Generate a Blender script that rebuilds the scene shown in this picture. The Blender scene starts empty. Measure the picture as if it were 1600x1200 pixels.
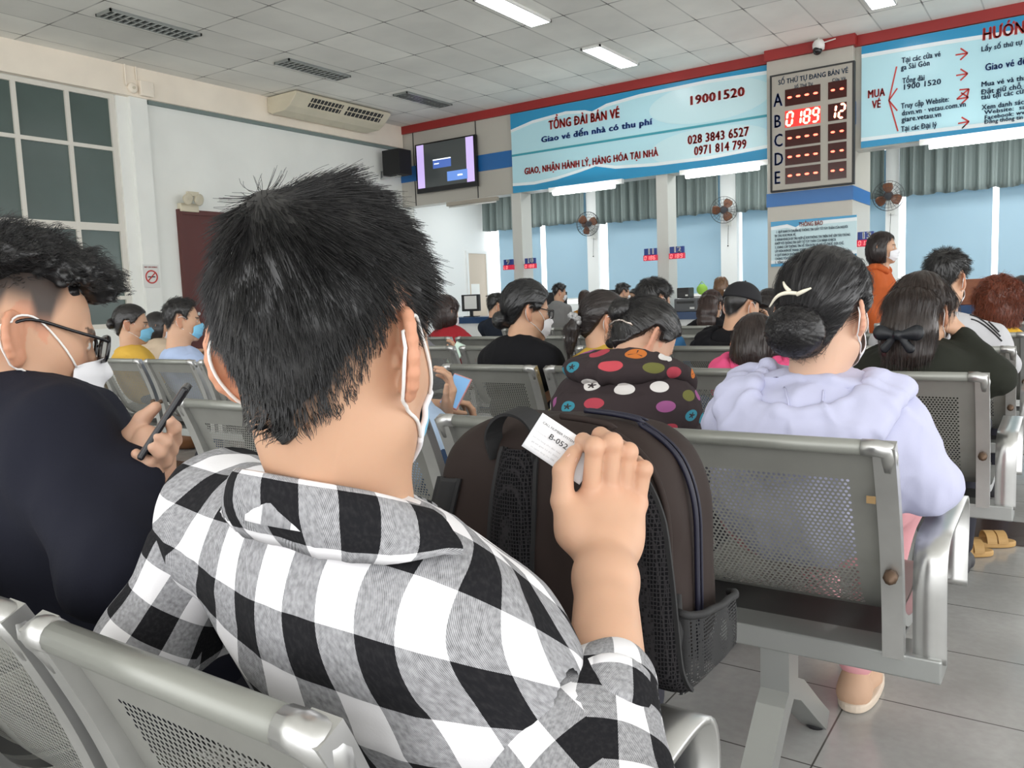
import bpy, bmesh, math, random
import numpy as np
from mathutils import Vector, Matrix

random.seed(7)
rng = np.random.default_rng(11)
SC = bpy.context.scene
COL = SC.collection

# ------------------------------------------------------------------ camera
CAM_H = 1.08
YAW, PITCH, ROLL, FPX = math.radians(34.525), math.radians(5.876), math.radians(-2.183), 1279.2
_cy, _sy, _cp, _sp, _cr, _sr = math.cos(YAW), math.sin(YAW), math.cos(PITCH), math.sin(PITCH), math.cos(ROLL), math.sin(ROLL)
FW = np.array([-_sy * _cp, _cy * _cp, -_sp])
_rt = np.array([_cy, _sy, 0.0])
_up = np.cross(_rt, FW)
RT = _cr * _rt + _sr * _up
UP = -_sr * _rt + _cr * _up
CAM = np.array([0.0, 0.0, CAM_H])
cam_d = bpy.data.cameras.new('camera')
cam_d.sensor_width = 36.0
cam_d.lens = FPX / 1600.0 * 36.0
cam_d.clip_start = 0.02
cam_d.clip_end = 200
cam_o = bpy.data.objects.new('camera', cam_d)
COL.objects.link(cam_o)
_m = Matrix.Identity(4)
for _i in range(3):
    _m[_i][0], _m[_i][1], _m[_i][2], _m[_i][3] = RT[_i], UP[_i], -FW[_i], CAM[_i]
cam_o.matrix_world = _m
SC.camera = cam_o

# ------------------------------------------------------------------ world, exposure
W = bpy.data.worlds.new('sky')
SC.world = W
W.use_nodes = True
_nt = W.node_tree
_bg = _nt.nodes['Background']
_tc = _nt.nodes.new('ShaderNodeTexCoord')
_sx = _nt.nodes.new('ShaderNodeSeparateXYZ')
_rp = _nt.nodes.new('ShaderNodeValToRGB')
_nt.links.new(_tc.outputs['Generated'], _sx.inputs[0])
_nt.links.new(_sx.outputs['Z'], _rp.inputs[0])
_rp.color_ramp.elements[0].position = 0.0
_rp.color_ramp.elements[0].color = (0.85, 0.86, 0.86, 1)
_rp.color_ramp.elements[1].position = 0.6
_rp.color_ramp.elements[1].color = (0.97, 0.97, 0.97, 1)
_nt.links.new(_rp.outputs[0], _bg.inputs[0])
_bg.inputs[1].default_value = 2.2
SC.view_settings.view_transform = 'Standard'
SC.view_settings.look = 'None'
SC.view_settings.gamma = 1.0
SC.view_settings.use_curve_mapping = False
SC.view_settings.exposure = 0.72

# ------------------------------------------------------------------ placing helpers
def ray(x, y):
    return FW + RT * ((x - 800.0) / FPX) - UP * ((y - 600.0) / FPX)
def at_d(x, y, d):
    return CAM + ray(x, y) * d
def at_y(x, y, Y):
    r = ray(x, y); return CAM + r * (Y / r[1])
def at_x(x, y, X):
    r = ray(x, y); return CAM + r * (X / r[0])
def at_z(x, y, Z):
    r = ray(x, y); return CAM + r * ((Z - CAM_H) / r[2])

# ------------------------------------------------------------------ materials
MATS = {}
def mat(name, col=(0.5, 0.5, 0.5), rough=0.5, metal=0.0, spec=0.5, emit=None, es=0.0, sss=0.0, bump=None, attr=None, alpha=None, trans=0.0, vary=None):
    if name in MATS: return MATS[name]
    m = bpy.data.materials.new(name); m.use_nodes = True
    nt = m.node_tree; b = nt.nodes['Principled BSDF']
    b.inputs['Base Color'].default_value = (*col, 1)
    b.inputs['Roughness'].default_value = rough
    b.inputs['Metallic'].default_value = metal
    b.inputs['Specular IOR Level'].default_value = spec
    if emit is not None:
        b.inputs['Emission Color'].default_value = (*emit, 1); b.inputs['Emission Strength'].default_value = es
    if sss:
        b.inputs['Subsurface Weight'].default_value = sss
        b.inputs['Subsurface Radius'].default_value = (0.012, 0.004, 0.002)
        b.inputs['Subsurface Scale'].default_value = 1.0
    if trans: b.inputs['Transmission Weight'].default_value = trans
    if alpha is not None: b.inputs['Alpha'].default_value = alpha
    if attr:
        a = nt.nodes.new('ShaderNodeAttribute'); a.attribute_name = attr
        nt.links.new(a.outputs['Color'], b.inputs['Base Color'])
    if vary:  # (scale, amount)
        tc = nt.nodes.new('ShaderNodeTexCoord'); n = nt.nodes.new('ShaderNodeTexNoise')
        n.inputs['Scale'].default_value = vary[0]; n.inputs['Detail'].default_value = 4
        r = nt.nodes.new('ShaderNodeMapRange'); r.inputs['From Min'].default_value = 0.3; r.inputs['From Max'].default_value = 0.7
        r.inputs['To Min'].default_value = 1 - vary[1]; r.inputs['To Max'].default_value = 1 + vary[1]
        mx = nt.nodes.new('ShaderNodeMix'); mx.data_type = 'RGBA'; mx.blend_type = 'MULTIPLY'; mx.inputs[0].default_value = 1
        nt.links.new(tc.outputs['Object'], n.inputs['Vector']); nt.links.new(n.outputs[0], r.inputs['Value'])
        if attr: nt.links.new(a.outputs['Color'], mx.inputs[6])
        else: mx.inputs[6].default_value = (*col, 1)
        nt.links.new(r.outputs[0], mx.inputs[7]); nt.links.new(mx.outputs[2], b.inputs['Base Color'])
    if bump:  # (scale, strength, distance)
        tc = nt.nodes.new('ShaderNodeTexCoord'); n = nt.nodes.new('ShaderNodeTexNoise')
        n.inputs['Scale'].default_value = bump[0]; n.inputs['Detail'].default_value = 3
        bp = nt.nodes.new('ShaderNodeBump'); bp.inputs['Strength'].default_value = bump[1]; bp.inputs['Distance'].default_value = bump[2]
        nt.links.new(tc.outputs['Object'], n.inputs['Vector']); nt.links.new(n.outputs[0], bp.inputs['Height'])
        nt.links.new(bp.outputs[0], b.inputs['Normal'])
    MATS[name] = m
    return m

class NB:
    """tiny node builder"""
    def __init__(s, m): s.nt = m.node_tree; s.b = s.nt.nodes['Principled BSDF']
    def n(s, t, **kw):
        o = s.nt.nodes.new(t)
        for k, v in kw.items(): setattr(o, k, v)
        return o
    def l(s, a, b): s.nt.links.new(a, b)
    def math(s, op, a, b=None, c=None):
        o = s.n('ShaderNodeMath', operation=op)
        for i, v in enumerate((a, b, c)):
            if v is None: continue
            if isinstance(v, (int, float)): o.inputs[i].default_value = v
            else: s.l(v, o.inputs[i])
        return o.outputs[0]
    def mix(s, f, a, b, mode='MIX'):
        o = s.n('ShaderNodeMix', data_type='RGBA', blend_type=mode)
        for i, v in ((0, f), (6, a), (7, b)):
            if isinstance(v, (int, float)): o.inputs[i].default_value = v
            elif isinstance(v, tuple): o.inputs[i].default_value = (*v, 1)
            else: s.l(v, o.inputs[i])
        return o.outputs[2]
    def noise(s, vec, scale, detail=3, out=0):
        o = s.n('ShaderNodeTexNoise'); o.inputs['Scale'].default_value = scale; o.inputs['Detail'].default_value = detail
        if vec is not None: s.l(vec, o.inputs['Vector'])
        return o.outputs[out]
    def ramp(s, f, p0, p1, v0=0.0, v1=1.0):
        o = s.n('ShaderNodeMapRange'); s.l(f, o.inputs[0])
        for i, v in ((1, p0), (2, p1), (3, v0), (4, v1)): o.inputs[i].default_value = v
        return o.outputs[0]

# ------------------------------------------------------------------ objects
BASE = {}
def tag(o, label=None, cat=None, group=None, kind=None):
    if label: o['label'] = label
    if cat: o['category'] = cat
    if group: o['group'] = group
    if kind: o['kind'] = kind
    return o
def thing(name, label, cat, loc, group=None):
    o = bpy.data.objects.new(name, None); COL.objects.link(o)
    o.empty_display_size = 0.05
    o.location = tuple(float(v) for v in loc); BASE[o.name] = np.array(loc, float)
    return tag(o, label, cat, group)
def mesh_np(name, V, F, mats, uv=None, col=None, smooth=True, mi=None):
    """V (n,3); F list of arrays/lists of faces; uv (nloops,2) or per-vertex (n,2)"""
    me = bpy.data.meshes.new(name)
    V = np.asarray(V, np.float32)
    if isinstance(F, np.ndarray):
        nf, k = F.shape
        me.vertices.add(len(V)); me.vertices.foreach_set('co', V.ravel())
        me.loops.add(nf * k); me.loops.foreach_set('vertex_index', F.astype(np.int32).ravel())
        me.polygons.add(nf); me.polygons.foreach_set('loop_start', np.arange(0, nf * k, k, dtype=np.int32))
        me.update(calc_edges=True)
    else:
        me.from_pydata(V.tolist(), [], [list(map(int, f)) for f in F]); me.update()
    if uv is not None:
        ul = me.uv_layers.new(name='UVMap')
        uv = np.asarray(uv, np.float32)
        if len(uv) == len(V) and len(uv) != len(me.loops):
            li = np.zeros(len(me.loops), np.int32); me.loops.foreach_get('vertex_index', li); uv = uv[li]
        ul.data.foreach_set('uv', uv.ravel())
    if col is not None:
        ca = me.color_attributes.new('Col', 'FLOAT_COLOR', 'POINT')
        c4 = np.ones((len(V), 4), np.float32); c4[:, :3] = col
        ca.data.foreach_set('color', c4.ravel())
    for m in (mats if isinstance(mats, (list, tuple)) else [mats]): me.materials.append(m)
    if mi is not None: me.polygons.foreach_set('material_index', np.asarray(mi, np.int32))
    if smooth: me.polygons.foreach_set('use_smooth', np.ones(len(me.polygons), bool))
    return me
def put(name, me, parent=None, base=None):
    o = bpy.data.objects.new(name, me); COL.objects.link(o)
    if parent is not None: o.parent = parent
    return o
def part(name, V, F, mats, parent=None, **kw):
    """mesh object from world-space vertices; under parent they become local to its base"""
    V = np.asarray(V, float)
    base = BASE.get(parent.name, np.zeros(3)) if parent is not None else V.mean(0) * 0
    me = mesh_np(name, V - base, F, mats, **kw)
    o = put(name, me, parent)
    BASE[o.name] = base
    return o
def solo(name, V, F, mats, label=None, cat=None, group=None, kind=None, **kw):
    V = np.asarray(V, float); c = (V.min(0) + V.max(0)) / 2; c[2] = V[:, 2].min()
    me = mesh_np(name, V - c, F, mats, **kw)
    o = put(name, me); o.location = tuple(float(v) for v in c); BASE[o.name] = c
    return tag(o, label, cat, group, kind)
def bevel(o, w=0.004, seg=2, ang=40):
    m = o.modifiers.new('bevel', 'BEVEL'); m.width = w; m.segments = seg; m.limit_method = 'ANGLE'; m.angle_limit = math.radians(ang)
    return o

class MB:
    """collects shapes as vertices and faces"""
    def __init__(s): s.v = []; s.f = []; s.m = []
    def add(s, V, F, mi=0):
        b = len(s.v); s.v.extend([tuple(map(float, p)) for p in V]); s.f.extend([[i + b for i in f] for f in F]); s.m.extend([mi] * len(F)); return s
    def box(s, c, d, M=None, mi=0):
        x, y, z = d[0] / 2, d[1] / 2, d[2] / 2
        P = np.array([(-x, -y, -z), (x, -y, -z), (x, y, -z), (-x, y, -z), (-x, -y, z), (x, -y, z), (x, y, z), (-x, y, z)])
        if M is not None: P = P @ np.asarray(M)
        return s.add(P + np.asarray(c, float), [(3, 2, 1, 0), (4, 5, 6, 7), (0, 1, 5, 4), (1, 2, 6, 5), (2, 3, 7, 6), (3, 0, 4, 7)], mi)
    def bb(s, lo, hi, mi=0):
        lo = np.asarray(lo, float); hi = np.asarray(hi, float); return s.box((lo + hi) / 2, hi - lo, None, mi)
    def tube(s, path, r, n=10, cap=True, flat=None, mi=0, closed=False):
        P = np.asarray(path, float); m = len(P)
        r = np.full(m, r) if np.isscalar(r) else np.asarray(r, float)
        T = np.gradient(P, axis=0) if m > 2 else np.array([P[1] - P[0]] * m)
        if closed: T = np.roll(P, -1, 0) - np.roll(P, 1, 0)
        T /= np.linalg.norm(T, axis=1)[:, None] + 1e-12
        ref = np.array([0, 0, 1.0]) if abs(T[0][2]) < 0.9 else np.array([1.0, 0, 0])
        N = np.cross(T[0], ref); N /= np.linalg.norm(N); V = []
        for i in range(m):
            N = N - T[i] * (N @ T[i]); N /= np.linalg.norm(N) + 1e-12; B = np.cross(T[i], N)
            for k in range(n):
                a = 2 * math.pi * k / n
                V.append(P[i] + r[i] * (math.cos(a) * N + math.sin(a) * B))
        F = []
        for i in range(m - 1 + (1 if closed else 0)):
            j = (i + 1) % m
            for k in range(n): F.append((i * n + k, i * n + (k + 1) % n, j * n + (k + 1) % n, j * n + k))
        if cap and not closed: F.append(tuple(range(n - 1, -1, -1))); F.append(tuple((m - 1) * n + k for k in range(n)))
        return s.add(V, F, mi)
    def cyl(s, a, b, r, n=16, mi=0): return s.tube([a, b], r, n, True, None, mi)
    def strip(s, path, half, thick, side, mi=0):
        """flat bar swept along path; side = unit vector of its width"""
        P = np.asarray(path, float); sd = np.asarray(side, float); T = np.gradient(P, axis=0); T /= np.linalg.norm(T, axis=1)[:, None]
        N = np.cross(T, sd); N /= np.linalg.norm(N, axis=1)[:, None]; V = []; m = len(P)
        for i in range(m):
            for (u, w) in ((-1, -1), (1, -1), (1, 1), (-1, 1)): V.append(P[i] + sd * half * u + N[i] * thick / 2 * w)
        F = [(3, 2, 1, 0), tuple((m - 1) * 4 + k for k in range(4))]
        for i in range(m - 1):
            for k in range(4): F.append((i * 4 + k, i * 4 + (k + 1) % 4, i * 4 + 4 + (k + 1) % 4, i * 4 + 4 + k))
        return s.add(V, F, mi)
    def lathe(s, c, prof, axis=(0, 0, 1), n=24, mi=0):
        ax = np.asarray(axis, float); ax /= np.linalg.norm(ax)
        ref = np.array([1.0, 0, 0]) if abs(ax[0]) < 0.9 else np.array([0, 1.0, 0])
        A = np.cross(ax, ref); A /= np.linalg.norm(A); B = np.cross(ax, A); V = []; m = len(prof)
        for (r, z) in prof:
            for k in range(n):
                a = 2 * math.pi * k / n; V.append(np.asarray(c, float) + ax * z + r * (math.cos(a) * A + math.sin(a) * B))
        F = [(i * n + k, i * n + (k + 1) % n, (i + 1) * n + (k + 1) % n, (i + 1) * n + k) for i in range(m - 1) for k in range(n)]
        F.append(tuple(range(n - 1, -1, -1))); F.append(tuple((m - 1) * n + k for k in range(n)))
        return s.add(V, F, mi)
    def prism(s, poly, lo, hi, ax=2, mi=0):
        """polygon extruded along axis ax from lo to hi (poly gives the other two coordinates in order)"""
        n = len(poly); V = []
        for h in (lo, hi):
            for (a, b) in poly:
                p = [0, 0, 0]; o = [i for i in range(3) if i != ax]; p[o[0]], p[o[1]], p[ax] = a, b, h; V.append(p)
        F = [tuple(range(n - 1, -1, -1)), tuple(range(n, 2 * n))] + [(i, (i + 1) % n, n + (i + 1) % n, n + i) for i in range(n)]
        return s.add(V, F, mi)
    def sphere(s, c, r, n=12, M=None, mi=0):
        r = np.full(3, r) if np.isscalar(r) else np.asarray(r, float); V = []; h = n // 2 + 1
        for i in range(h + 1):
            t = math.pi * i / h
            for k in range(n):
                a = 2 * math.pi * k / n; V.append((math.sin(t) * math.cos(a) * r[0], math.sin(t) * math.sin(a) * r[1], math.cos(t) * r[2]))
        V = np.array(V)
        if M is not None: V = V @ np.asarray(M)
        F = [(i * n + k, (i + 1) * n + k, (i + 1) * n + (k + 1) % n, i * n + (k + 1) % n) for i in range(h) for k in range(n)]
        return s.add(V + np.asarray(c, float), F, mi)
    def part(s, name, mats, parent=None, smooth=False, **kw):
        return part(name, np.array(s.v), s.f, mats, parent, smooth=smooth, mi=s.m, **kw)
    def solo(s, name, mats, label=None, cat=None, group=None, kind=None, smooth=False):
        return solo(name, np.array(s.v), s.f, mats, label, cat, group, kind, smooth=smooth, mi=s.m)

SPECIAL = dict(zip('ĐđƠơỚớỜờỞởỢợƯưỨứỪừỬửỮữỰự', 'DdOoÓóÒòỎỏỌọUuÚúÙùỦủŨũỤụ'))
def raw_text(txt, size, space, depth):
    cu = bpy.data.curves.new('lettering', 'FONT'); cu.body = txt; cu.size = size; cu.space_character = space; cu.extrude = depth; cu.resolution_u = 2
    o = bpy.data.objects.new('lettering', cu); COL.objects.link(o)
    dg = bpy.context.evaluated_depsgraph_get(); me = bpy.data.meshes.new_from_object(o.evaluated_get(dg))
    V = np.zeros(len(me.vertices) * 3, np.float32); me.vertices.foreach_get('co', V); V = V.reshape(-1, 3).astype(float)
    F = [tuple(p.vertices) for p in me.polygons]
    bpy.data.objects.remove(o); bpy.data.curves.remove(cu); bpy.data.meshes.remove(me)
    return V, F
def text_mesh(txt, size, bold=0.0, xs=1.0, align='LEFT', depth=0.002):
    space = 1 + bold * 1.2; base = ''.join(SPECIAL.get(c, c) for c in txt); V, F = raw_text(base, size, space, depth)
    for i, c in enumerate(txt):   # barred and horned letters: the plain letter with its mark
        if c not in SPECIAL: continue
        x1 = raw_text(base[:i + 1], size, space, depth)[0][:, 0].max(); w = np.ptp(raw_text(base[i], size, 1, depth)[0][:, 0]); h = .70 if c.isupper() else .50
        if c in 'Đđ': xa, xb, y, t = (x1 - w * 1.10, x1 - w * .50, .35, .075) if c == 'Đ' else (x1 - w * .55, x1 + w * .12, .60, .06); q = [(xa, y * size), (xb, y * size), (xb, (y + t) * size), (xa, (y + t) * size)]
        else: x = x1 - .03 * size; q = [(x, (h - .10) * size), (x + .06 * size, (h - .06) * size), (x + .11 * size, (h + .08) * size), (x + .03 * size, (h + .06) * size)]
        n = len(V); V = np.vstack([V, [(a, b_, d) for d in (-depth, depth) for a, b_ in q]]); F = F + [(n + 3, n + 2, n + 1, n), (n + 4, n + 5, n + 6, n + 7)] + [(n + k, n + (k + 1) % 4, n + 4 + (k + 1) % 4, n + 4 + k) for k in range(4)]
    if bold:   # heavier strokes
        n = len(V); w = bold * size * .75; sh = ((-w, 0, 0), (w, 0, 0), (0, w * .7, 0)); V = np.vstack([V + d for d in sh]); F = [tuple(i + k * n for i in f) for k in range(3) for f in F]
    V[:, 0] *= xs
    return V, F
def lettering(lines, O, ex, ey, m, parent, name='lettering'):
    """lines: (text, x, y, size, bold, xs, align) on the plane O + ex*x + ey*y, one part per line"""
    en = np.cross(ex, ey)
    for L in lines:
        txt, x, y, size, bold, xs, al = L[:7]
        V, F = text_mesh(txt, size, bold, xs, al)
        part(name, O + np.outer(V[:, 0] + x, ex) + np.outer(V[:, 1] + y, ey) + np.outer(V[:, 2] + 0.002, en), F, m, parent, smooth=False)

def dup(o, parent=None, loc=None, rotz=None):
    """a copy of a thing with copies of its parts and their sub-parts"""
    c = o.copy(); COL.objects.link(c); BASE[c.name] = BASE.get(o.name, np.zeros(3))
    if parent is not None: c.parent = parent
    if loc is not None: c.location = tuple(float(v) for v in loc); BASE[c.name] = np.array(loc, float)
    if rotz is not None: c.rotation_euler = (0, 0, rotz)
    for ch in list(o.children): dup(ch, c)
    return c
# ================================================================== THE ROOM
CE = 3.35                       # ceiling height above the camera
ZC = CAM_H + CE                 # ceiling
XL = -3.21 * CE                 # left wall
YF = 3.62 * CE                  # front plane of the ticket office
YB = 14.9                       # office's outer wall
def zc(k): return CAM_H + k * CE

def mat_ceiling():
    m = mat('ceiling tile', (0.56, 0.56, 0.52), 0.9); b = NB(m)
    tc = b.n('ShaderNodeTexCoord'); sp = b.n('ShaderNodeSeparateXYZ'); b.l(tc.outputs['Object'], sp.inputs[0])
    tx, ty = 0.5875, 1.2228
    u = b.math('DIVIDE', b.math('ADD', sp.outputs[0], 1.88 * CE), tx); v = b.math('DIVIDE', b.math('SUBTRACT', sp.outputs[1], 2.27 * CE), ty)
    fu = b.math('ABSOLUTE', b.math('SUBTRACT', b.math('FRACT', b.math('ADD', u, 0.5)), 0.5)); fv = b.math('ABSOLUTE', b.math('SUBTRACT', b.math('FRACT', b.math('ADD', v, 0.5)), 0.5))
    du = b.math('MULTIPLY', fu, tx); dv = b.math('MULTIPLY', fv, ty)
    d = b.math('MINIMUM', du, dv)
    line = b.ramp(d, 0.004, 0.013, 1, 0)
    corner = b.ramp(b.math('ADD', du, dv), 0.02, 0.2, 1, 0)
    cb = b.n('ShaderNodeCombineXYZ'); b.l(b.math('FLOOR', u), cb.inputs[0]); b.l(b.math('FLOOR', v), cb.inputs[1])
    wn = b.n('ShaderNodeTexWhiteNoise'); wn.noise_dimensions = '2D'; b.l(cb.outputs[0], wn.inputs['Vector'])
    tone = b.ramp(wn.outputs['Value'], 0, 1, 0.9, 1.06)
    dirt = b.ramp(b.noise(tc.outputs['Object'], 0.9, 5), 0.35, 0.7, 1.04, 0.88)
    base = b.mix(1.0, (0.86, 0.845, 0.79), tone, 'MULTIPLY'); base = b.mix(1.0, base, dirt, 'MULTIPLY')
    st = b.math('MULTIPLY', line, b.math('ADD', 0.38, b.math('MULTIPLY', corner, 0.6)))
    base = b.mix(st, base, (0.10, 0.095, 0.085))
    spot = b.ramp(b.noise(tc.outputs['Object'], 1.7, 1), 0.76, 0.80)
    base = b.mix(b.math('MULTIPLY', spot, 0.55), base, (0.33, 0.27, 0.14))
    b.l(base, b.b.inputs['Base Color'])
    return m
def mat_floor():
    m = mat('floor tile', (0.4, 0.4, 0.4), 0.16, spec=0.55); b = NB(m)
    tc = b.n('ShaderNodeTexCoord'); sp = b.n('ShaderNodeSeparateXYZ'); b.l(tc.outputs['Object'], sp.inputs[0])
    T = 0.402
    u = b.math('DIVIDE', b.math('ADD', sp.outputs[0], 0.464), T); v = b.math('DIVIDE', b.math('SUBTRACT', sp.outputs[1], 2.222), T)
    fu = b.math('ABSOLUTE', b.math('SUBTRACT', b.math('FRACT', b.math('ADD', u, 0.5)), 0.5)); fv = b.math('ABSOLUTE', b.math('SUBTRACT', b.math('FRACT', b.math('ADD', v, 0.5)), 0.5))
    d = b.math('MULTIPLY', b.math('MINIMUM', fu, fv), T)
    line = b.ramp(d, 0.0012, 0.003, 1, 0)
    n1 = b.noise(tc.outputs['Object'], 3.2, 6); n2 = b.noise(tc.outputs['Object'], 40, 4)
    base = b.mix(b.ramp(n1, 0.3, 0.7), (0.36, 0.36, 0.35), (0.46, 0.46, 0.45))
    base = b.mix(b.ramp(n2, 0.35, 0.65, 0, 0.25), base, (0.30, 0.29, 0.28))
    base = b.mix(line, base, (0.07, 0.065, 0.06))
    b.l(base, b.b.inputs['Base Color'])
    b.l(b.ramp(n1, 0.3, 0.7, 0.12, 0.24), b.b.inputs['Roughness'])
    return m
M_ceil = mat_ceiling(); M_floor = mat_floor()
M_wall = mat('pale wall paint', (0.87, 0.88, 0.84), 0.7, vary=(1.2, 0.04))
M_cream = mat('cream wall paint', (0.90, 0.81, 0.69), 0.7, vary=(1.5, 0.06))
M_white = mat('white wall paint', (0.82, 0.83, 0.82), 0.6)
M_panel = mat('grey cladding', (0.50, 0.475, 0.42), 0.35, vary=(0.8, 0.05))
M_blue = mat('blue cladding', (0.02, 0.14, 0.40), 0.3)
M_red = mat('red cladding', (0.33, 0.022, 0.02), 0.5, vary=(0.7, 0.12))
M_black = mat('black plastic', (0.012, 0.012, 0.014), 0.4)
M_dark = mat('dark joint', (0.03, 0.03, 0.03), 0.6)
M_signblue = mat('sign light blue', (0.50, 0.78, 0.86), 0.25)
M_signpale = mat('sign pale blue', (0.60, 0.82, 0.87), 0.25)
M_signmid = mat('sign blue band', (0.03, 0.30, 0.55), 0.25)
M_signwhite = mat('sign white edge', (0.80, 0.88, 0.90), 0.3)
M_signteal = mat('sign teal line', (0.05, 0.34, 0.42), 0.3)
M_letred = mat('red lettering', (0.52, 0.035, 0.03), 0.4)
M_letblue = mat('navy lettering', (0.02, 0.07, 0.30), 0.4)
M_letslate = mat('slate lettering', (0.04, 0.10, 0.20), 0.4)
M_letblack = mat('black lettering', (0.02, 0.02, 0.025), 0.5)
M_tube = mat('lit tube', (1, 1, 1), 0.5, emit=(0.92, 1.0, 0.98), es=7.0)
M_troff = mat('lit diffuser', (1, 1, 1), 0.5, emit=(0.97, 1.0, 1.0), es=7.0)
M_alu = mat('aluminium', (0.55, 0.56, 0.55), 0.35, metal=0.9)
M_whiteplastic = mat('white plastic', (0.75, 0.75, 0.72), 0.4)
M_ivory = mat('ivory plastic', (0.66, 0.60, 0.46), 0.45, vary=(3, 0.06))

def struct(mb, name, m, bev=0):
    o = mb.solo(name, m, kind='structure')
    if bev: bevel(o, bev)
    return o
X0, X1, Y0 = XL, 7.0, -5.0
o = struct(MB().bb((X0 - 0.3, Y0, -0.1), (X1, YB + 0.3, 0)), 'floor', M_floor)
o.location = (0, 0, 0); o.data.transform(Matrix.Translation(((X0 - 0.3 + X1) / 2, (Y0 + YB + 0.3) / 2, -0.1)))
o = struct(MB().bb((X0 - 0.3, Y0, ZC), (X1, YF + 0.3, ZC + 0.1)), 'ceiling', M_ceil)
o.location = (0, 0, 0); o.data.transform(Matrix.Translation(((X0 - 0.3 + X1) / 2, (Y0 + YF + 0.3) / 2, ZC)))
M_strip = mat('dark brown strip', (0.055, 0.035, 0.03), 0.2)  # colour of two thin dark brown strips lying on the floor
struct(MB().bb((-9.0, 3.05, 0), (-2.75, 3.47, 0.003)), 'trim_1', M_strip)
struct(MB().bb((-1.6, 3.84, 0), (2.5, 4.22, 0.003)), 'trim_2', M_strip)

# left wall with its window opening, beam and pier
yw0, yw1 = 3.1, 1.922 * CE
zb = zc(0.881)
mb = MB(); mb.bb((XL - 0.25, Y0, 0), (XL, yw0, zb)); mb.bb((XL - 0.25, yw1 + 0.02, 0), (XL, YB, ZC)); mb.bb((XL - 0.25, yw0, 0), (XL, yw1 + 0.02, 0.9)); mb.bb((XL - 0.25, Y0, zb), (XL, yw1 + 0.02, ZC))
struct(mb, 'wall_left', M_wall)
struct(MB().bb((XL, YF + 0.32, 0), (XL + 0.02, YB, zc(0.72))), 'trim_15', M_white)
struct(MB().bb((XL, Y0, zb), (XL + 0.10, YF, ZC)), 'trim_3', M_cream)
struct(MB().bb((XL, 1.975 * CE, 0), (XL + 0.07, 2.05 * CE, zb)), 'trim_4', M_wall)
M_shadowline = mat('greenish shadow line', (0.20, 0.25, 0.24), 0.6)
struct(MB().bb((XL, 2.06 * CE, zb - 0.05), (XL + 0.05, YF, zb)), 'trim_5', M_shadowline)  # shade line beneath the beam, put in as a greenish strip
# window: frame with mullions, frosted panes
M_frame = mat('cream window frame', (0.74, 0.71, 0.64), 0.5)
m = mat('frosted pane', (0.085, 0.12, 0.11), 0.22, spec=0.6, vary=(0.9, 0.12)); M_pane = m
wn = thing('window_1', None, None, (XL - 0.05, (yw0 + yw1) / 2, 0.9)); wn['kind'] = 'structure'
mb = MB(); xw = XL - 0.05
zt, zm, zl = zb, zc(0.665), zc(0.352)
def mull(y, w=0.055): mb.bb((xw - 0.03, y - w / 2, 0.9), (xw + 0.03, y + w / 2, zt))
ys = [at_x(p[0], p[1], xw)[1] for p in ((27, 220), (110, 230))]
sp_ = ys[1] - ys[0]
for k in range(-3, 3):
    y = ys[1] + sp_ * k
    if yw0 + 0.1 < y < yw1 - 0.1: mull(y)
mull(yw1 - 0.03, 0.07); mull(yw0 + 0.03, 0.07)
for z, w in ((zt - 0.03, 0.06), (zm, 0.05), (zl, 0.10), (zl - 0.95, 0.05), (0.93, 0.06)): mb.bb((xw - 0.028, yw0, z - w / 2), (xw + 0.028, yw1, z + w / 2))
mb.part('window_frame', M_frame, wn)
MB().bb((xw - 0.012, yw0, 0.9), (xw - 0.004, yw1, zt)).part('window_pane', M_pane, wn)

# office outer wall: three big window openings between piers, curtain headers above
zsill, zhead = 0.95, 3.35
piers = [(at_y(923, 420, YB)[0], at_y(940, 420, YB)[0]), (at_y(1130, 400, YB)[0], at_y(1155, 400, YB)[0]), (at_y(1385, 420, YB)[0], at_y(1405, 420, YB)[0])]
mb = MB(); mb.bb((XL, YB, 0), (X1, YB + 0.25, zsill)); mb.bb((XL, YB, zhead), (X1, YB + 0.25, ZC))
for a, b_ in piers: mb.bb((a, YB - 0.12, zsill), (b_, YB + 0.25, zhead))
mb.bb((X1 - 2, YB, zsill), (X1, YB + 0.25, zhead))
struct(mb, 'wall_far', M_white)
struct(MB().bb((XL - 0.25, YF + 0.3, zc(0.72)), (X1, YB + 0.3, zc(0.72) + 0.1)), 'trim_6', M_white)
# bulkhead over the counters, with grey cladding, blue stripe and red band
zbot, zred = zc(0.552), zc(0.957)
struct(MB().bb((XL, YF + 0.02, zbot), (X1, YF + 0.3, ZC)), 'wall_front', M_panel)
mb = MB().bb((XL, YF - 0.03, zred), (-3.70, YF + 0.02, ZC)); mb.bb((-3.70, YF - 0.17, zred), (-2.49, YF + 0.02, ZC)); mb.bb((-2.49, YF - 0.03, zred), (X1, YF + 0.02, ZC))
struct(mb, 'trim_7', M_red, 0.004)
struct(MB().bb((XL, YF + 0.005, zc(0.69)), (-2.42 * CE, YF + 0.02, zc(0.775))), 'trim_8', M_blue)
mb = MB()
for x in (at_y(646, 250, YF)[0], at_y(742, 200, YF)[0]): mb.bb((x - 0.008, YF + 0.01, zbot), (x + 0.008, YF + 0.0205, zred))
struct(mb, 'trim_9', M_dark)
# pillars under the bulkhead
for k, (px, w, d) in enumerate(((802, 0.205, 0.32), (1027, 0.195, 0.33))):
    x = at_y(px, 400, YF)[0]
    struct(MB().bb((x, YF, 0), (x + w, YF + d, zbot)), 'trim_%d' % (10 + k), mat('pillar paint', (0.62, 0.62, 0.58), 0.5), 0.006)
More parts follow.
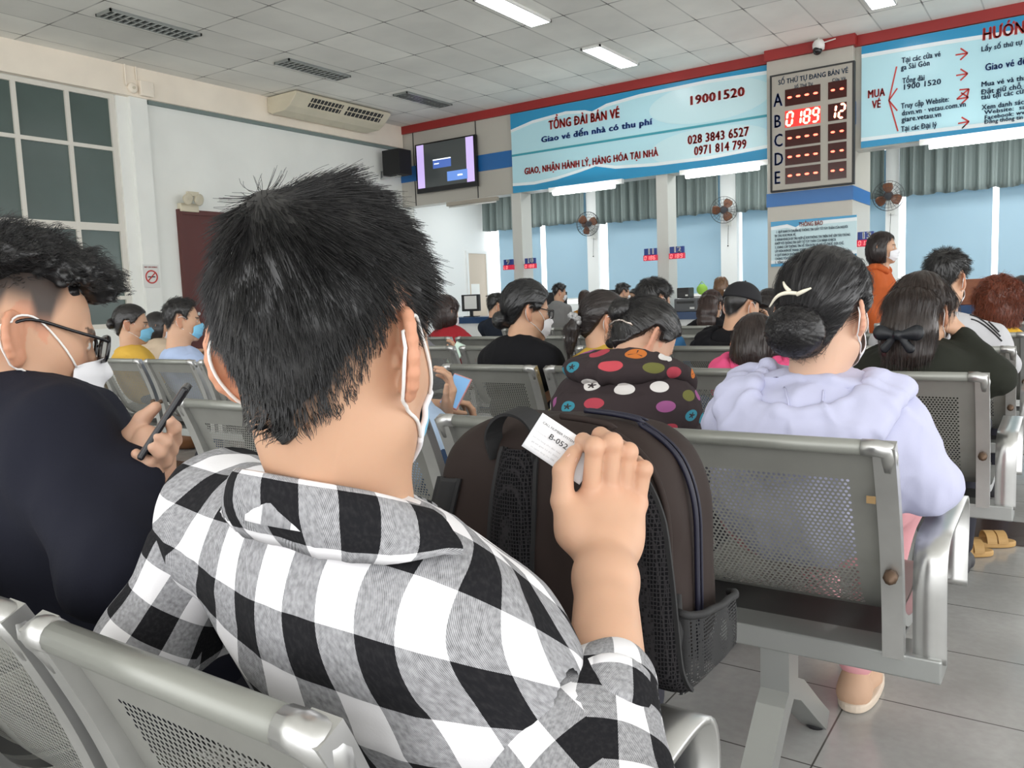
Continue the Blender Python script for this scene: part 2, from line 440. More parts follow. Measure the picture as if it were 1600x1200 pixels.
# big clad column with blue bands
xc0, xc1 = -3.68, -2.523
yc = YF - 0.12
struct(MB().bb((xc0, yc, 0), (xc1, YF + 1.05, zred)), 'trim_12', M_panel, 0.006)
z1, z2 = at_y(1203, 324, yc)[2], at_y(1203, 303, yc)[2]
struct(MB().bb((xc0 - 0.01, yc - 0.01, z1), (xc1 + 0.01, YF + 1.0, z2)), 'trim_13', M_blue)
struct(MB().bb((xc0 - 0.012, yc + 0.04, zc(0.655)), (xc1 + 0.012, YF + 0.02, zc(0.745))), 'trim_14', M_blue)
for x in (-8.6, -4.5, -0.5):   # unseen fill lights added to brighten the office and its left wall
    ld = bpy.data.lights.new('office_fill', 'AREA'); ld.shape = 'RECTANGLE'; ld.size = 2.4; ld.size_y = 0.3; ld.energy = 32; ld.color = (.95, 1, 1)
    lo = bpy.data.objects.new('office_fill', ld); COL.objects.link(lo); lo.location = (x, 13.4, zc(0.72) - 0.03)
# maroon door in the left wall and the white door by the office
M_maroon = mat('maroon door paint', (0.10, 0.022, 0.018), 0.45)
d1 = thing('door_1', None, None, (XL, 2.35 * CE, 0)); d1['kind'] = 'structure'
yd = 2.179 * CE; zdt = zc(0.422)
MB().bb((XL, yd, 0), (XL + 0.04, yd + 1.5, zdt)).part('door_leaf', M_maroon, d1)
mb = MB(); mb.bb((XL, yd - 0.07, 0), (XL + 0.06, yd, zdt + 0.07)); mb.bb((XL, yd + 1.5, 0), (XL + 0.06, yd + 1.57, zdt + 0.07)); mb.bb((XL, yd, zdt), (XL + 0.06, yd + 1.5, zdt + 0.07))
mb.part('door_frame', M_maroon, d1)
MB().cyl((XL + 0.04, yd + 0.12, 1.05), (XL + 0.09, yd + 0.12, 1.05), 0.025).part('door_knob', M_alu, d1)
d2 = thing('door_2', None, None, (XL + .02, 14.4, 0)); d2['kind'] = 'structure'
MB().bb((XL, 14.08, 0), (XL + 0.05, 14.72, 2.10)).part('door_leaf', mat('beige door', (0.62, 0.52, 0.42), 0.5), d2)
mb = MB(); mb.bb((XL, 14.02, 0), (XL + 0.07, 14.08, 2.16)); mb.bb((XL, 14.72, 0), (XL + 0.07, 14.8, 2.16)); mb.bb((XL, 14.08, 2.10), (XL + 0.07, 14.72, 2.16))
mb.part('door_frame', M_white, d2)
MB().bb((XL + 0.05, 14.15, 1.15), (XL + 0.054, 14.45, 1.45)).part('door_notice', mat('paper', (0.85, 0.85, 0.82), 0.7), d2)

# ------------------------------------------------------------------ roller blinds, pelmet curtains, sky behind
M_blind = mat('blue roller blind', (0.46, 0.60, 0.68), 0.8)
_b = NB(M_blind); _tr = _b.n('ShaderNodeBsdfTranslucent'); _tr.inputs[0].default_value = (0.40, 0.58, 0.68, 1)
_ms = _b.n('ShaderNodeMixShader'); _ms.inputs[0].default_value = 0.30
_out = [n for n in M_blind.node_tree.nodes if n.type == 'OUTPUT_MATERIAL'][0]
_b.l(_b.b.outputs[0], _ms.inputs[1]); _b.l(_tr.outputs[0], _ms.inputs[2]); _b.l(_ms.outputs[0], _out.inputs[0])
gaps = [at_y(x, 400, YB + 0.02)[0] for x in (765, 774, 782, 844, 852, 923, 938, 944, 949, 1130, 1148, 1153, 1159, 1330, 1404, 1414, 1549, 1559)]
bl = [(gaps[2] - 0.05, gaps[3]), (gaps[4], gaps[5]), (gaps[8], gaps[9]), (gaps[12], piers[2][0]), (gaps[15], gaps[16]), (gaps[17], 2.2)]
labs = ['blue roller blind behind counter sign 9, by the white door wall', 'blue roller blind between counter sign 10 and the first wall fan', 'blue roller blind between the first wall fan and counter sign 12', 'blue roller blind partly behind the clad display column', 'blue roller blind right of the fan behind the woman in orange', 'blue roller blind at the right edge beyond the white slit']
for i, (a, b_) in enumerate(bl):
    r = thing('roller_blind', labs[i], 'blind', ((a + b_) / 2, YB + 0.06, 1.05), 'roller blinds of the office windows')
    MB().bb((a, YB + 0.055, 1.05), (b_, YB + 0.06, 3.3)).part('blind_fabric', M_blind, r)
    MB().cyl((a, YB + 0.057, 1.05), (b_, YB + 0.057, 1.05), 0.016).part('bottom_rail', M_whiteplastic, r)
M_curt = mat('grey green curtain', (0.23, 0.275, 0.265), 0.85, bump=(60, 0.2, 0.005))
def curtain(xa, xb, z0, z1, y, label, seed):
    r = np.random.default_rng(seed); n = max(20, int((xb - xa) / 0.012)); x = np.linspace(xa, xb, n)
    ph = np.cumsum(r.uniform(0.5, 1.5, n)) * (2 * math.pi * 0.012 / 0.19); V = []
    rows = 9
    for j in range(rows):
        t = j / (rows - 1); amp = 0.04 + 0.035 * t
        yy = y - amp * (np.sin(ph) + 0.35 * np.sin(2.3 * ph + 1)); zz = z1 + (z0 - z1) * t + (0.012 * np.sin(ph * 0.5 + seed) if j == rows - 1 else 0) + np.zeros(n)
        xx = x + 0.008 * np.sin(ph + 1.3) * t
        V.append(np.stack([xx, yy, zz], 1))
    V = np.vstack(V); F = np.array([(j * n + i, j * n + i + 1, (j + 1) * n + i + 1, (j + 1) * n + i) for j in range(rows - 1) for i in range(n - 1)])
    o = solo('pelmet_curtain', V, F, M_curt, label, 'curtain', 'short grey curtains over the office windows')
    sm = o.modifiers.new('thick', 'SOLIDIFY'); sm.thickness = 0.004
    return o
yq = YB - 0.16
curtain(XL + 0.02, piers[0][0] - 0.01, 2.58, 3.42, yq, 'short grey pleated curtain left of the first wall fan', 1)
curtain(piers[0][1] + 0.01, piers[1][0] - 0.01, 2.52, 3.42, yq, 'short grey pleated curtain between the first and second wall fans', 2)
curtain(piers[1][1] + 0.01, piers[2][0] - 0.01, 2.50, 3.42, yq, 'short grey pleated curtain crossing behind the clad display column', 3)
curtain(piers[2][1] + 0.02, 2.2, 2.50, 3.42, yq, 'short grey pleated curtain right of the third wall fan under the long tube', 4)

# ------------------------------------------------------------------ signs
EX, EZ = np.array([1.0, 0, 0]), np.array([0, 0, 1.0])
def wave_poly(x0, x1, zedge, pts, up):
    """band along an edge with a wavy inner border: polygon in x,z"""
    return [(x0, zedge), (x1, zedge)] + [(x0 + (x1 - x0) * t, zedge - up * h) for t, h in reversed(pts)]
def sign_board(name, label, cat, x0, x1, y, z0, z1, split=None):
    t = thing(name, label, cat, ((x0 + x1) / 2, y, z0))
    MB().bb((x0, y - 0.05, z0), (x1, y, z1)).part('board', M_signblue, t)
    return t
xs0, xs1, zs0, zs1 = -2.43 * CE, -1.103 * CE, zc(0.552), zc(0.952)
yS = YF - 0.03
s1 = sign_board('ticket_sign', 'wide light blue sign with red TONG DAI BAN VE lettering and phone numbers', 'sign', xs0, xs1, yS + 0.05, zs0, zs1)
yl = yS - 0.001; Ws = xs1 - xs0
top = [(0, .26), (.1, .17), (.25, .12), (.33, .16), (.36, .2), (.42, .12), (.55, .07), (.8, .05), (1, .08)]
bot = [(0, .12), (.1, .1), (.2, .13), (.3, .2), (.37, .26), (.45, .18), (.6, .14), (.8, .13), (1, .18)]
def bands(t, x0, x1, z0, z1, y, top, bot):
    for e, p, u in ((z1, top, 1), (z0, bot, -1)):
        po = wave_poly(x0, x1, e, [(a, h + 0.05) for a, h in p], u); MB().prism(po, y - 0.004, y, 1).part('white_edge', M_signwhite, t)
        po = wave_poly(x0, x1, e, p, u); MB().prism(po, y - 0.007, y, 1).part('blue_band', M_signmid, t)
bands(s1, xs0, xs1, zs0, zs1, yl, top, bot)
zmid = zs0 + 0.62
MB().bb((xs0, yl - 0.005, zmid), (xs1, yl, zmid + 0.035)).part('divider_line', M_signteal, s1)
mb = MB()
for (cx, cz, rx, rz) in ((xs0 + Ws * 0.80, zmid + 0.36, 0.95, 0.30), (xs0 + Ws * 0.80, zmid - 0.28, 0.95, 0.27)):
    mb.prism([(cx + rx * math.cos(a), cz + rz * math.sin(a)) for a in np.linspace(0, 2 * math.pi, 40, endpoint=False)], yl - 0.003, yl, 1)
mb.part('pale_bubble', M_signpale, s1)
O = np.array([0, yl - 0.006, 0])
def zx(px, py, y=yl): p = at_y(px, py, y); return p[0], p[2]
def fit(lines_px, O, m, parent, y, name='lettering', ey=EZ):
    """lines: text, px left end of baseline, px right end of baseline, cap height in metres, bold; x scale follows the width"""
    L = []
    for txt, a, b_, size, bold in lines_px:
        x0, z0 = zx(*a, y); x1, _ = zx(*b_, y)
        V, F = text_mesh(txt, size, bold); w = V[:, 0].max() - V[:, 0].min()
        L.append((txt, x0, z0, size, bold, (x1 - x0) / w, 'LEFT'))
    return lettering(L, O, EX, EZ, m, parent, name)
fit([('TỔNG ĐÀI BÁN VÉ', (858, 203), (969, 183), .205, .075), ('19001520', (1076, 165), (1161, 156), .185, .07), ('GIAO, NHẬN HÀNH LÝ, HÀNG HÓA TẠI NHÀ', (820, 273), (1029, 241), .155, .07), ('028 3843 6527', (1075, 226), (1171, 212), .185, .06), ('0971 814 799', (1085, 243), (1167, 232), .185, .06)], O, M_letred, s1, yl)
fit([('Giao vé đến nhà có thu phí', (846, 223), (1020, 195), .135, .07)], O, M_letblue, s1, yl)

xr0, xr1, zr0, zr1 = -0.727 * CE, 2.4, zc(0.556), zc(0.952)
s2 = sign_board('ticket_sign', 'light blue sign with red HUONG heading and MUA VE arrows at the right', 'sign', xr0, xr1, yS + 0.05, zr0, zr1)
bands(s2, xr0, xr1, zr0, zr1, yl, [(0, .1), (.2, .12), (.36, .15), (.4, .1), (.47, .03), (.7, .06), (1, .1)], [(0, .085), (.2, .075), (.4, .06), (.6, .06), (1, .06)])
fit([('MUA', (1356, 154), (1383, 149), .145, .07), ('VÉ', (1363, 170), (1377, 168), .145, .07), ('HƯỚNG DẪN', (1535, 64), (1677, 46), .21, .08)], O, M_letred, s2, yl)
fit([('Tại các cửa vé', (1409, 99), (1470, 88), .098, .045), ('ga Sài Gòn', (1408, 110), (1453, 101), .098, .045), ('Tổng đài', (1410, 131), (1445, 125), .098, .045), ('1900 1520', (1410, 141), (1468, 131), .098, .035),
     ('Truy cập Website:', (1408, 170), (1483, 159), .098, .045), ('dsvn.vn · vetau.com.vn', (1409, 181), (1509, 167), .095, .04), ('giare.vetau.vn', (1409, 191), (1471, 181), .095, .04), ('Tại các Đại lý', (1408, 206), (1464, 198), .098, .045),
     ('Lấy số thứ tự để mua vé', (1533, 81), (1652, 63), .086, .045), ('Mua vé và thanh toán', (1533, 136), (1645, 121), .086, .045), ('Đặt giữ chỗ và thanh', (1533, 148), (1645, 132), .086, .045), ('tàu tại các cửa vé', (1533, 156), (1620, 145), .086, .045), ('Xem danh sách Đại lý', (1534, 172), (1640, 158), .086, .045), ('Website:  saigon', (1538, 179), (1625, 168), .07, .04), ('Facebook: www', (1538, 187), (1612, 177), .07, .04), ('Đăng thông tin tại ga', (1538, 194), (1625, 184), .07, .04)], O, M_letslate, s2, yl)
fit([('Giao vé đến nhà', (1539, 111), (1640, 96), .12, .05)], O, M_letblue, s2, yl)
mb = MB(); q = at_y(1389, 157, yl)
def seg(a, b_, w=0.009):
    a = np.asarray(a, float); b_ = np.asarray(b_, float); d = b_ - a; L = np.linalg.norm(d); d /= L
    n_ = np.array([-d[2], 0, d[0]]) * w; y = np.array([0, 0.004, 0])
    P = [a - n_ - y, b_ - n_ - y, b_ + n_ - y, a + n_ - y, a - n_ + y, b_ - n_ + y, b_ + n_ + y, a + n_ + y]
    mb.add(P, [(0, 1, 2, 3), (7, 6, 5, 4), (0, 4, 5, 1), (1, 5, 6, 2), (2, 6, 7, 3), (3, 7, 4, 0)])
for p in ((1401, 104), (1402, 138), (1402, 173), (1403, 205)): mb = MB(); seg(q, at_y(*p, yl)); mb.part('branch_line', M_letred, s2)
for a, b_ in (((1493, 86), (1512, 83)), ((1494, 118), (1512, 115)), ((1495, 155), (1514, 139)), ((1495, 155), (1513, 152)), ((1497, 193), (1514, 190))):
    mb = MB(); A, B = at_y(*a, yl), at_y(*b_, yl); seg(A, B); d = (B - A) / np.linalg.norm(B - A); pz = np.array([-d[2], 0, d[0]])
    seg(B, B - d * 0.08 + pz * 0.07); seg(B, B - d * 0.08 - pz * 0.07); mb.part('arrow', M_letred, s2)

# ------------------------------------------------------------------ LED queue board on the column
M_boardgrey = mat('display board face', (0.40, 0.37, 0.32), 0.35)
M_ledbg = mat('LED window', (0.05, 0.008, 0.006), 0.15)
M_led = mat('lit LED red', (0.9, 0.1, 0.05), 0.5, emit=(1.0, 0.10, 0.06), es=4.0)
M_ledhot = mat('lit LED digit', (0.9, 0.2, 0.1), 0.5, emit=(1.0, 0.32, 0.20), es=5.0)
M_leddim = mat('counter LED digit', (0.8, 0.2, 0.2), 0.5, emit=(1.0, 0.25, 0.25), es=0.7)
M_ledglow = mat('lit LED panel', (0.3, 0.02, 0.02), 0.4, emit=(1.0, 0.03, 0.02), es=0.5)
yq = yc - 0.03
bx0, bz1 = zx(1208, 122, yc); bx1, _ = zx(1334, 97, yc); _, bz0 = zx(1208, 299, yc)
qb = thing('queue_display', 'tall grey queue display board with red LED rows A to E on the column', 'display', ((bx0 + bx1) / 2, yc, bz0))
bevel(MB().bb((bx0, yc - 0.07, bz0), (bx1, yc, bz1)).part('board', M_boardgrey, qb), 0.006)
mb = MB()
for a, b_ in (((bx0 - .025, bz0 - .02), (bx0, bz1 + .02)), ((bx1, bz0 - .02), (bx1 + .025, bz1 + .02)), ((bx0, bz1), (bx1, bz1 + .02)), ((bx0, bz0 - .02), (bx1, bz0))): mb.bb((a[0], yc - 0.075, a[1]), (b_[0], yc, b_[1]))
mb.part('frame', M_dark, qb)
BW, BH = bx1 - bx0, bz1 - bz0
yf_ = yc - 0.071
SEGS = {'0': 'abcdef', '1': 'bc', '2': 'abged', '3': 'abgcd', '4': 'fgbc', '5': 'afgcd', '6': 'afgedc', '7': 'abc', '8': 'abcdefg', '9': 'abfgcd', '-': 'g', 'L': 'fed', 'O': 'abcdef', ' ': ''}
def seven(parent, m, txt, x0, z0, w, h, gap, y, th, sl=0.12):
    for i, ch in enumerate(txt):
        mb = MB()
        ox = x0 + i * (w + gap)
        P = {'a': ((0, 1), (1, 1)), 'g': ((0, .5), (1, .5)), 'd': ((0, 0), (1, 0)), 'f': ((0, .5), (0, 1)), 'b': ((1, .5), (1, 1)), 'e': ((0, 0), (0, .5)), 'c': ((1, 0), (1, .5))}
        for s_ in SEGS[ch]:
            (ax, az), (bx, bz) = P[s_]
            a = np.array([ox + ax * w + sl * az * h, z0 + az * h]); b_ = np.array([ox + bx * w + sl * bz * h, z0 + bz * h]); d = b_ - a; L = np.hypot(*d); d = d / L; n_ = np.array([-d[1], d[0]])
            a = a + d * th * 0.7; b_ = b_ - d * th * 0.7
            poly = [a - d * th * .5, a + n_ * th * .5, b_ + n_ * th * .5, b_ + d * th * .5, b_ - n_ * th * .5, a - n_ * th * .5]
            mb.prism([tuple(p) for p in poly], y - 0.004, y, 1)
        if mb.v: mb.part('digit', m, parent)
rowz = [zx(1229, p, yc)[1] for p in (168, 201, 231, 260, 289)]
wx0, wx1 = zx(1229, 160, yc)[0], zx(1284, 160, yc)[0]; vx0, vx1 = zx(1296, 160, yc)[0], zx(1325, 140, yc)[0]
rh = 0.225
for k, ch in enumerate('ABCDE'):
    z0 = rowz[k]
    w1 = MB().bb((wx0, yf_ - 0.006, z0), (wx1, yf_ + 0.01, z0 + rh)).part('number_window', M_ledglow if ch == 'B' else M_ledbg, qb)
    w2 = MB().bb((vx0, yf_ - 0.006, z0), (vx1, yf_ + 0.01, z0 + rh)).part('counter_window', M_ledbg, qb)
    ww = (wx1 - wx0); dw = ww * 0.155; g = ww * 0.09
    seven(w1, M_ledhot if ch == 'B' else M_led, '0189' if ch == 'B' else '----', wx0 + ww * 0.035, z0 + 0.025, dw, rh - 0.05, g, yf_ - 0.007, 0.026)
    w_ = (vx1 - vx0); seven(w2, M_ledhot if ch == 'B' else M_led, '12' if ch == 'B' else '--', vx0 + w_ * 0.08, z0 + 0.025, w_ * 0.28, rh - 0.05, w_ * 0.2, yf_ - 0.007, 0.026)
L = [(ch, bx0 + BW * 0.025, rowz[k] + 0.02, 0.25, 0.03, 0.72, 'LEFT') for k, ch in enumerate('ABCDE')]
lettering(L, np.array([0, yf_, 0]), EX, EZ, M_letblue, qb)
def fitq(lines, m, parent, y, z_of=None):
    Ls = []
    for txt, a, b_, size, bold in lines:
        x0, z0 = zx(*a, y); x1, _ = zx(*b_, y); V, F = text_mesh(txt, size, bold); Ls.append((txt, x0, z0, size, bold, (x1 - x0) / (V[:, 0].max() - V[:, 0].min()), 'LEFT'))
    return lettering(Ls, np.array([0, y, 0]), EX, EZ, m, parent)
fitq([('SỐ THỨ TỰ ĐANG BÁN VÉ', (1216, 133), (1325, 114), .095, .03), ('Số Thứ Tự', (1241, 138), (1270, 134), .06, .02), ('Cửa Vé', (1300, 128), (1321, 125), .06, .02)], M_letslate, qb, yf_)

# notice poster on the column
nx0, nz1 = zx(1205, 347, yc); nx1, _ = zx(1339, 336, yc); nz0 = zx(1205, 417, yc)[1]
nt_ = thing('notice_poster', 'light blue THONG BAO notice poster low on the clad column', 'poster', ((nx0 + nx1) / 2, yc, nz0))
MB().bb((nx0, yc - 0.012, nz0), (nx1, yc, nz1)).part('sheet', mat('notice sheet', (0.62, 0.80, 0.84), 0.4), nt_)
bands(nt_, nx0, nx1, nz0, nz1, yc - 0.012, [(0, .07), (.2, .05), (.3, .1), (.4, .04), (1, .03)], [(0, .04), (.5, .05), (1, .12)])
yn = yc - 0.022
nl = ['  1. QUÝ KHÁCH CHUẨN BỊ THÔNG TIN GIẤY TỜ TÙY THÂN CỦA NGƯỜI', 'ĐI TÀU KHI MUA VÉ.', '2. HÀNH KHÁCH ĐI TÀU HỢP LỆ KHI THÔNG TIN TRÊN THẺ LÊN TÀU TRÙNG', 'KHỚP VỚI THÔNG TIN GIẤY TỜ TÙY THÂN CỦA HÀNH KHÁCH.', '3. CUNG CẤP THÔNG TIN VỀ TÊN ĐƠN VỊ, MÃ SỐ THUẾ, ĐỊA CHỈ,', 'LẤY HÓA ĐƠN ĐỂ THANH TOÁN.', '4. QUÝ KHÁCH KHÔNG MUA ĐƯỢC VÉ, XIN LẠI THÔNG TIN TẠI QUẦY VÀ', 'CHÚNG TÔI KIỂM TRA LẠI TỔNG ĐÀI.', '5. TỔNG ĐÀI BÁN VÉ 1900 1520']
nw, nh = nx1 - nx0, nz1 - nz0
L = []
for i, s_ in enumerate(nl):
    V, F = text_mesh(s_, 0.05, 0.012); w = V[:, 0].max(); tw = nw * 0.88 * min(1.0, len(s_) / 62.0)
    L.append((s_, nx0 + nw * 0.05, nz1 - nh * (0.26 + 0.085 * i), 0.05, 0.012, tw / w, 'LEFT'))
lettering(L, np.array([0, yn, 0]), EX, EZ, M_letslate, nt_)
V, F = text_mesh('THÔNG BÁO', 0.085, 0.02); lettering([('THÔNG BÁO', nx0 + nw * 0.34, nz1 - nh * 0.155, 0.085, 0.02, nw * 0.28 / V[:, 0].max(), 'LEFT')], np.array([0, yn, 0]), EX, EZ, M_letred, nt_)

# counter number signs
M_cnblue = mat('counter sign blue', (0.02, 0.05, 0.25), 0.4)
M_cnred = mat('lit counter LED', (0.55, 0.02, 0.05), 0.4, emit=(0.9, 0.02, 0.08), es=0.16)
M_cnwhite = mat('white numerals', (0.85, 0.85, 0.88), 0.4)
for num, led, px0, px1, pyt, pyb, where in (('9', 'LO', 789, 803, 406, 422, 'hanging left of the first white pillar'), ('10', '0188', 822, 838, 404, 420, 'on the right of the first white pillar'), ('11', '0186', 1008, 1027, 389, 408, 'left of the second white pillar'), ('12', '0189', 1048, 1070, 386, 405, 'on the right of the second white pillar'), ('13', '0187', 1341, 1366, 363, 386, 'beside the clad column behind the woman in orange')):
    x0, z1_ = zx(px0, pyt, YF); x1, _ = zx(px1, pyt, YF); _, z0_ = zx(px0, pyb, YF); x1 = x0 + max(x1 - x0, 0.16)
    t = thing('counter_sign', 'blue counter sign %s with red digits, %s' % (num, where), 'sign', ((x0 + x1) / 2, YF - 0.02, z0_))
    zmid_ = z0_ + (z1_ - z0_) * 0.45
    bevel(MB().bb((x0, YF - 0.045, zmid_), (x1, YF - 0.005, z1_)).part('number_plate', M_cnblue, t), 0.004)
    bevel(MB().bb((x0 - 0.01, YF - 0.055, z0_), (x1 + 0.01, YF - 0.003, zmid_)).part('led_strip', M_cnred, t), 0.004)
    V, F = text_mesh(num, 0.125, 0.07); w = V[:, 0].max() - V[:, 0].min()
    lettering([(num, (x0 + x1) / 2 - w * 0.5, zmid_ + 0.015, 0.125, 0.07, 1.0, 'LEFT')], np.array([0, YF - 0.046, 0]), EX, EZ, M_cnwhite, t)
    wd = (x1 - x0) / 4.6; seven(t, M_leddim, led, x0 + 0.012, z0_ + 0.015, wd * 0.6, (zmid_ - z0_) - 0.03, wd * 0.5, YF - 0.056, 0.010)
    xp = {'9': -8.21, '10': -8.0, '11': -5.46, '12': -5.26, '13': -2.52}[num]
    MB().bb((min(x0, xp) if num in ('10', '12', '13') else x0, YF - 0.01, zmid_ - 0.02), (max(x1, xp) if num in ('9', '11') else x1, YF + 0.01, zmid_ + 0.01)).part('bracket', M_alu, t)

# ------------------------------------------------------------------ lamps
def troffer(x, y0, y1, lit, label, group):
    t = thing('ceiling_light', label, 'light', (x, (y0 + y1) / 2, ZC - 0.03), group)
    w = 0.15
    mb = MB(); mb.bb((x - w, y0, ZC - 0.03), (x - w + 0.02, y1, ZC)); mb.bb((x + w - 0.02, y0, ZC - 0.03), (x + w, y1, ZC)); mb.bb((x - w, y0, ZC - 0.03), (x + w, y0 + 0.02, ZC)); mb.bb((x - w, y1 - 0.02, ZC - 0.03), (x + w, y1, ZC))
    mb.part('frame', M_whiteplastic if lit else mat('louvre', (0.35, 0.37, 0.36), 0.3, metal=0.6), t)
    if lit: MB().bb((x - w + 0.02, y0 + 0.02, ZC - 0.028), (x + w - 0.02, y1 - 0.02, ZC - 0.004)).part('diffuser', M_troff, t)
    else:
        mb = MB(); mb.bb((x - w + 0.02, y0 + 0.02, ZC - 0.006), (x + w - 0.02, y1 - 0.02, ZC - 0.002)); mb.part('backing', M_dark, t)
        mb = MB()
        mb.bb((x - 0.006, y0 + 0.02, ZC - 0.028), (x + 0.006, y1 - 0.02, ZC - 0.005))
        n = 14
        for i in range(1, n): yy = y0 + (y1 - y0) * i / n; mb.bb((x - w + 0.02, yy - 0.012, ZC - 0.028), (x + w - 0.02, yy + 0.012, ZC - 0.006))
        mb.part('louvre', mat('louvre', (0.35, 0.37, 0.36), 0.3, metal=0.6), t)
xa = -1.63 * CE
troffer(xa, 3.015 * CE, 3.37 * CE, True, 'lit white ceiling light panel nearest the wide blue sign', 'lit ceiling panels')
troffer(xa, 2.29 * CE, 2.645 * CE, True, 'lit white ceiling light panel at the top edge, second from the sign', 'lit ceiling panels')
troffer(-0.59 * CE, 2.95 * CE, 3.305 * CE, True, 'lit white ceiling light panel above the clad column, cut by the top edge', 'lit ceiling panels')
xv = -2.675 * CE
for i, (a, b_) in enumerate(((1.586, 1.93), (2.33, 2.675), (3.04, 3.385))):
    troffer(xv, a * CE, b_ * CE, False, ['unlit louvred ceiling light nearest the left windows', 'unlit louvred ceiling light beside the ceiling air conditioner', 'unlit louvred ceiling light in front of the television'][i], 'unlit louvred ceiling lights')
def batten(px0, px1, label, y=YF - 0.16):
    a, b_ = at_y(*px0, y), at_y(*px1, y); z = (a[2] + b_[2]) / 2
    t = thing('tube_light', label, 'light', ((a[0] + b_[0]) / 2, y, z), 'lit tube lights under the signs')
    MB().bb((a[0] - 0.12, y + 0.03, z + 0.03), (b_[0] + 0.12, y + 0.10, z + 0.10)).part('batten_housing', M_whiteplastic, t)
    MB().cyl((a[0], y, z), (b_[0], y, z), 0.042, 14).part('lit_tube', M_tube, t, smooth=True)
    mb = MB()
    for x in (a[0] + .02, b_[0] - .02): mb.bb((x - 0.012, y - 0.01, z), (x + 0.012, y + 0.06, z + 0.05))
    zz_ = min(z + 0.10, zbot - 0.012); mb.bb(((a[0] + b_[0]) / 2 - 0.02, y + 0.05, zz_ - 0.02), ((a[0] + b_[0]) / 2 + 0.02, YF + 0.2, zz_)); mb.bb(((a[0] + b_[0]) / 2 - 0.02, YF + 0.14, zz_), ((a[0] + b_[0]) / 2 + 0.02, YF + 0.2, zbot))
    mb.part('tube_holder', M_whiteplastic, t)
batten((865, 301), (960, 291), 'lit tube light under the left end of the wide blue sign')
batten((1072, 274), (1186, 262), 'lit tube light under the sign next to the clad column')
batten((1452, 228), (1640, 205), 'long bright tube light under the right hand sign')
# unlit grey batten under the television panel
a, b_ = at_y(700, 321, YF - .05), at_y(778, 309, YF - .05)
t = thing('tube_light', 'dull unlit batten under the television panel', 'light', ((a[0] + b_[0]) / 2, YF - .05, a[2]))
MB().bb((a[0], YF - 0.1, a[2] - 0.02), (b_[0], YF - 0.02, a[2] + 0.05)).part('batten_housing', mat('aged plastic', (0.38, 0.34, 0.28), .5), t)
MB().cyl((a[0] + .04, YF - .06, a[2] - .035), (b_[0] - .04, YF - .06, a[2] - .035), 0.016).part('unlit_tube', M_whiteplastic, t, smooth=True)
# ------------------------------------------------------------------ fixtures on walls
# television
tx0, tz1 = zx(650, 227, YF - .06); tx1, _ = zx(744, 209, YF - .06); _, tz0 = zx(658, 303, YF - .06)
tv = thing('television', 'black flat television with lilac screen edges on the grey panel', 'television', ((tx0 + tx1) / 2, YF, tz0))
bevel(MB().bb((tx0, YF - 0.10, tz0), (tx1, YF - 0.03, tz1)).part('bezel', mat('glossy black', (0.008, 0.008, 0.01), 0.15), tv), 0.008)
MB().bb((tx0 + .3, YF - 0.03, tz0 + .3), (tx1 - .3, YF + 0.02, tz1 - .3)).part('wall_mount', M_black, tv)
sw, sh = tx1 - tx0, tz1 - tz0; ys_ = YF - 0.103
def scr(x0, x1, z0, z1, col, es, y, name):
    return MB().bb((tx0 + sw * x0, y, tz0 + sh * z0), (tx0 + sw * x1, y + 0.002, tz0 + sh * z1)).part(name, mat('screen ' + name, col, 0.2, emit=col, es=es), tv)
scr(0.03, 0.97, 0.10, 0.97, (0.035, 0.04, 0.04), 0.5, ys_, 'screen')
scr(0.03, 0.15, 0.10, 0.97, (0.42, 0.33, 0.62), 0.7, ys_ - .002, 'lilac_bar'); scr(0.85, 0.97, 0.10, 0.97, (0.42, 0.33, 0.62), 0.7, ys_ - .002, 'lilac_bar')
scr(0.30, 0.60, 0.46, 0.62, (0.05, 0.10, 0.32), 0.7, ys_ - .002, 'dialog_box'); scr(0.30, 0.60, 0.62, 0.64, (0.8, 0.85, 0.9), 0.8, ys_ - .003, 'dialog_title'); scr(0.32, 0.40, 0.54, 0.56, (0.8, 0.85, 0.9), 0.8, ys_ - .003, 'dialog_text')
scr(0.53, 0.86, 0.17, 0.36, (0.10, 0.20, 0.50), 0.7, ys_ - .004, 'popup_box'); scr(0.70, 0.78, 0.25, 0.28, (0.8, 0.85, 0.9), 0.8, ys_ - .005, 'popup_text')
# loudspeaker in the corner
sy = 3.485 * CE
sp = thing('loudspeaker', 'black box loudspeaker high in the left corner by the television panel', 'speaker', (XL + .35, sy, zc(.70)))
bevel(MB().bb((XL + 0.16, sy - 0.22, zc(.705)), (XL + 0.58, sy + 0.12, zc(.84))).part('cabinet', mat('speaker black', (0.006, 0.006, 0.007), 0.7), sp), 0.012)
mb = MB(); mb.bb((XL, sy - .12, zc(.695)), (XL + .5, sy - .09, zc(.70))); mb.bb((XL, sy - .12, zc(.695)), (XL + .02, sy - .09, zc(.74))); mb.tube([(XL + .02, sy - .1, zc(.74)), (XL + .48, sy - .1, zc(.698))], .008); mb.part('bracket', M_alu, sp)
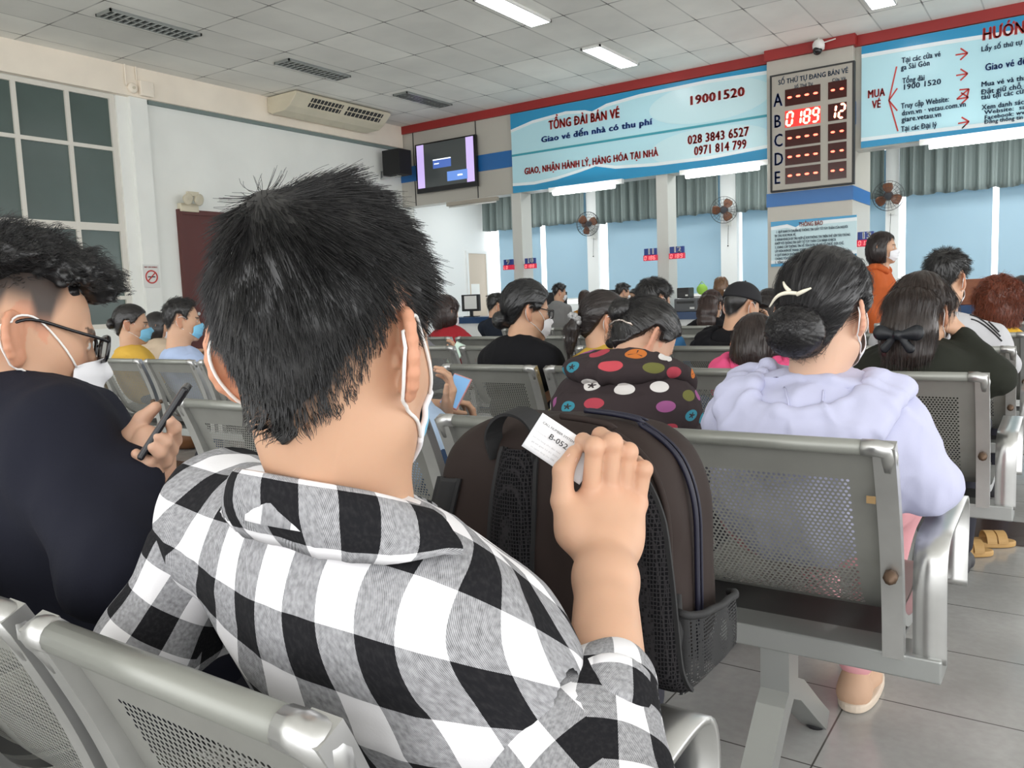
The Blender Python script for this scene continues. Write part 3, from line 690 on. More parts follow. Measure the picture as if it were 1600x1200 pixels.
# ceiling suspended air conditioner along the left wall
ya, yb_ = 2.665 * CE, 3.30 * CE; zt_ = ZC - 0.015
ac = thing('air_conditioner', 'long ivory air conditioner hung under the ceiling on the left wall', 'air conditioner', (XL + 0.3, (ya + yb_) / 2, zt_ - .25))
prof = [(XL + .10, zt_ - .23), (XL + .10, zt_), (XL + .78, zt_), (XL + .80, zt_ - .04), (XL + .62, zt_ - .20), (XL + .50, zt_ - .26), (XL + .2, zt_ - .27)]
bevel(MB().prism(prof, ya, yb_, 1).part('casing', M_ivory, ac), 0.015, 3)
dn = np.array([0.16, 0, -0.18]); A_, B_ = np.array([XL + .80, 0, zt_ - .04]), np.array([XL + .62, 0, zt_ - .20]); nrm = np.array([.66, 0, -.75])
mb, mb2 = MB(), MB()
for (t0, t1) in ((0.16, 0.48), (0.53, 0.92)):
    for k, (f0, f1) in enumerate(((.12, .42), (.52, .82))):
        P0 = A_ + (B_ - A_) * f0; P1 = A_ + (B_ - A_) * f1; y0_, y1_ = ya + (yb_ - ya) * t0, ya + (yb_ - ya) * t1
        v = []
        for off in (0.0, 0.006):
            for (p, y) in ((P0, y0_), (P0, y1_), (P1, y1_), (P1, y0_)): v.append(p + [0, y, 0] + nrm * (off - .001))
        mb.add(v, [(3, 2, 1, 0), (4, 5, 6, 7), (0, 1, 5, 4), (1, 2, 6, 5), (2, 3, 7, 6), (3, 0, 4, 7)])
    for i in range(9):
        y = y0_ + (y1_ - y0_) * (i + .5) / 9; P0 = A_ + (B_ - A_) * .10; P1 = A_ + (B_ - A_) * .84
        mb2.tube([P0 + [0, y, 0] + nrm * .006, P1 + [0, y, 0] + nrm * .006], .006, 6)
mb.part('air_outlet', M_dark, ac); mb2.part('louvre', M_ivory, ac)
mb = MB()
for y in (ya + .1, yb_ - .1): mb.bb((XL + .2, y - .02, zt_), (XL + .6, y + .02, ZC))
mb.part('hanger', M_alu, ac)
# emergency lamp over the maroon door
p = at_x(295, 320, XL + .08)
el = thing('emergency_light', 'old twin head emergency lamp above the maroon door', 'light', p)
bevel(MB().bb((XL, p[1] - .14, p[2] - .10), (XL + .09, p[1] + .16, p[2] + .02)).part('battery_box', M_ivory, el), 0.008)
for dy in (-.09, .09):
    h = MB().lathe(p + [0.10, dy, .07], [(0.0, -.05), (.04, -.05), (.075, 0), (.085, .03), (.07, .035), (0.0, .03)], (.9, .2, -.2), 18).part('lamp_head', M_ivory, el, smooth=True)
    MB().cyl(p + [.06, dy, 0.02], p + [.08, dy, .06], .012).part('lamp_arm', M_ivory, h)
bevel(MB().bb((XL, p[1] + .02, p[2] + .13), (XL + .06, p[1] + .2, p[2] + .20)).part('wiring_box', M_ivory, el), .006)
# no smoking sign on the pier
y0_ = 2.005 * CE; z0_ = zc(.155); xx = XL + 0.072
ns = thing('no_smoking_sign', 'small white no smoking sign with a red ring on the left pier', 'sign', (xx, y0_, z0_ - .16))
MB().bb((xx, y0_ - .12, z0_ - .16), (xx + .006, y0_ + .12, z0_ + .16)).part('plate', M_whiteplastic, ns)
mb = MB(); mb.tube([(xx + .008, y0_ + .085 * math.cos(a), z0_ - .01 + .085 * math.sin(a)) for a in np.linspace(0, 2 * math.pi, 28, endpoint=False)], .010, 6, False, closed=True); mb.tube([(xx + .008, y0_ - .06, z0_ - .07), (xx + .008, y0_ + .06, z0_ + .05)], .008, 6); mb.part('red_ring', M_letred, ns)
mb = MB(); mb.bb((xx + .006, y0_ - .055, z0_ - .018), (xx + .009, y0_ + .055, z0_ - .002)); mb.part('cigarette', M_letblack, ns)
lettering([('NO SMOKING', -.10, 0, .028, .02, 1.1, 'LEFT')], np.array([xx + .006, y0_, z0_ + .115]), np.array([0, 1.0, 0]), EZ, M_letred, ns)
# siren and junction box on the beam
p = at_x(206, 138, XL + .10)
t = thing('wall_bell', 'small round cream bell on the beam above the pier', 'bell', p)
MB().lathe(p, [(.07, 0), (.07, .03), (.055, .045), (.03, .05), (0.0, .05)], (1, 0, 0), 20).part('bell_dome', M_cream, t, smooth=True)
MB().lathe(p + [.05, 0, 0], [(.02, 0), (.02, .015), (0.0, .015)], (1, 0, 0), 12).part('centre_screw', M_ivory, t)
p = at_x(226, 140, XL + .10)
t = thing('junction_box', 'square ivory junction box right of the round bell on the beam', 'box', p)
bevel(MB().bb(p - [0, .10, .10], p + [.07, .10, .10]).part('box', M_cream, t), .01)
mb = MB(); mb.tube([p + [.02, -.12, .10], p + [.02, -.12, .5]], .012, 8); mb.tube([p + [.02, -.28, .0], p + [.02, -.28, .5]], .012, 8); mb.part('conduit', M_cream, t, smooth=True)
# dome camera on the column band
p = at_y(1279, 73, YF - .25)
t = thing('security_camera', 'white dome security camera hanging over the queue display', 'camera', p)
MB().lathe(p + [0, 0, .02], [(.05, .07), (.075, .03), (.08, 0), (.075, -.06), (0.0, -.06)], (0, 0, 1), 20).part('housing', M_whiteplastic, t, smooth=True)
MB().sphere(p - [.01, .02, .05], .062, 16).part('dome', mat('smoked dome', (.01, .01, .012), .1), t, smooth=True)
mb = MB(); mb.cyl(p + [0, 0, .08], (p[0], p[1], ZC), .016); mb.tube([p + [.06, 0, .04], p + [.22, 0, .06]], .008); mb.part('mount', M_whiteplastic, t)
# wall fans on the piers
M_guard = mat('fan wire', (0.06, 0.06, 0.065), .4, metal=.5); M_blade = mat('amber fan blade', (0.20, 0.075, 0.035), .3)
def wall_fan(px, py, label, face):
    c = at_y(px, py, YB - .38); f = np.array(face, float); f /= np.linalg.norm(f)
    t = thing('wall_fan', label, 'fan', c, 'wall fans on the window piers')
    ref = np.array([0, 0, 1.0]); A = np.cross(f, ref); A /= np.linalg.norm(A); B = np.cross(A, f)
    R = .235; mb = MB()
    for r_, off in ((R, 0), (R, .035), (R * .8, .07), (R * .55, .085), (R * .3, .09)):
        mb.tube([c + f * off + r_ * (math.cos(a) * A + math.sin(a) * B) for a in np.linspace(0, 2 * math.pi, 28, endpoint=False)], .0045 if r_ == R else .003, 5, False, closed=True)
    for k in range(24):
        a = 2 * math.pi * k / 24; d = math.cos(a) * A + math.sin(a) * B
        mb.tube([c + f * .09 + d * .05, c + f * .085 + d * R * .55, c + f * .07 + d * R * .8, c + f * .02 + d * R, c - f * .05 + d * R * .7, c - f * .07 + d * R * .25], .0022, 4)
    mb.part('guard', M_guard, t)
    MB().lathe(c + f * .085, [(.055, -.01), (.055, .008), (0.0, .012)], f, 20).part('guard_badge', M_letblack, t)
    for k in range(3):
        V = []; a0 = 2 * math.pi * k / 3 + px
        for i in range(7):
            r_ = .04 + .165 * i / 6
            for j in range(6):
                w = (j / 5 - .5) * (0.5 + 1.15 * math.sin(math.pi * (0.25 + .65 * i / 6))); a = a0 + w * .75
                V.append(c + r_ * (math.cos(a) * A + math.sin(a) * B) + f * (w * .035))
        F = [(i * 6 + j, i * 6 + j + 1, i * 6 + 7 + j, i * 6 + 6 + j) for i in range(6) for j in range(5)]
        o = part('blade', np.array(V), F, M_blade, t); s_ = o.modifiers.new('thick', 'SOLIDIFY'); s_.thickness = .003
    MB().lathe(c, [(.035, .03), (.045, -.03), (.07, -.06), (.075, -.15), (.05, -.19), (0.0, -.19)], f, 18).part('motor', mat('fan motor', (.10, .06, .05), .5), t, smooth=True)
    w = np.array([c[0], YB - .12, c[2] - .16])
    mb = MB(); mb.tube([c - f * .15, c - f * .16 - [0, 0, .1], w], .018, 8); mb.bb(w - [.05, .03, .12], w + [.05, 0, .09]); mb.part('wall_bracket', M_whiteplastic, t)
    mb = MB(); mb.tube([w - [0, .03, .1], w - [0.01, .04, .45]], .004, 5); mb.sphere(w - [.01, .04, .47], .014, 8); mb.part('pull_cord', M_dark, t)
wall_fan(918, 350, 'wall fan on the leftmost window pier, turned to the right', (.95, -.75, -.12))
wall_fan(1131, 328, 'wall fan on the middle window pier left of the clad column', (.35, -1, -.12))
wall_fan(1388, 306, 'wall fan right of the clad column above the woman in orange', (.15, -1, -.12))

# ------------------------------------------------------------------ ticket counter and desk equipment
M_cblue = mat('counter navy', (0.012, 0.05, 0.14), .3); M_wood = mat('reddish wood', (.25, .07, .02), .35, vary=(4, .15))
ct = thing('ticket_counter', 'long ticket counter with a navy edge and white front', 'counter', (-3.5, YF - .25, 0))
MB().bb((-9.6, YF - .55, .69), (X1 - .5, YF + .25, .80)).part('counter_top', M_cblue, ct)
MB().bb((-9.6, YF - .50, 0), (X1 - .5, YF - .42, .69)).part('front_panel', M_white, ct)
zt2 = .80
def monitor(px, py, y, label, paper=False, w=.42, h=.28):
    p = at_y(px, py, y); t = thing('computer_monitor', label, 'monitor', (p[0], y, zt2), 'monitors on the ticket counter')
    zc_ = max(p[2], zt2 + .10 + h / 2); bevel(MB().bb((p[0] - w / 2, y, zc_ - h / 2), (p[0] + w / 2, y + .05, zc_ + h / 2)).part('display_back', M_black, t), .008)
    mb = MB(); mb.bb((p[0] - .03, y + .01, zt2), (p[0] + .03, y + .04, zc_)); mb.bb((p[0] - .12, y - .06, zt2), (p[0] + .12, y + .12, zt2 + .015)); mb.part('stand', M_black, t)
    if paper: MB().bb((p[0] - w * .33, y - .003, zc_ - h * .36), (p[0] + w * .36, y - .0005, zc_ + h * .42)).part('taped_paper', mat('paper'), t)
monitor(735, 478, YF - .3, 'black monitor back with a taped white paper on the counter', True, .40, .30)
monitor(868, 470, YF - .1, 'black monitor behind the man in the grey hooded jacket', False)
monitor(955, 468, YF - .1, 'black monitor left of the dark haired man at the counter', False)
monitor(1136, 462, YF - .1, 'black monitor next to the white printer and green bag', False, .3)
def desk_box(name, label, cat, px, py, y, w, d, h, m, top=None, slot=None):
    p = at_y(px, py, y); t = thing(name, label, cat, (p[0], y, zt2 if not top else top)); z = zt2 if not top else top
    bevel(MB().bb((p[0] - w / 2, y - d / 2, z), (p[0] + w / 2, y + d / 2, z + h)).part('housing', m, t), .015, 3)
    MB().bb((p[0] - w * .38, y - d / 2 - .006, z + h * .62), (p[0] + w * .38, y - d / 2 + .01, z + h * .8)).part('paper_slot', slot or M_dark, t)
    MB().bb((p[0] + w * .2, y - d / 2 - .004, z + h * .2), (p[0] + w * .4, y - d / 2 + .01, z + h * .35)).part('label_plate', M_whiteplastic, t)
    return p[0], z + h
M_pgrey = mat('printer grey', (.10, .105, .11), .5)
xq, zq = desk_box('ticket_printer', 'squat dark grey ticket printer on the counter below the small black one', 'printer', 1078, 478, YF - .3, .36, .36, .20, M_pgrey)
desk_box('receipt_printer', 'small black receipt printer stacked on the grey printer', 'printer', 1071, 460, YF - .3, .20, .2, .16, M_black, top=.802 + .20)
desk_box('office_printer', 'white office printer beside the dark grey ticket printer', 'printer', 1100, 475, YF + .05, .34, .3, .24, M_whiteplastic)
p = at_y(1097, 452, YF + .05)
S_ = MB().sphere((p[0], YF + .05, .8 + .24 + .085), (.09, .06, .085), 14); S_.tube([(p[0] - .05, YF + .05, 1.19), (p[0], YF + .05, 1.25), (p[0] + .05, YF + .05, 1.19)], .006, 6)
S_.solo('plastic_bag', mat('lime plastic', (.35, .65, .08), .4), 'lime green plastic bag on the white printer', 'bag', smooth=True)
p = at_y(1512, 462, YF - .2)
wd = thing('wooden_cabinet', 'reddish wooden cabinet on the counter behind the curly haired woman', 'cabinet', (p[0], YF - .2, .8))
bevel(MB().bb((p[0] - .35, YF - .35, .801), (p[0] + .75, YF + .1, 1.12)).part('body', M_wood, wd), .006)
MB().bb((p[0] - .30, YF - .36, .84), (p[0] + .18, YF - .345, 1.08)).part('door', M_wood, wd); MB().bb((p[0] + .22, YF - .36, .84), (p[0] + .70, YF - .345, 1.08)).part('door', M_wood, wd)

# ------------------------------------------------------------------ perforated steel benches
M_steel = mat('painted steel', (0.27, 0.27, 0.25), .38, metal=.35, vary=(9, .08)); M_rail = mat('rail steel', (0.27, 0.275, 0.25), .36, metal=.35)
M_chrome = mat('worn aluminium', (0.56, 0.56, 0.55), .3, metal=.85, vary=(14, .06)); M_beam = mat('beam steel', (0.36, 0.37, 0.36), .3, metal=.6); M_plate = mat('dark seat support', (.10, .10, .10), .35, metal=.5); M_bolt = mat('rusty bolt', (.14, .09, .06), .5, metal=.6)
M_smudge = None
SEATW, PITCH_S = .478, .5415
def steel_worn():
    m = M_steel; b = NB(m); tc = b.n('ShaderNodeTexCoord')
    n = b.noise(tc.outputs['Object'], 5, 6); d = b.ramp(n, .58, .72)
    src = b.b.inputs['Base Color'].links[0].from_socket
    b.l(b.mix(b.math('MULTIPLY', d, .5), src, (.12, .11, .09)), b.b.inputs['Base Color'])
steel_worn()
BACKP = [(.0, .792), (.015, .765), (.045, .70), (.078, .62), (.108, .55), (.140, .49), (.175, .445), (.215, .42)]
SEATP = [(.215, .42), (.27, .41), (.36, .415), (.46, .43), (.52, .435), (.55, .42), (.56, .40)]
def resample(P, n):
    P = np.asarray(P, float)
    for _ in range(3):
        Q = [P[0]]
        for a, b in zip(P[:-1], P[1:]): Q += [a * .75 + b * .25, a * .25 + b * .75]
        Q.append(P[-1]); P = np.array(Q)
    s = np.r_[0, np.cumsum(np.linalg.norm(np.diff(P, axis=0), axis=1))]; t = np.linspace(0, s[-1], n)
    return np.stack([np.interp(t, s, P[:, k]) for k in range(P.shape[1])], 1), s[-1]
def perforated(prof, w, px, pz, r, margin, top_m, bot_m):
    """bent sheet with real staggered round holes; x across, profile in y,z"""
    P, L = resample(prof, 80); sarr = np.linspace(0, L, 80)
    nx = int((w - 2 * margin) / px); ns = int((L - top_m - bot_m) / pz)
    hole = 6; V = []; F = []
    def pt(x, s): return (x, float(np.interp(s, sarr, P[:, 0])), float(np.interp(s, sarr, P[:, 1])))
    x0 = -nx * px / 2
    cell_corners = {}
    for j in range(ns):
        off = (px / 2) if j % 2 else 0.0
        for i in range(nx - (1 if j % 2 else 0)):
            cx = x0 + px * (i + .5) + off; cs = top_m + pz * (j + .5); b = len(V)
            ring = []
            for k in range(8):
                a = math.pi / 4 * k + math.pi / 8; ring.append(pt(cx + r * math.cos(a), cs + r * math.sin(a)))
            out = [pt(cx + px / 2 * dx, cs + pz / 2 * dy) for dx, dy in ((1, 0), (1, 1), (0, 1), (-1, 1), (-1, 0), (-1, -1), (0, -1), (1, -1))]
            V += ring + out
            # outer k sits between ring k-1 and ring k
            for k in range(8): F.append((b + 8 + k, b + 8 + (k + 1) % 8, b + k)); F.append((b + k, b + 8 + (k + 1) % 8, b + (k + 1) % 8))
        if j % 2:   # half cells at both ends
            for sx, xe in ((-1, x0), (1, x0 + px * nx)):
                xa, xb = (xe, xe + px / 2) if sx < 0 else (xe - px / 2, xe); b = len(V)
                V += [pt(xa, top_m + pz * j), pt(xb, top_m + pz * j), pt(xb, top_m + pz * (j + 1)), pt(xa, top_m + pz * (j + 1))]; F.append((b, b + 1, b + 2, b + 3))
    def grid(xa, xb, sa, sb, n):
        b = len(V); ss = np.linspace(sa, sb, n)
        for s in ss: V.append(pt(xa, s)); V.append(pt(xb, s))
        for i in range(n - 1): F.append((b + 2 * i, b + 2 * i + 1, b + 2 * i + 3, b + 2 * i + 2))
    xe = px * nx / 2; se = top_m + pz * ns
    grid(-w / 2, -xe, 0, L, 40); grid(xe, w / 2, 0, L, 40); grid(-xe, xe, 0, top_m, 12); grid(-xe, xe, se, L, 10)
    return np.array(V), F
Vb, Fb = perforated(BACKP, SEATW - .03, .0098, .0085, .0031, .055, .075, .02)
Vs_, Fs_ = perforated(SEATP, SEATW - .03, .0196, .017, .0062, .05, .03, .03)
ME_back = mesh_np('backrest', Vb, Fb, M_steel); ME_seat = mesh_np('seat_pan', Vs_, Fs_, M_steel)
def mk(name, mb, m, sm=True):
    return mesh_np(name, np.array(mb.v), mb.f, m, smooth=sm)
ME_rail = mk('top_rail', MB().tube([(-SEATW / 2 + .02, -.004, .793), (SEATW / 2 - .02, -.004, .793)], .0145, 14), M_rail)
fp, _ = resample([(-.004, .800), (.004, .785), (.05, .68), (.085, .57), (.105, .47), (.115, .365)], 26)
sp_, _ = resample([(.10, .50), (.13, .445), (.19, .405), (.30, .395), (.45, .41), (.535, .415), (.56, .385)], 26)
def side(sx):
    mb = MB(); x = sx * (SEATW / 2 - .008)
    mb.strip([(x, a, b) for a, b in fp], .019, .026, (1, 0, 0)); mb.strip([(x, a, b) for a, b in sp_], .014, .022, (1, 0, 0))
    return mb
ME_sideL, ME_sideR = mk('side_frame', side(-1), M_chrome, False), mk('side_frame', side(1), M_chrome, False)
def corner(sx):
    mb = MB(); x = sx * (SEATW / 2)
    mb.tube([(x - sx * .045, -.004, .793), (x - sx * .02, -.004, .793), (x - sx * .004, -.002, .790), (x - sx * .002, .006, .778), (x - sx * .004, .018, .752)], [.0158, .0162, .017, .0165, .014], 12)
    return mb
ME_corL, ME_corR = mk('corner_cap', corner(-1), M_chrome), mk('corner_cap', corner(1), M_chrome)
def boltm(sx): return MB().lathe((sx * (SEATW / 2 - .008), .068, .535), [(.013, -.012), (.013, .004), (.009, .006), (.009, .012), (0.0, .013)], (0, -1, -.25), 8)
ME_bolL, ME_bolR = mk('bolt', boltm(-1), M_bolt), mk('bolt', boltm(1), M_bolt)
ap, _ = resample([(.13, .36), (.125, .45), (.12, .52), (.13, .575), (.17, .598), (.26, .60), (.36, .605), (.45, .612), (.50, .60), (.515, .54), (.50, .48), (.49, .40)], 60)
ME_arm = mk('armrest', MB().strip([(0, a, b) for a, b in ap], .029, .009, (1, 0, 0)), M_chrome)
for me in (ME_sideL, ME_sideR, ME_arm): pass
def legm():
    mb = MB()
    mb.bb((-.03, .115, .22), (.03, .185, .33))
    mb.strip([(0, .15, .235), (0, .10, .20), (0, -.02, .09), (0, -.10, .022)], .030, .045, (1, 0, 0)); mb.strip([(0, .15, .235), (0, .22, .20), (0, .36, .09), (0, .45, .022)], .030, .045, (1, 0, 0))
    return mb
ME_leg = mk('leg', legm(), M_beam, False)
def glide(y): return MB().lathe((0, y, 0), [(.022, 0), (.026, .006), (.02, .022), (.012, .03), (0.0, .03)], (0, 0, 1), 14)
ME_glA, ME_glB = mk('foot_glide', glide(-.10), M_black), mk('foot_glide', glide(.45), M_black)
def bench(xr, yt, n, label, legs=(0, 1), arms=1, sx=1.0):
    """n seats, right end at xr, top of the backrests at yt; seats face +y"""
    SW_, PS_ = SEATW * sx, PITCH_S * sx; W_ = (n - 1) * PS_ + SW_; xm = xr - W_ / 2
    t = thing('waiting_bench', label, 'bench', (xm, yt, 0), 'perforated steel waiting benches' if False else None)
    def add(name, me, p, loc=(0, 0, 0)):
        o = put(name, me, p); o.location = loc; o.scale[0] = sx if p is t and name in ('backrest', 'seat_pan', 'side_frame') else 1.0; BASE[o.name] = np.zeros(3); return o
    for i in range(n):
        x = W_ / 2 - SW_ / 2 - i * PS_
        b = add('backrest', ME_back, t, (x, 0, 0)); add('top_rail', ME_rail, b)
        for me in (ME_corL, ME_corR): add('corner_cap', me, b)
        add('seat_pan', ME_seat, t, (x, 0, 0))
        for me, bo in ((ME_sideL, ME_bolL), (ME_sideR, ME_bolR)): f_ = add('side_frame', me, t, (x, 0, 0)); add('bolt', bo, f_)
    mb = MB(); mb.bb((-W_ / 2 - .03, .11, .325), (W_ / 2 + .075, .20, .372)); o = put('beam', mk('beam', mb, M_beam, False), t); bevel(o, .004)
    mb = MB(); mb.bb((-W_ / 2 + .01, .2005, .352), (W_ / 2 - .01, .385, .360)); put('under_plate', mk('under_plate', mb, M_plate, False), t)
    for k, x in enumerate([W_ / 2 - SW_ / 2, -W_ / 2 + SW_ / 2] if n > 2 else [0.1]):
        l = add('leg', ME_leg, t, (x, 0, 0)); add('foot_glide', ME_glA, l); add('foot_glide', ME_glB, l)
    if arms:
        for x in ((W_ / 2 + .052, -W_ / 2 - .052) if arms == 2 else (W_ / 2 + .052,)): add('armrest', ME_arm, t, (x, 0, 0))
    return t
ROWY = [.354, 1.55, 2.84, 4.02, 5.10, 6.50, 7.80]
XR = [-.405, -.262, -.215, -.205, -.20, -.18, -.15]
bench(XR[0], ROWY[0], 4, 'nearest steel bench, under the man in the checked shirt', sx=.80)
bench(XR[1], ROWY[1], 4, 'steel bench of the woman in lavender, second from the viewer')
bench(XR[2], ROWY[2], 4, 'steel bench of the woman with the black bow, third from the viewer')
bench(-3.63, ROWY[2], 4, 'steel bench at the left under the man in the light blue shirt', arms=0)
bench(XR[3], ROWY[3], 4, 'steel bench of the man in the striped grey jacket')
bench(-2.66, ROWY[3], 4, 'steel bench behind the man in light blue, mostly hidden by the near head')
bench(XR[4], ROWY[4], 4, 'steel bench at the right edge, beyond the striped grey jacket', arms=0)
bench(-2.46, ROWY[4], 4, 'steel bench behind the red bobbed woman and the bun woman', arms=0)
bench(XR[5], ROWY[5], 4, 'far steel bench behind the black cap man', arms=0)
bench(-2.45, ROWY[5], 4, 'far steel bench beyond the bun woman in black', arms=0)

# a scrap of brown tape left on the nearest empty-looking backrest corner
p = at_y(1361, 781, ROWY[1] + .030)
sb_ = [o for o in bpy.data.objects if o.name.startswith('waiting_bench') and 'lavender' in o.get('label', '')][0]
MB().box(p, (.016, .0016, .014), None).part('tape_scrap', mat('old brown tape', (.30, .19, .08), .6), sb_)
from mathutils.bvhtree import BVHTree
# ================================================================== PEOPLE: tools
def unit(v): v = np.asarray(v, float); return v / (np.linalg.norm(v) + 1e-12)
def smin(a, b, k):
    h = np.maximum(k - np.abs(a - b), 0) / k
    return np.minimum(a, b) - h * h * k * 0.25
class Sdf:
    """rounded shapes blended into one continuous surface"""
    def __init__(s): s.p = []
    def cone(s, a, b, ra, rb=None, k=.02, ax=None, sc=1.0, op='u'):
        s.p.append(('c', np.asarray(a, float), np.asarray(b, float), ra, ra if rb is None else rb, k, None if ax is None else unit(ax), sc, op)); return s
    def chain(s, P, R, k=.02, **kw):
        R = [R] * len(P) if np.isscalar(R) else R
        for i in range(len(P) - 1): s.cone(P[i], P[i + 1], R[i], R[i + 1], k, **kw)
        return s
    def ell(s, c, r, M=None, k=.02, op='u'):
        s.p.append(('e', np.asarray(c, float), np.asarray(r, float), np.eye(3) if M is None else np.asarray(M, float), k, op)); return s
    def fn(s, lo, hi, f, k=.01, op='s'):
        s.p.append(('f', np.asarray(lo, float), np.asarray(hi, float), f, k, op)); return s
    def bounds(s, p):
        if p[0] == 'c':
            m = max(p[3], p[4]) * max(1, p[7]); return np.minimum(p[1], p[2]) - m, np.maximum(p[1], p[2]) + m
        if p[0] == 'e': m = p[2].max(); return p[1] - m, p[1] + m
        return p[1], p[2]
    def mesh(s, h, clip=None):
        bs = [s.bounds(p) for p in s.p if p[-1] == 'u']
        lo = np.min([b[0] for b in bs], 0) - 3 * h; hi = np.max([b[1] for b in bs], 0) + 3 * h
        if clip is not None: lo = np.maximum(lo, clip[0]); hi = np.minimum(hi, clip[1])
        n = np.ceil((hi - lo) / h).astype(int) + 1
        D = np.full(n, 0.5, np.float32)
        for p in s.p:
            k = p[-2] if p[0] != 'c' else p[5]
            b0, b1 = s.bounds(p); m = k + 3 * h
            i0 = np.clip(((b0 - m - lo) / h).astype(int), 0, n); i1 = np.clip(((b1 + m - lo) / h).astype(int) + 2, 0, n)
            if np.any(i1 <= i0): continue
            X = (lo[0] + h * np.arange(i0[0], i1[0]))[:, None, None].astype(np.float32); Y = (lo[1] + h * np.arange(i0[1], i1[1]))[None, :, None].astype(np.float32); Z = (lo[2] + h * np.arange(i0[2], i1[2]))[None, None, :].astype(np.float32)
            if p[0] == 'c':
                a, b, ra, rb, ax, sc = p[1], p[2], p[3], p[4], p[6], p[7]; d = b - a; L2 = max(d @ d, 1e-12)
                x, y, z = X - np.float32(a[0]), Y - np.float32(a[1]), Z - np.float32(a[2])
                t = np.clip((x * np.float32(d[0]) + y * np.float32(d[1]) + z * np.float32(d[2])) / np.float32(L2), 0, 1)
                x = x - t * np.float32(d[0]); y = y - t * np.float32(d[1]); z = z - t * np.float32(d[2])
                q = x * x + y * y + z * z
                if ax is not None and sc != 1.0:
                    w = x * np.float32(ax[0]) + y * np.float32(ax[1]) + z * np.float32(ax[2]); q = np.maximum(q + w * w * np.float32(1 / sc ** 2 - 1), 0)
                v = np.sqrt(q) - (np.float32(ra) + np.float32(rb - ra) * t)
            elif p[0] == 'e':
                c, r, M = p[1], p[2], p[3]
                x, y, z = X - np.float32(c[0]), Y - np.float32(c[1]), Z - np.float32(c[2]); k0 = 0; k1 = 0
                for i in range(3):
                    w = x * np.float32(M[i][0]) + y * np.float32(M[i][1]) + z * np.float32(M[i][2]); k0 = k0 + (w / np.float32(r[i])) ** 2; k1 = k1 + (w / np.float32(r[i] ** 2)) ** 2
                k0 = np.sqrt(k0); v = k0 * (k0 - 1) / (np.sqrt(k1) + np.float32(1e-9))
            else: v = p[3](X, Y, Z)
            sl = (slice(i0[0], i1[0]), slice(i0[1], i1[1]), slice(i0[2], i1[2]))
            op = p[-1]
            if op == 'u': D[sl] = smin(D[sl], v, np.float32(k))
            elif op == 's': D[sl] = -smin(-D[sl], v, np.float32(k))
            elif op == 'i': D[sl] = -smin(-D[sl], -v, np.float32(k))
        return surface_nets(D, lo, h)
def surface_nets(D, lo, h):
    S = D < 0; n = np.array(D.shape)
    c = np.zeros(n - 1, np.int8)
    for i in (0, 1):
        for j in (0, 1):
            for k in (0, 1): c += S[i:n[0] - 1 + i, j:n[1] - 1 + j, k:n[2] - 1 + k]
    I = np.argwhere((c > 0) & (c < 8)); acc = np.zeros((len(I), 3)); cnt = np.zeros(len(I))
    cor = [(i, j, k) for i in (0, 1) for j in (0, 1) for k in (0, 1)]
    vals = {q: D[I[:, 0] + q[0], I[:, 1] + q[1], I[:, 2] + q[2]].astype(float) for q in cor}
    for a in cor:
        for ax in range(3):
            if a[ax]: continue
            b = list(a); b[ax] = 1; va, vb = vals[a], vals[tuple(b)]; m = (va < 0) != (vb < 0)
            t = np.where(m, va / np.where(m, va - vb, 1), 0); P = np.tile(np.array(a, float), (len(I), 1)); P[:, ax] += t
            acc[m] += P[m]; cnt += m
    V = lo + h * (I + acc / cnt[:, None])
    vid = np.full(n - 1, -1, np.int64); vid[I[:, 0], I[:, 1], I[:, 2]] = np.arange(len(I)); F = []
    for ax in range(3):
        o = [(1, 2), (2, 0), (0, 1)][ax]
        sl0 = [slice(None)] * 3; sl1 = [slice(None)] * 3; sl0[ax] = slice(0, -1); sl1[ax] = slice(1, None)
        A, B = S[tuple(sl0)], S[tuple(sl1)]; E = np.argwhere(A != B); E = E[(E[:, o[0]] > 0) & (E[:, o[1]] > 0) & (E[:, o[0]] < n[o[0]] - 1) & (E[:, o[1]] < n[o[1]] - 1)]
        if not len(E): continue
        def g(du, dv):
            Q = E.copy(); Q[:, o[0]] -= du; Q[:, o[1]] -= dv; return vid[Q[:, 0], Q[:, 1], Q[:, 2]]
        f = np.stack([g(1, 1), g(0, 1), g(0, 0), g(1, 0)], 1); ins = A[E[:, 0], E[:, 1], E[:, 2]]
        f[~ins] = f[~ins][:, ::-1]; F.append(f)
    F = np.vstack(F); F = F[(F >= 0).all(1)]
    return V, F
def normals(V, F):
    a = np.cross(V[F[:, 2]] - V[F[:, 0]], V[F[:, 3 if F.shape[1] > 3 else 1]] - V[F[:, 1 if F.shape[1] > 3 else 0]])
    N = np.zeros_like(V)
    for k in range(F.shape[1]): np.add.at(N, F[:, k], a)
    return N / (np.linalg.norm(N, axis=1)[:, None] + 1e-12)
def vnoise(P, f, seed=0):
    P = np.asarray(P) * f + seed * 17.31; I = np.floor(P).astype(np.int64); w = P - I; w = w * w * (3 - 2 * w); out = 0
    for i in (0, 1):
        for j in (0, 1):
            for k in (0, 1):
                q = I + [i, j, k]; hsh = (q[:, 0] * 73856093) ^ (q[:, 1] * 19349663) ^ (q[:, 2] * 83492791); hsh = (hsh * 1103515245 + 12345 + seed * 7919) & 0x7fffffff
                hsh = (hsh ^ (hsh >> 13)) * 60493 & 0x7fffffff
                r = (hsh % 10007) / 10007.0 * 2 - 1
                out = out + r * (w[:, 0] if i else 1 - w[:, 0]) * (w[:, 1] if j else 1 - w[:, 1]) * (w[:, 2] if k else 1 - w[:, 2])
    return out
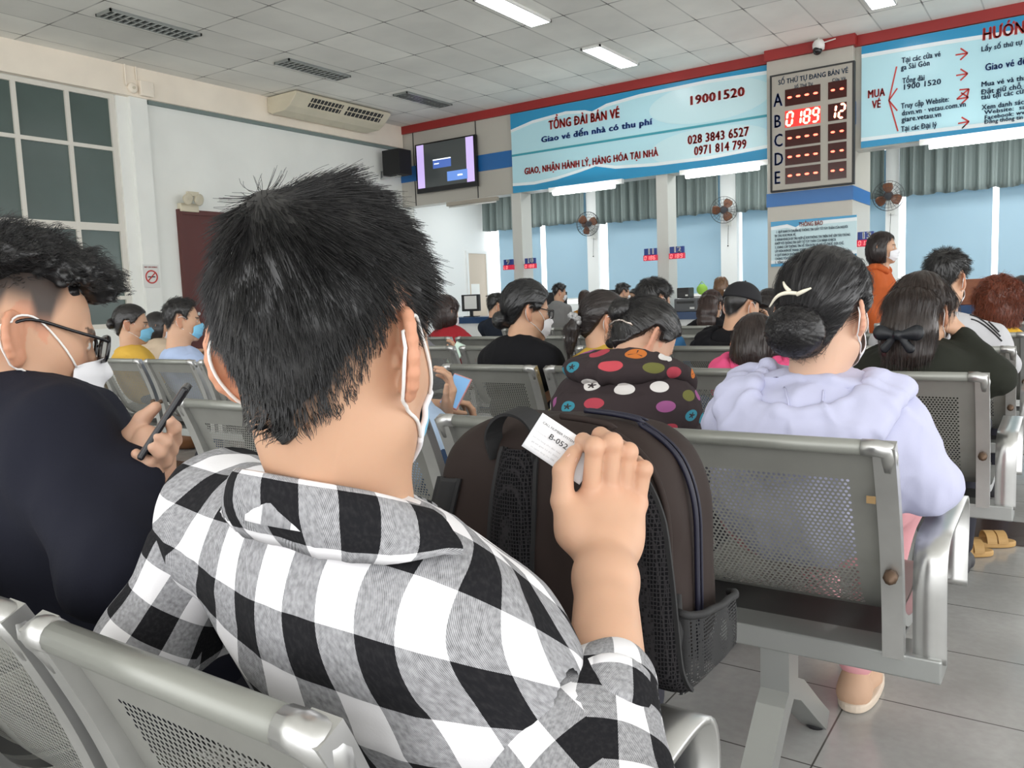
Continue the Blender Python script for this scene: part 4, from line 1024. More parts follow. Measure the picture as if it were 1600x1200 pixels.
def relax(V, F, it=1, a=.5):
    for _ in range(it):
        S = np.zeros_like(V); c = np.zeros(len(V))
        for k in range(F.shape[1]):
            j = F[:, (k + 1) % F.shape[1]]; np.add.at(S, F[:, k], V[j]); np.add.at(S, j, V[F[:, k]]); np.add.at(c, F[:, k], 1); np.add.at(c, j, 1)
        V = V + a * (S / np.maximum(c, 1)[:, None] - V)
    return V
def rotmat(yaw, pitch=0, roll=0):
    """rows right, forward, up in the world; yaw turns left, pitch nods down, roll tips the head to its right"""
    y, p, r = map(math.radians, (yaw, pitch, roll))
    R = np.array([math.cos(y), math.sin(y), 0]); Fw = np.array([-math.sin(y), math.cos(y), 0]); U = np.array([0, 0, 1.0])
    Fw, U = math.cos(p) * Fw - math.sin(p) * U, math.cos(p) * U + math.sin(p) * Fw
    R, U = math.cos(r) * R - math.sin(r) * U, math.cos(r) * U + math.sin(r) * R
    return np.array([R, Fw, U])
def join(parts):
    Vs, Fs, b = [], [], 0
    for V, F in parts: Vs.append(V); Fs.append(F + b); b += len(V)
    return np.vstack(Vs), np.vstack(Fs)

def head_sdf(S, C, M, s, fem=False, ears=True, neck=None, face=True, nr=None):
    L = lambda x, y, z: C + s * (M.T @ np.array([x, y, z], float))
    f = .93 if fem else 1.0
    S.ell(L(0, -.008, .035), s * np.array([.0755, .095, .092]), M, .02)
    S.ell(L(0, .032, .008), s * np.array([.064, .060, .084]), M, .025)
    S.ell(L(0, .045, -.036), s * np.array([.058 * f, .048, .056]), M, .025)
    for x in (-1, 1): S.cone(L(x * .047 * f, .012, -.058), L(x * .012, .078, -.096), s * .022, s * .019, .03)
    S.ell(L(0, .080, -.100), s * np.array([.020, .018, .017]), M, .02)
    S.ell(L(0, .02, -.07), s * np.array([.045, .06, .035]), M, .03)
    for x in (-1, 1): S.ell(L(x * .055, .03, -.012), s * np.array([.014, .04, .022]), M, .02)
    if face:
        S.cone(L(0, .092, .012), L(0, .112, -.030), s * .007, s * .0105, .012)
        for x in (-1, 1):
            S.ell(L(x * .012, .102, -.033), s * np.array([.009, .011, .008]), M, .008)
            S.cone(L(x * .012, .092, .022), L(x * .045, .078, .020), s * .008, s * .006, .015)
            S.ell(L(x * .032, .100, .003), s * np.array([.017, .016, .012]), M, .014, 's')
            S.ell(L(x * .032, .078, .003), s * np.array([.0135, .0125, .0125]), M, .003)
        S.ell(L(0, .094, -.061), s * np.array([.022, .010, .0055]), M, .006); S.ell(L(0, .092, -.072), s * np.array([.019, .010, .006]), M, .006)
    if ears:
        for x in (-1, 1):
            o = np.array([x * .0725, -.012, -.004]); v = unit([x * .62, -.78, 0]); u = unit([0, -.20, .98]); n_ = np.cross(v, u) * x
            E = lambda a, b, c=0: L(*(o + v * a + u * b + n_ * c))
            pts = [E(.014 + .0165 * math.cos(t), .002 + .031 * math.sin(t)) for t in np.radians([165, 140, 115, 90, 65, 40, 15, -10, -35, -60, -85])]
            S.chain(pts, s * .0042, .004)
            Mx = np.array([v, u, n_]) @ M
            S.ell(E(.010, 0, -.001), s * np.array([.017, .028, .0038]), Mx, .006)
            S.ell(E(.008, -.028), s * np.array([.0085, .0105, .0048]), Mx, .006)
            S.chain([E(.020, .018, .002), E(.0225, .004, .003), E(.017, -.012, .003)], s * .003, .004)
            S.ell(E(.010, -.003, .005), s * np.array([.008, .011, .006]), Mx, .004, 's')
            S.ell(E(.002, -.002, .006), s * np.array([.004, .007, .003]), Mx, .004)
    if neck is not None:
        w = nr or (.050 if fem else .058)
        S.cone(L(0, -.022, -.045), neck, s * w, s * (w + .004), .035)
        S.cone(L(0, .010, -.085), neck + .03 * M[1], s * (w - .014), s * (w - .006), .03)

def hand_sdf(S, Wp, D, N, right=True, curl=(25, 35, 20), thumb=(.6, .75, -.3), s=1.0, spread=0.0, tcurl=25, k=.006):
    """palm, four fingers with knuckle bends and a thumb from the side of the palm; returns finger tips"""
    D = unit(D); N = unit(N - D * (N @ D)); L = -np.cross(D, N) if right else np.cross(D, N)
    offs = (.027, .009, -.010, -.027); lens = ((.042, .026, .021), (.046, .029, .022), (.042, .027, .021), (.033, .020, .018)); rad = (.0088, .0090, .0085, .0075)
    curl = curl if isinstance(curl[0], (tuple, list)) else (curl,) * 4; tips = []
    for i in range(4):
        base = Wp + s * (D * (.088 - .004 * abs(i - 1)) + L * offs[i] + N * .002)
        S.cone(Wp + s * L * offs[i] * .55, base, s * .0125, s * .0105, .014)
        a = 0; p = base; dl = unit(D + L * spread * offs[i] * 12)
        for j in range(3):
            a += math.radians(curl[i][j]); d = math.cos(a) * dl - math.sin(a) * N; q = p + s * lens[i][j] * d
            S.cone(p, q, s * rad[i] * (1 - .08 * j), s * rad[i] * (1 - .08 * (j + 1)), k); p = q
        tips.append(p)
    S.ell(Wp + s * (D * .05 - N * .004), s * np.array([.036, .045, .014]), np.array([L, D, N]), .015)
    t = unit(D * thumb[0] + L * thumb[1] + N * thumb[2]); b = Wp + s * (D * .022 + L * .020 - N * .006)
    S.ell(b + s * t * .016, s * np.array([.015, .026, .014]), np.array([unit(np.cross(t, N)), t, unit(np.cross(np.cross(t, N), t))]), .015)
    m = b + s * t * .045; S.cone(b, m, s * .0135, s * .0105, .012)
    t2 = unit(t + D * math.tan(math.radians(tcurl)) - N * .15); e = m + s * t2 * .033; S.cone(m, e, s * .0105, s * .0092, .005)
    t3 = unit(t2 + D * .35); S.cone(e, e + s * t3 * .024, s * .0092, s * .0075, .005); tips.append(e + s * t3 * .024)
    return tips

# ------------------------------------------------------------------ hair
ZL = {  # hairline height by azimuth from the face (0) to the nape (pi)
    'man': ([0, .5, .85, 1.12, 1.22, 1.42, 1.58, 1.95, 2.2, 2.6, 3.15], [.088, .082, .062, .030, .006, .004, .030, .034, -.010, -.060, -.082]),
    'woman': ([0, .5, .9, 1.2, 1.45, 1.6, 1.95, 2.2, 2.6, 3.15], [.080, .074, .050, .010, .000, .028, .024, -.022, -.066, -.082]),
}
def sstep(a, b, x): t = np.clip((x - a) / (b - a), 0, 1); return t * t * (3 - 2 * t)
def cran(q):
    d = (q - [0, -.008, .035]); r = np.array([.0755, .095, .092]); k0 = np.linalg.norm(d / r, axis=-1); k1 = np.linalg.norm(d / r ** 2, axis=-1); a = k0 * (k0 - 1) / (k1 + 1e-9)
    d = (q - [0, .032, .008]); r = np.array([.064, .060, .084]); k0 = np.linalg.norm(d / r, axis=-1); k1 = np.linalg.norm(d / r ** 2, axis=-1); b = k0 * (k0 - 1) / (k1 + 1e-9)
    A, B = np.array([0, -.022, -.045]), np.array([0, -.045, -.16]); e = q - A; t = np.clip((e @ (B - A)) / ((B - A) @ (B - A)), 0, 1); c = np.linalg.norm(e - t[..., None] * (B - A), axis=-1) - .052
    return smin(smin(a, b, .025), c, .03)
def hair_t(q, kind, top, side, nape=.006, soft=.035, lumps=.0, seed=0, zoff=0.0):
    az = np.arctan2(np.abs(q[:, 0]), q[:, 1] + .008); zl = np.interp(az, *ZL[kind]) + zoff
    T = side + (top - side) * sstep(.03, .11, q[:, 2]); T = nape + (T - nape) * sstep(-.07, .01, q[:, 2] - np.maximum(0, .02 * np.cos(az)))
    if lumps: T = T * (1 + lumps * vnoise(q * [1, 1, .6], 38, seed) + .5 * lumps * vnoise(q, 85, seed + 1))
    f = sstep(0, soft, q[:, 2] - zl)
    return T * f - .012 * (1 - f), f
ZL['under'] = ([0, .5, .85, 1.2, 1.6, 1.95, 2.2, 2.6, 3.15], [.085, .085, .085, .084, .080, .070, .050, .000, -.050])
def cap_mesh(h, kind='man', top=.026, side=.014, nape=.006, soft=.035, lumps=.2, seed=0, zoff=0.0, extra=None):
    lo, hi = np.array([-.13, -.155, -.17]), np.array([.13, .15, .18]); n = np.ceil((hi - lo) / h).astype(int)
    g = np.stack(np.meshgrid(*[lo[i] + h * np.arange(n[i]) for i in range(3)], indexing='ij'), -1).reshape(-1, 3)
    t, _ = hair_t(g, kind, top, side, nape, soft, lumps, seed, zoff); D = (cran(g) - t); D = np.maximum(D, (.03 - _) * .1)
    if extra is not None: D = extra(g, D)
    return surface_nets(D.reshape(n).astype(np.float32), lo, h)
def hair_colour(P, base, seed=0, amt=.35):
    return np.clip(np.array(base)[None, :] * (1 + amt * vnoise(P, 60, seed))[:, None], 0, 1)
def strands(roots, nrm, flow, length, seg=5, lift=.35, jit=.25, grav=.0, rad=.00028, seed=0, clump=.5, ngl=14, curlv=0.0, surf=None):
    """thin tapered hairs as triangular tubes; everything in head coordinates"""
    r = np.random.default_rng(seed); N = len(roots); P = [roots.copy()]; L = length if not np.isscalar(length) else np.full(N, length)
    d = flow(roots) ; d = d - nrm * (d * nrm).sum(1)[:, None]; d /= np.linalg.norm(d, axis=1)[:, None] + 1e-9
    J = np.stack([vnoise(roots, 45, seed + k) for k in range(3)], 1) * jit + r.normal(0, jit * .35, (N, 3))
    d = d + nrm * (lift * r.uniform(.5, 1.4, N))[:, None] + J; d /= np.linalg.norm(d, axis=1)[:, None]
    ph = r.uniform(0, 6.28, N)
    for i in range(seg):
        p = P[-1] + d * (L / seg)[:, None]
        if surf is not None:
            dd = surf(p); m = dd < .001
            if m.any(): p[m] += nrm[m] * (.001 - dd[m])[:, None]
        P.append(p); f = flow(p); d = d * .78 + f * .30 + np.array([0, 0, -grav])
        if curlv: d = d + curlv * np.stack([np.sin(ph + i * 2.1), np.cos(ph + i * 1.7), np.sin(ph * 2 + i * 1.3)], 1)
        d /= np.linalg.norm(d, axis=1)[:, None]
    P = np.stack(P, 1)
    if clump:
        G = r.choice(N, max(1, N // ngl), replace=False); best = np.zeros(N, int); bd = np.full(N, 9.0)
        for c in range(0, len(G), 256):
            dd = ((roots[:, None, :] - roots[G[c:c + 256]][None]) ** 2).sum(-1); j = dd.argmin(1); m = dd[np.arange(N), j] < bd; bd[m] = dd[np.arange(N), j][m]; best[m] = c + j[m]
        T = P[G[best]]; w = (np.linspace(0, 1, seg + 1) ** 1.5 * clump)[None, :, None] * r.uniform(.4, 1.0, N)[:, None, None]; P = P * (1 - w) + T * w
    return P, np.full(N, rad)
def strand_mesh(P, rad):
    N, m, _ = P.shape; T = np.gradient(P, axis=1); T /= np.linalg.norm(T, axis=2)[..., None] + 1e-12
    ref = np.tile(np.array([.31, .55, .77]), (N, 1)); A = np.cross(T, ref[:, None, :]); A /= np.linalg.norm(A, axis=2)[..., None] + 1e-12; B = np.cross(T, A)
    w = rad[:, None] * np.linspace(1, .35, m)[None, :] ** .7
    V = np.stack([P + w[..., None] * (math.cos(a) * A + math.sin(a) * B) for a in (0, 2.094, 4.189)], 2).reshape(-1, 3)
    b = (np.arange(N) * m * 3)[:, None, None] + (np.arange(m - 1) * 3)[None, :, None]; F = []
    for k in range(3): F.append(np.stack([b[..., 0] + k, b[..., 0] + (k + 1) % 3, b[..., 0] + 3 + (k + 1) % 3, b[..., 0] + 3 + k], -1).reshape(-1, 4))
    return V, np.vstack(F)

def fold_noise(V, N, amp, seed, f=9.0, dirv=(1, 1, .45)):
    d = vnoise(V * np.array(dirv), f, seed); e = vnoise(V * np.array(dirv) + .37, f * 2.1, seed + 3)
    ridge = (1 - np.abs(d)) ** 2 - .45
    return V + N * (amp * (ridge + .5 * e))[:, None]

M_skin = mat('skin', (.5, .3, .2), .5, spec=.4, attr='Col', sss=.12, bump=(420, .12, .0006))
M_hair = mat('hair', (.02, .018, .017), .34, spec=.6, attr='Col')
M_maskw = mat('white mask cloth', (.80, .80, .83), .8, bump=(900, .15, .0004)); M_maskb = mat('blue mask cloth', (.22, .55, .78), .8, bump=(900, .15, .0004)); M_loop = mat('elastic loop', (.82, .80, .78), .7)
M_eye = None
SKIN = (.58, .345, .225)
def cloth(name, col=(.03, .03, .04), rough=.85, bump=(260, .25, .0012), vary=None):
    return mat(name, col, rough, spec=.2, bump=bump, vary=vary)

def mask_mesh(C, M, s, h0=-.006, h1=-.112, out=.010, wide=68, bulge=.012, seed=0):
    """pleated face mask from one cheek over the nose to the other"""
    nu, nv = 41, 25; V = []; uv = []
    for j in range(nv):
        v = j / (nv - 1)
        for i in range(nu):
            u = i / (nu - 1) * 2 - 1; a = math.radians(wide) * u
            prof = .108 + .016 * math.exp(-((v - .22) / .16) ** 2) * math.exp(-(u / .16) ** 2) - .004 * (v - .4) - .018 * max(0, v - .72) / .28
            edge = 1 - abs(u) ** 3
            y = .018 + (prof - .018 + out) * math.cos(a) ** .85 + bulge * edge * math.sin(math.pi * min(1, v * 1.05)) * .5
            x = (.060 + .006 * math.sin(math.pi * v)) * math.sin(a) / math.sin(math.radians(wide)) * (1 - .10 * max(0, v - .6))
            zt = h0 - .022 * abs(u) ** 1.6; zb = h1 + .030 * abs(u) ** 1.8; z = zt + (zb - zt) * v
            pl = .0028 * (abs(((v * 4) % 1) - .5) * 2 - .5) * edge * (1 if .15 < v < .9 else .3)
            V.append(C + s * (M.T @ np.array([x, y + pl, z]))); uv.append((u * .5 + .5, v))
    F = np.array([(j * nu + i, j * nu + i + 1, (j + 1) * nu + i + 1, (j + 1) * nu + i) for j in range(nv - 1) for i in range(nu - 1)])
    return np.array(V), F, np.array(uv), nu, nv
def clear_of(P, bvh, gap):
    """move points that touch or sink into the skin out to the given gap"""
    Q = []
    for p in P:
        co, no, _, d = bvh.find_nearest(Vector(p)); co, no = np.array(co), np.array(no); side = (p - co) @ no
        Q.append(co + no * gap if side < gap else p)
    return np.array(Q)
def add_mask(p, C, M, s, m, loops=True, edge=None, bvh=None, **kw):
    V, F, uv, nu, nv = mask_mesh(C, M, s, **kw)
    if bvh is not None: V = clear_of(V, bvh, .0025); V = relax(V, F, 1, .4)
    o = part('mask', V, F, m, p, uv=uv); sm = o.modifiers.new('thick', 'SOLIDIFY'); sm.thickness = .0018
    if edge is not None:
        mb = MB(); bd = [V[i] for i in range(nu)] + [V[j * nu + nu - 1] for j in range(1, nv)] + [V[(nv - 1) * nu + i] for i in range(nu - 2, -1, -1)] + [V[j * nu] for j in range(nv - 2, 0, -1)]
        mb.tube(bd, .0028 * s, 8, False, closed=True); mb.part('mask_border', edge, o, smooth=True)
    if loops:
        L = lambda x, y, z: C + s * (M.T @ np.array([x, y, z], float))
        for sx, i in ((-1, 0), (1, nu - 1)):
            a, b = V[1 * nu + i], V[(nv - 2) * nu + i]
            P = [a, L(sx * .0745, .020, .016), L(sx * .080, -.004, .031), L(sx * .0865, -.030, .024), L(sx * .0885, -.043, .004), L(sx * .086, -.040, -.016), L(sx * .079, -.024, -.036), L(sx * .070, .006, -.050), b]
            Q, _ = resample(P, 40); Q = clear_of(Q, bvh, .0018) if bvh is not None else Q; MB().tube(Q, .0016 * s, 6).part('ear_loop', M_loop, o, smooth=True)
    return o
def add_glasses(p, C, M, s, m, lens=None):
    L = lambda x, y, z: C + s * (M.T @ np.array([x, y, z], float))
    mb = MB(); root = None
    for sx in (-1, 1):
        pts = []
        for t in np.linspace(0, 2 * math.pi, 28, endpoint=False):
            c, s_ = math.cos(t), math.sin(t); pw = .55
            pts.append(L(sx * (.034 + .025 * math.copysign(abs(c) ** pw, c)), .112 - .006 * abs(math.copysign(abs(c) ** pw, c) * .5 + .5) * 1.0, .002 + .0185 * math.copysign(abs(s_) ** pw, s_)))
        mb.tube(pts, .0030 * s, 6, False, closed=True)
    mb.tube([L(-.010, .113, .008), L(0, .116, .010), L(.010, .113, .008)], .002 * s, 6)
    o = mb.part('glasses', m, p, smooth=True)
    for sx in (-1, 1):
        q, _ = resample([L(sx * .059, .106, .012), L(sx * .069, .09, .014), L(sx * .076, .05, .018), L(sx * .0785, .0, .026), L(sx * .082, -.02, .020), L(sx * .080, -.040, .004)], 24)
        MB().tube(q, .0024 * s, 6).part('temple_arm', m, o, smooth=True)
        if lens is not None:
            pts = [L(sx * (.034 + .024 * math.cos(t)), .110, .002 + .0175 * math.sin(t)) for t in np.linspace(0, 2 * math.pi, 24, endpoint=False)]
            part('lens', np.array(pts), [tuple(range(24))], lens, o, smooth=False)
    return o

def torso(S, hip, neck, f, r, e=0.0, sw=.165, girth=1.0, k=.06, fem=False, bulge=-.02, drop=(0, 0), trap=.05, shz=.085, swl=None, trz=.03, thick=1.0):
    """pelvis to shoulders; f forward, r right; returns the shoulder joints"""
    sp = unit(neck - hip); L = np.linalg.norm(neck - hip); back = unit(np.cross(r, sp))  # points backward when r x sp = -f
    if back @ f > 0: back = -back
    m = hip + (neck - hip) * .42 - back * bulge * .3; ch = hip + (neck - hip) * .72 - back * bulge * -.2
    w = 1.38 / thick; gt = girth * thick
    S.ell(hip + sp * .02, np.array([.165 * girth + e, .115 * girth + e, .105 + e * .5]), np.array([unit([r[0], r[1], 0]), [-r[1], r[0], 0], [0, 0, 1.0]]), k)
    S.cone(hip + sp * .02, m, .105 * gt + e, (.098 if fem else .105) * gt + e, k, r, w); S.cone(m, ch, (.098 if fem else .105) * gt + e, .112 * gt + e, k, r, w)
    up = neck - sp * .075; S.cone(ch, up, .112 * gt + e, .075 * thick + e, k, r, 1.45 / thick)
    sh = []
    for sx in (-1, 1):
        j = neck - sp * (shz + drop[0 if sx < 0 else 1]) + r * sx * (swl if (swl and sx < 0) else sw) - back * .012; sh.append(j)
        S.cone(neck - sp * trz + r * sx * .04, j, trap + e, .050 + e, .05)
    return sh, sp, back

PEOPLE = []
def sleeve_uv(V, F, s0, el, wr, back):
    d1, d2 = unit(el - s0), unit(wr - el); l1 = np.linalg.norm(el - s0); pn = unit(d1 + d2); g = (V - el) @ pn; near = np.abs(g) < .003; V[near] -= np.outer(g[near], pn)
    fc = V[F].mean(1); low = (fc - el) @ pn > 0; L = V[F].reshape(-1, 3); uv = np.zeros((len(L), 2))
    for m, o, dd, v0 in ((~low, s0, d1, 0), (low, el, d2, l1)):
        n1 = unit(np.cross(dd, back)); n2 = np.cross(dd, n1); mm = np.repeat(m, 4); e = L[mm] - o
        a = np.arctan2(-(e @ n1), -(e @ n2)); aa = a.reshape(-1, 4); aa = np.where(aa - aa[:, :1] > math.pi, aa - 2 * math.pi, np.where(aa - aa[:, :1] < -math.pi, aa + 2 * math.pi, aa)).ravel()
        uv[mm] = np.stack([.058 * aa + .013, v0 + e @ dd], 1)
    return uv
def person(label, hip, neck, head, yaw=0, hyaw=None, hpitch=0, hroll=0, s=1.0, fem=False, shirt=None, sleeve='long', pants=None, hair=None, mask=None, glasses=False, arms=None, knees=None, sw=None, girth=1.0, tilt=0.0, drop=(0, 0), send=.93, nr=None, trap=.05, shz=.085, ankles=None, swl=None, trz=.03, thick=1.0, hoodm=None,
           hs=.006, hc=.012, loose=.012, skin=SKIN, hands=True, collar=True, hood=None, group=None, shoes=True, stand=False, seed=0, fold=.006, shirt_uv=None, neck_fine=False, face=True, lefthand=None, righthand=None):
    """one seated or standing person: body (one surface), clothing and hair as parts; arms = {'R': (elbow, wrist), 'L': ...}"""
    hip, neck, head = (np.asarray(v, float) for v in (hip, neck, head))
    f = np.array([-math.sin(math.radians(yaw)), math.cos(math.radians(yaw)), 0]); r = unit(np.array([f[1], -f[0], -tilt]))
    HM = rotmat(hyaw if hyaw is not None else yaw, hpitch, hroll); sw = sw or (.150 if fem else .168)
    p = thing('person', label, 'person', (hip[0], hip[1], 0), group)
    # legs
    if stand: kn = [hip + r * sx * .09 + np.array([0, 0, -.42]) + f * .02 for sx in (-1, 1)]; an = [np.array([k[0], k[1], .09]) - f * .05 for k in kn]
    else:
        kn = [np.array([*(hip + f * .42 + r * sx * .11)[:2], .54]) for sx in (-1, 1)] if knees is None else [np.asarray(k, float) for k in knees]
        an = [np.array([*(k - f * .02)[:2], .09]) for k in kn] if ankles is None else [np.asarray(k, float) for k in ankles]
    S = Sdf(); sh, sp, back = torso(S, hip, neck, f, r, -.012, sw, girth, fem=fem, drop=drop, trap=trap, shz=shz, swl=swl, trz=trz, thick=thick)
    for i, sx in enumerate((-1, 1)):
        S.cone(hip + r * sx * .085 - [0, 0, .02], kn[i], .070, .050, .04); S.cone(kn[i], an[i], .048, .034, .03); S.cone(an[i], an[i] + f * .10 - [0, 0, .048], .028, .018, .02)
    A = {}
    for i, sd in enumerate('LR'):
        sx = (-1, 1)[i]
        if arms and sd in arms: el, wr = (np.asarray(v, float) for v in arms[sd][:2])
        elif stand: el = sh[i] + r * sx * .05 - [0, 0, .28]; wr = el - [0, 0, .24] + f * .04
        else: el = sh[i] + r * sx * .025 + f * .09 - np.array([0, 0, .25]); el[2] = max(el[2], .685); wr = el + f * .19 - r * sx * .09; wr[2] = .715
        A[sd] = (sh[i], el, wr); S.cone(sh[i], el, .040, .034, .03); S.cone(el, wr, .033, .024, .02)
    S.cone(neck - sp * .05, head, .045, .045, .03)
    pieces = [relaxed(S.mesh(max(hc, .014)))]
    # fine head and neck
    H = Sdf(); head_sdf(H, head, HM, s, fem, True, neck - sp * .015 - back * .020, face, nr)
    hv = H.mesh(hs); pieces.append(hv); bvh = BVHTree.FromPolygons(hv[0].tolist(), hv[1].tolist())
    hinfo = {}
    for i, sd in enumerate('LR'):
        spec = {'L': lefthand, 'R': righthand}[sd]
        if not hands and spec is None: continue
        el, wr = A[sd][1], A[sd][2]; G = Sdf(); d = unit(wr - el)
        kw = dict(curl=(25, 35, 25), s=.95 if fem else 1.0); N = np.array([0, 0, 1.0]); D = d
        if spec:
            kw.update({k: v for k, v in spec.items() if k not in ('D', 'N')}); D = spec.get('D', d); N = spec.get('N', N)
        hinfo[sd] = hand_sdf(G, wr + unit(D) * .008, D, N, sd == 'R', **kw); G.cone(wr - d * .10, wr, .031, .0245, .01); G.cone(wr, wr + unit(D) * .02, .024, .022, .015)
        pieces.append(G.mesh(spec.get('h', min(.004, hs)) if False else min(.0042, max(.0024, hs * .7))))
    V, F = join(pieces)
    col = np.tile(np.array(skin)[None, :], (len(V), 1)) * (1 + .05 * vnoise(V, 18, seed))[:, None]
    q = (V - head) @ HM.T / s
    ear = (np.abs(q[:, 0]) > .074) & (np.abs(q[:, 2]) < .05) & (q[:, 1] < .02); col[ear] = col[ear] * [1.04, .86, .82]
    chk = np.exp(-(((np.abs(q[:, 0]) - .045) / .02) ** 2 + ((q[:, 1] - .07) / .03) ** 2 + ((q[:, 2] + .03) / .025) ** 2)); col *= 1 - chk[:, None] * [0, .12, .12]
    lip = np.exp(-((q[:, 0] / .022) ** 4 + ((q[:, 1] - .105) / .012) ** 2 + ((q[:, 2] + .066) / .010) ** 2)); col *= 1 - lip[:, None] * [.15, .5, .45]
    eye = (np.abs(q[:, 2] - .003) < .0048) & (np.abs(np.abs(q[:, 0]) - .032) < .012) & (q[:, 1] > .082); iris = eye & (np.abs(np.abs(q[:, 0]) - .032) < .006)
    col[eye] = (.72, .70, .67); col[iris] = (.03, .02, .015)
    brow = (np.abs(np.abs(q[:, 0]) - .032) < .022) & (np.abs(q[:, 2] - .024 + .1 * (np.abs(q[:, 0]) - .03) ** 2) < .0045) & (q[:, 1] > .06); col[brow] = col[brow] * .18
    kind = 'woman' if fem else 'man'
    if hair:
        fd = hair.get('fade', .030); az = np.arctan2(np.abs(q[:, 0]), q[:, 1] + .008); zl = np.interp(az, *ZL[kind]) + hair.get('zoff', 0)
        w = sstep(-.004, fd, q[:, 2] - zl) * (q[:, 2] > -.12) * (cran(q) < .012); col = col * (1 - w[:, None]) + np.array(hair.get('stub', hair.get('col', (.012, .011, .011))))[None, :] * w[:, None]
    part('body', V, F, M_skin, p, col=col)
    # clothing
    if shirt is not None:
        T = Sdf(); torso(T, hip, neck, f, r, loose - .004, sw, girth, fem=fem, drop=drop, trap=trap, shz=shz, swl=swl, trz=trz, thick=thick)
        for i, sd in enumerate('LR'):
            s0, el, wr = A[sd]
            if shirt_uv: T.ell(s0 - r * (-1, 1)[i] * .014, np.full(3, .056 + loose * .7), None, .05); continue
            T.cone(s0, el, .048 + loose, .040 + loose, .05)
            if sleeve == 'long': e2 = el + (wr - el) * send; T.cone(el, e2, .038 + loose, .038 + loose - (.011 + loose * .3) * send, .03)
            elif sleeve == 'half': pass
        if hood and hoodm is None: hood(T, neck, sp, back, r, f)
        if collar:
            pts = [neck + .068 * (math.cos(a) * r + math.sin(a) * back * .95) - sp * (.024 - .018 * math.sin(a)) + f * .008 for a in np.linspace(0, 2 * math.pi, 17)]
            T.chain(pts, .011, .015)
        if sleeve == 'half':
            for sd in 'LR':
                s0, el, wr = A[sd]; c = s0 + (el - s0) * .72; n_ = unit(el - s0)
                T.fn(np.minimum(c, wr) - .1, np.maximum(c, wr) + .1, lambda X, Y, Z, c=c, n_=n_, el=el: np.maximum(-((X - c[0]) * n_[0] + (Y - c[1]) * n_[1] + (Z - c[2]) * n_[2]), np.sqrt((X - el[0]) ** 2 + (Y - el[1]) ** 2 + (Z - el[2]) ** 2) - .16).astype(np.float32), .006, 's')
        Vs, Fs = T.mesh(hc); Vs = relax(Vs, Fs, 1); Ns = normals(Vs, Fs); Vs = fold_noise(Vs, Ns, fold, seed, 11.0); Vs = fold_noise(Vs, Ns, fold * .35, seed + 2, 27.0)
        kw = shirt_uv(Vs, Fs, dict(hip=hip, neck=neck, sp=sp, back=back, r=r, f=f, A=A)) if shirt_uv else {}
        so = part('shirt', Vs, Fs, shirt, p, **kw)
        if shirt_uv:
            for i, sd in enumerate('LR'):
                s0, el, wr = A[sd]; T = Sdf(); e2 = el + (wr - el) * send; T.cone(s0, el, .042 + loose, .034 + loose, .03); T.cone(el, e2, .034 + loose, .034 + loose - (.008 + loose * .2) * send, .03)
                Vl, Fl = T.mesh(hc); Vl = relax(Vl, Fl, 1); Nl = normals(Vl, Fl); Vl = fold_noise(Vl, Nl, fold * 1.2, seed + 4 + i, 13.0)
                part('sleeve', Vl, Fl, shirt, so, uv=sleeve_uv(Vl, Fl, s0, el, wr, back))
        if hood and hoodm is not None:
            sb = BVHTree.FromPolygons(Vs.tolist(), Fs.tolist())
            def snap(q, gap):
                co, no, _, d = sb.find_nearest(Vector(q)); return np.array(co) + np.array(no) * gap
            T = Sdf(); hood(T, neck, sp, back, r, f, snap); Vs, Fs = T.mesh(min(hc, .006)); Vs = relax(Vs, Fs, 1); d = Vs - neck; th = np.arctan2(d @ r, d @ back); Ns = normals(Vs, Fs)
            w = vnoise(np.stack([th * 1.6, (d @ sp) * 5, 0 * th], 1), 2.6, seed + 9); Vs = Vs + Ns * (.008 * (1 - np.abs(w)) ** 2 - .003)[:, None]; Vs = fold_noise(Vs, Ns, .003, seed + 11, 16)
            part('hood', Vs, Fs, shirt, so, **(shirt_uv(Vs, Fs, dict(hip=hip, neck=neck, sp=sp, back=back, r=r, f=f, A=A)) if shirt_uv else {}))
    if pants is not None:
        T = Sdf(); T.ell(hip + sp * .0, np.array([.172 * girth, .125 * girth, .11]), np.array([r, f, np.array([0, 0, 1.0])]), .05)
        for i, sx in enumerate((-1, 1)): T.cone(hip + r * sx * .085 - [0, 0, .02], kn[i], .082, .064, .04); T.cone(kn[i], an[i] + [0, 0, .03], .060, .048, .03)
        Vs, Fs = T.mesh(max(hc, .012)); Ns = normals(Vs, Fs); part('trousers', fold_noise(Vs, Ns, .004, seed + 5), Fs, pants, p)
    if shoes:
        for i in range(2):
            T = Sdf(); b = an[i].copy(); b[2] = 0.0
            T.cone(b + [0, 0, .035] - f * .03, b + f * .10 + [0, 0, .028], .036, .034, .03); T.cone(b + f * .10 + [0, 0, .028], b + f * .17 + [0, 0, .022], .034, .024, .03); T.cone(b + [0, 0, .04] - f * .02, b + [0, 0, .075] - f * .015, .036, .034, .03)
            T.fn(b - [.3, .3, .2], b + [.3, .3, 0.001], lambda X, Y, Z: Z - .001 + 0 * X + 0 * Y, .004, 's')
            Vs, Fs = T.mesh(.010); Vs[:, 2] = np.maximum(Vs[:, 2], 0.001); part('shoe', Vs, Fs, shoes if shoes is not True else M_shoe, p)
    if hair: hair['fn'](p, head, HM, s, kind, hair, hs, seed)
    if mask is not None: add_mask(p, head, HM, s, mask, bvh=bvh if hs < .0045 else None)
    if glasses: add_glasses(p, head, HM, s, M_black)
    PEOPLE.append(dict(obj=p, A=A, sp=sp, back=back, r=r, f=f, HM=HM, head=head, tips=hinfo, bvh=bvh))
    return PEOPLE[-1]
def relaxed(vf): V, F = vf; return relax(V, F, 1), F
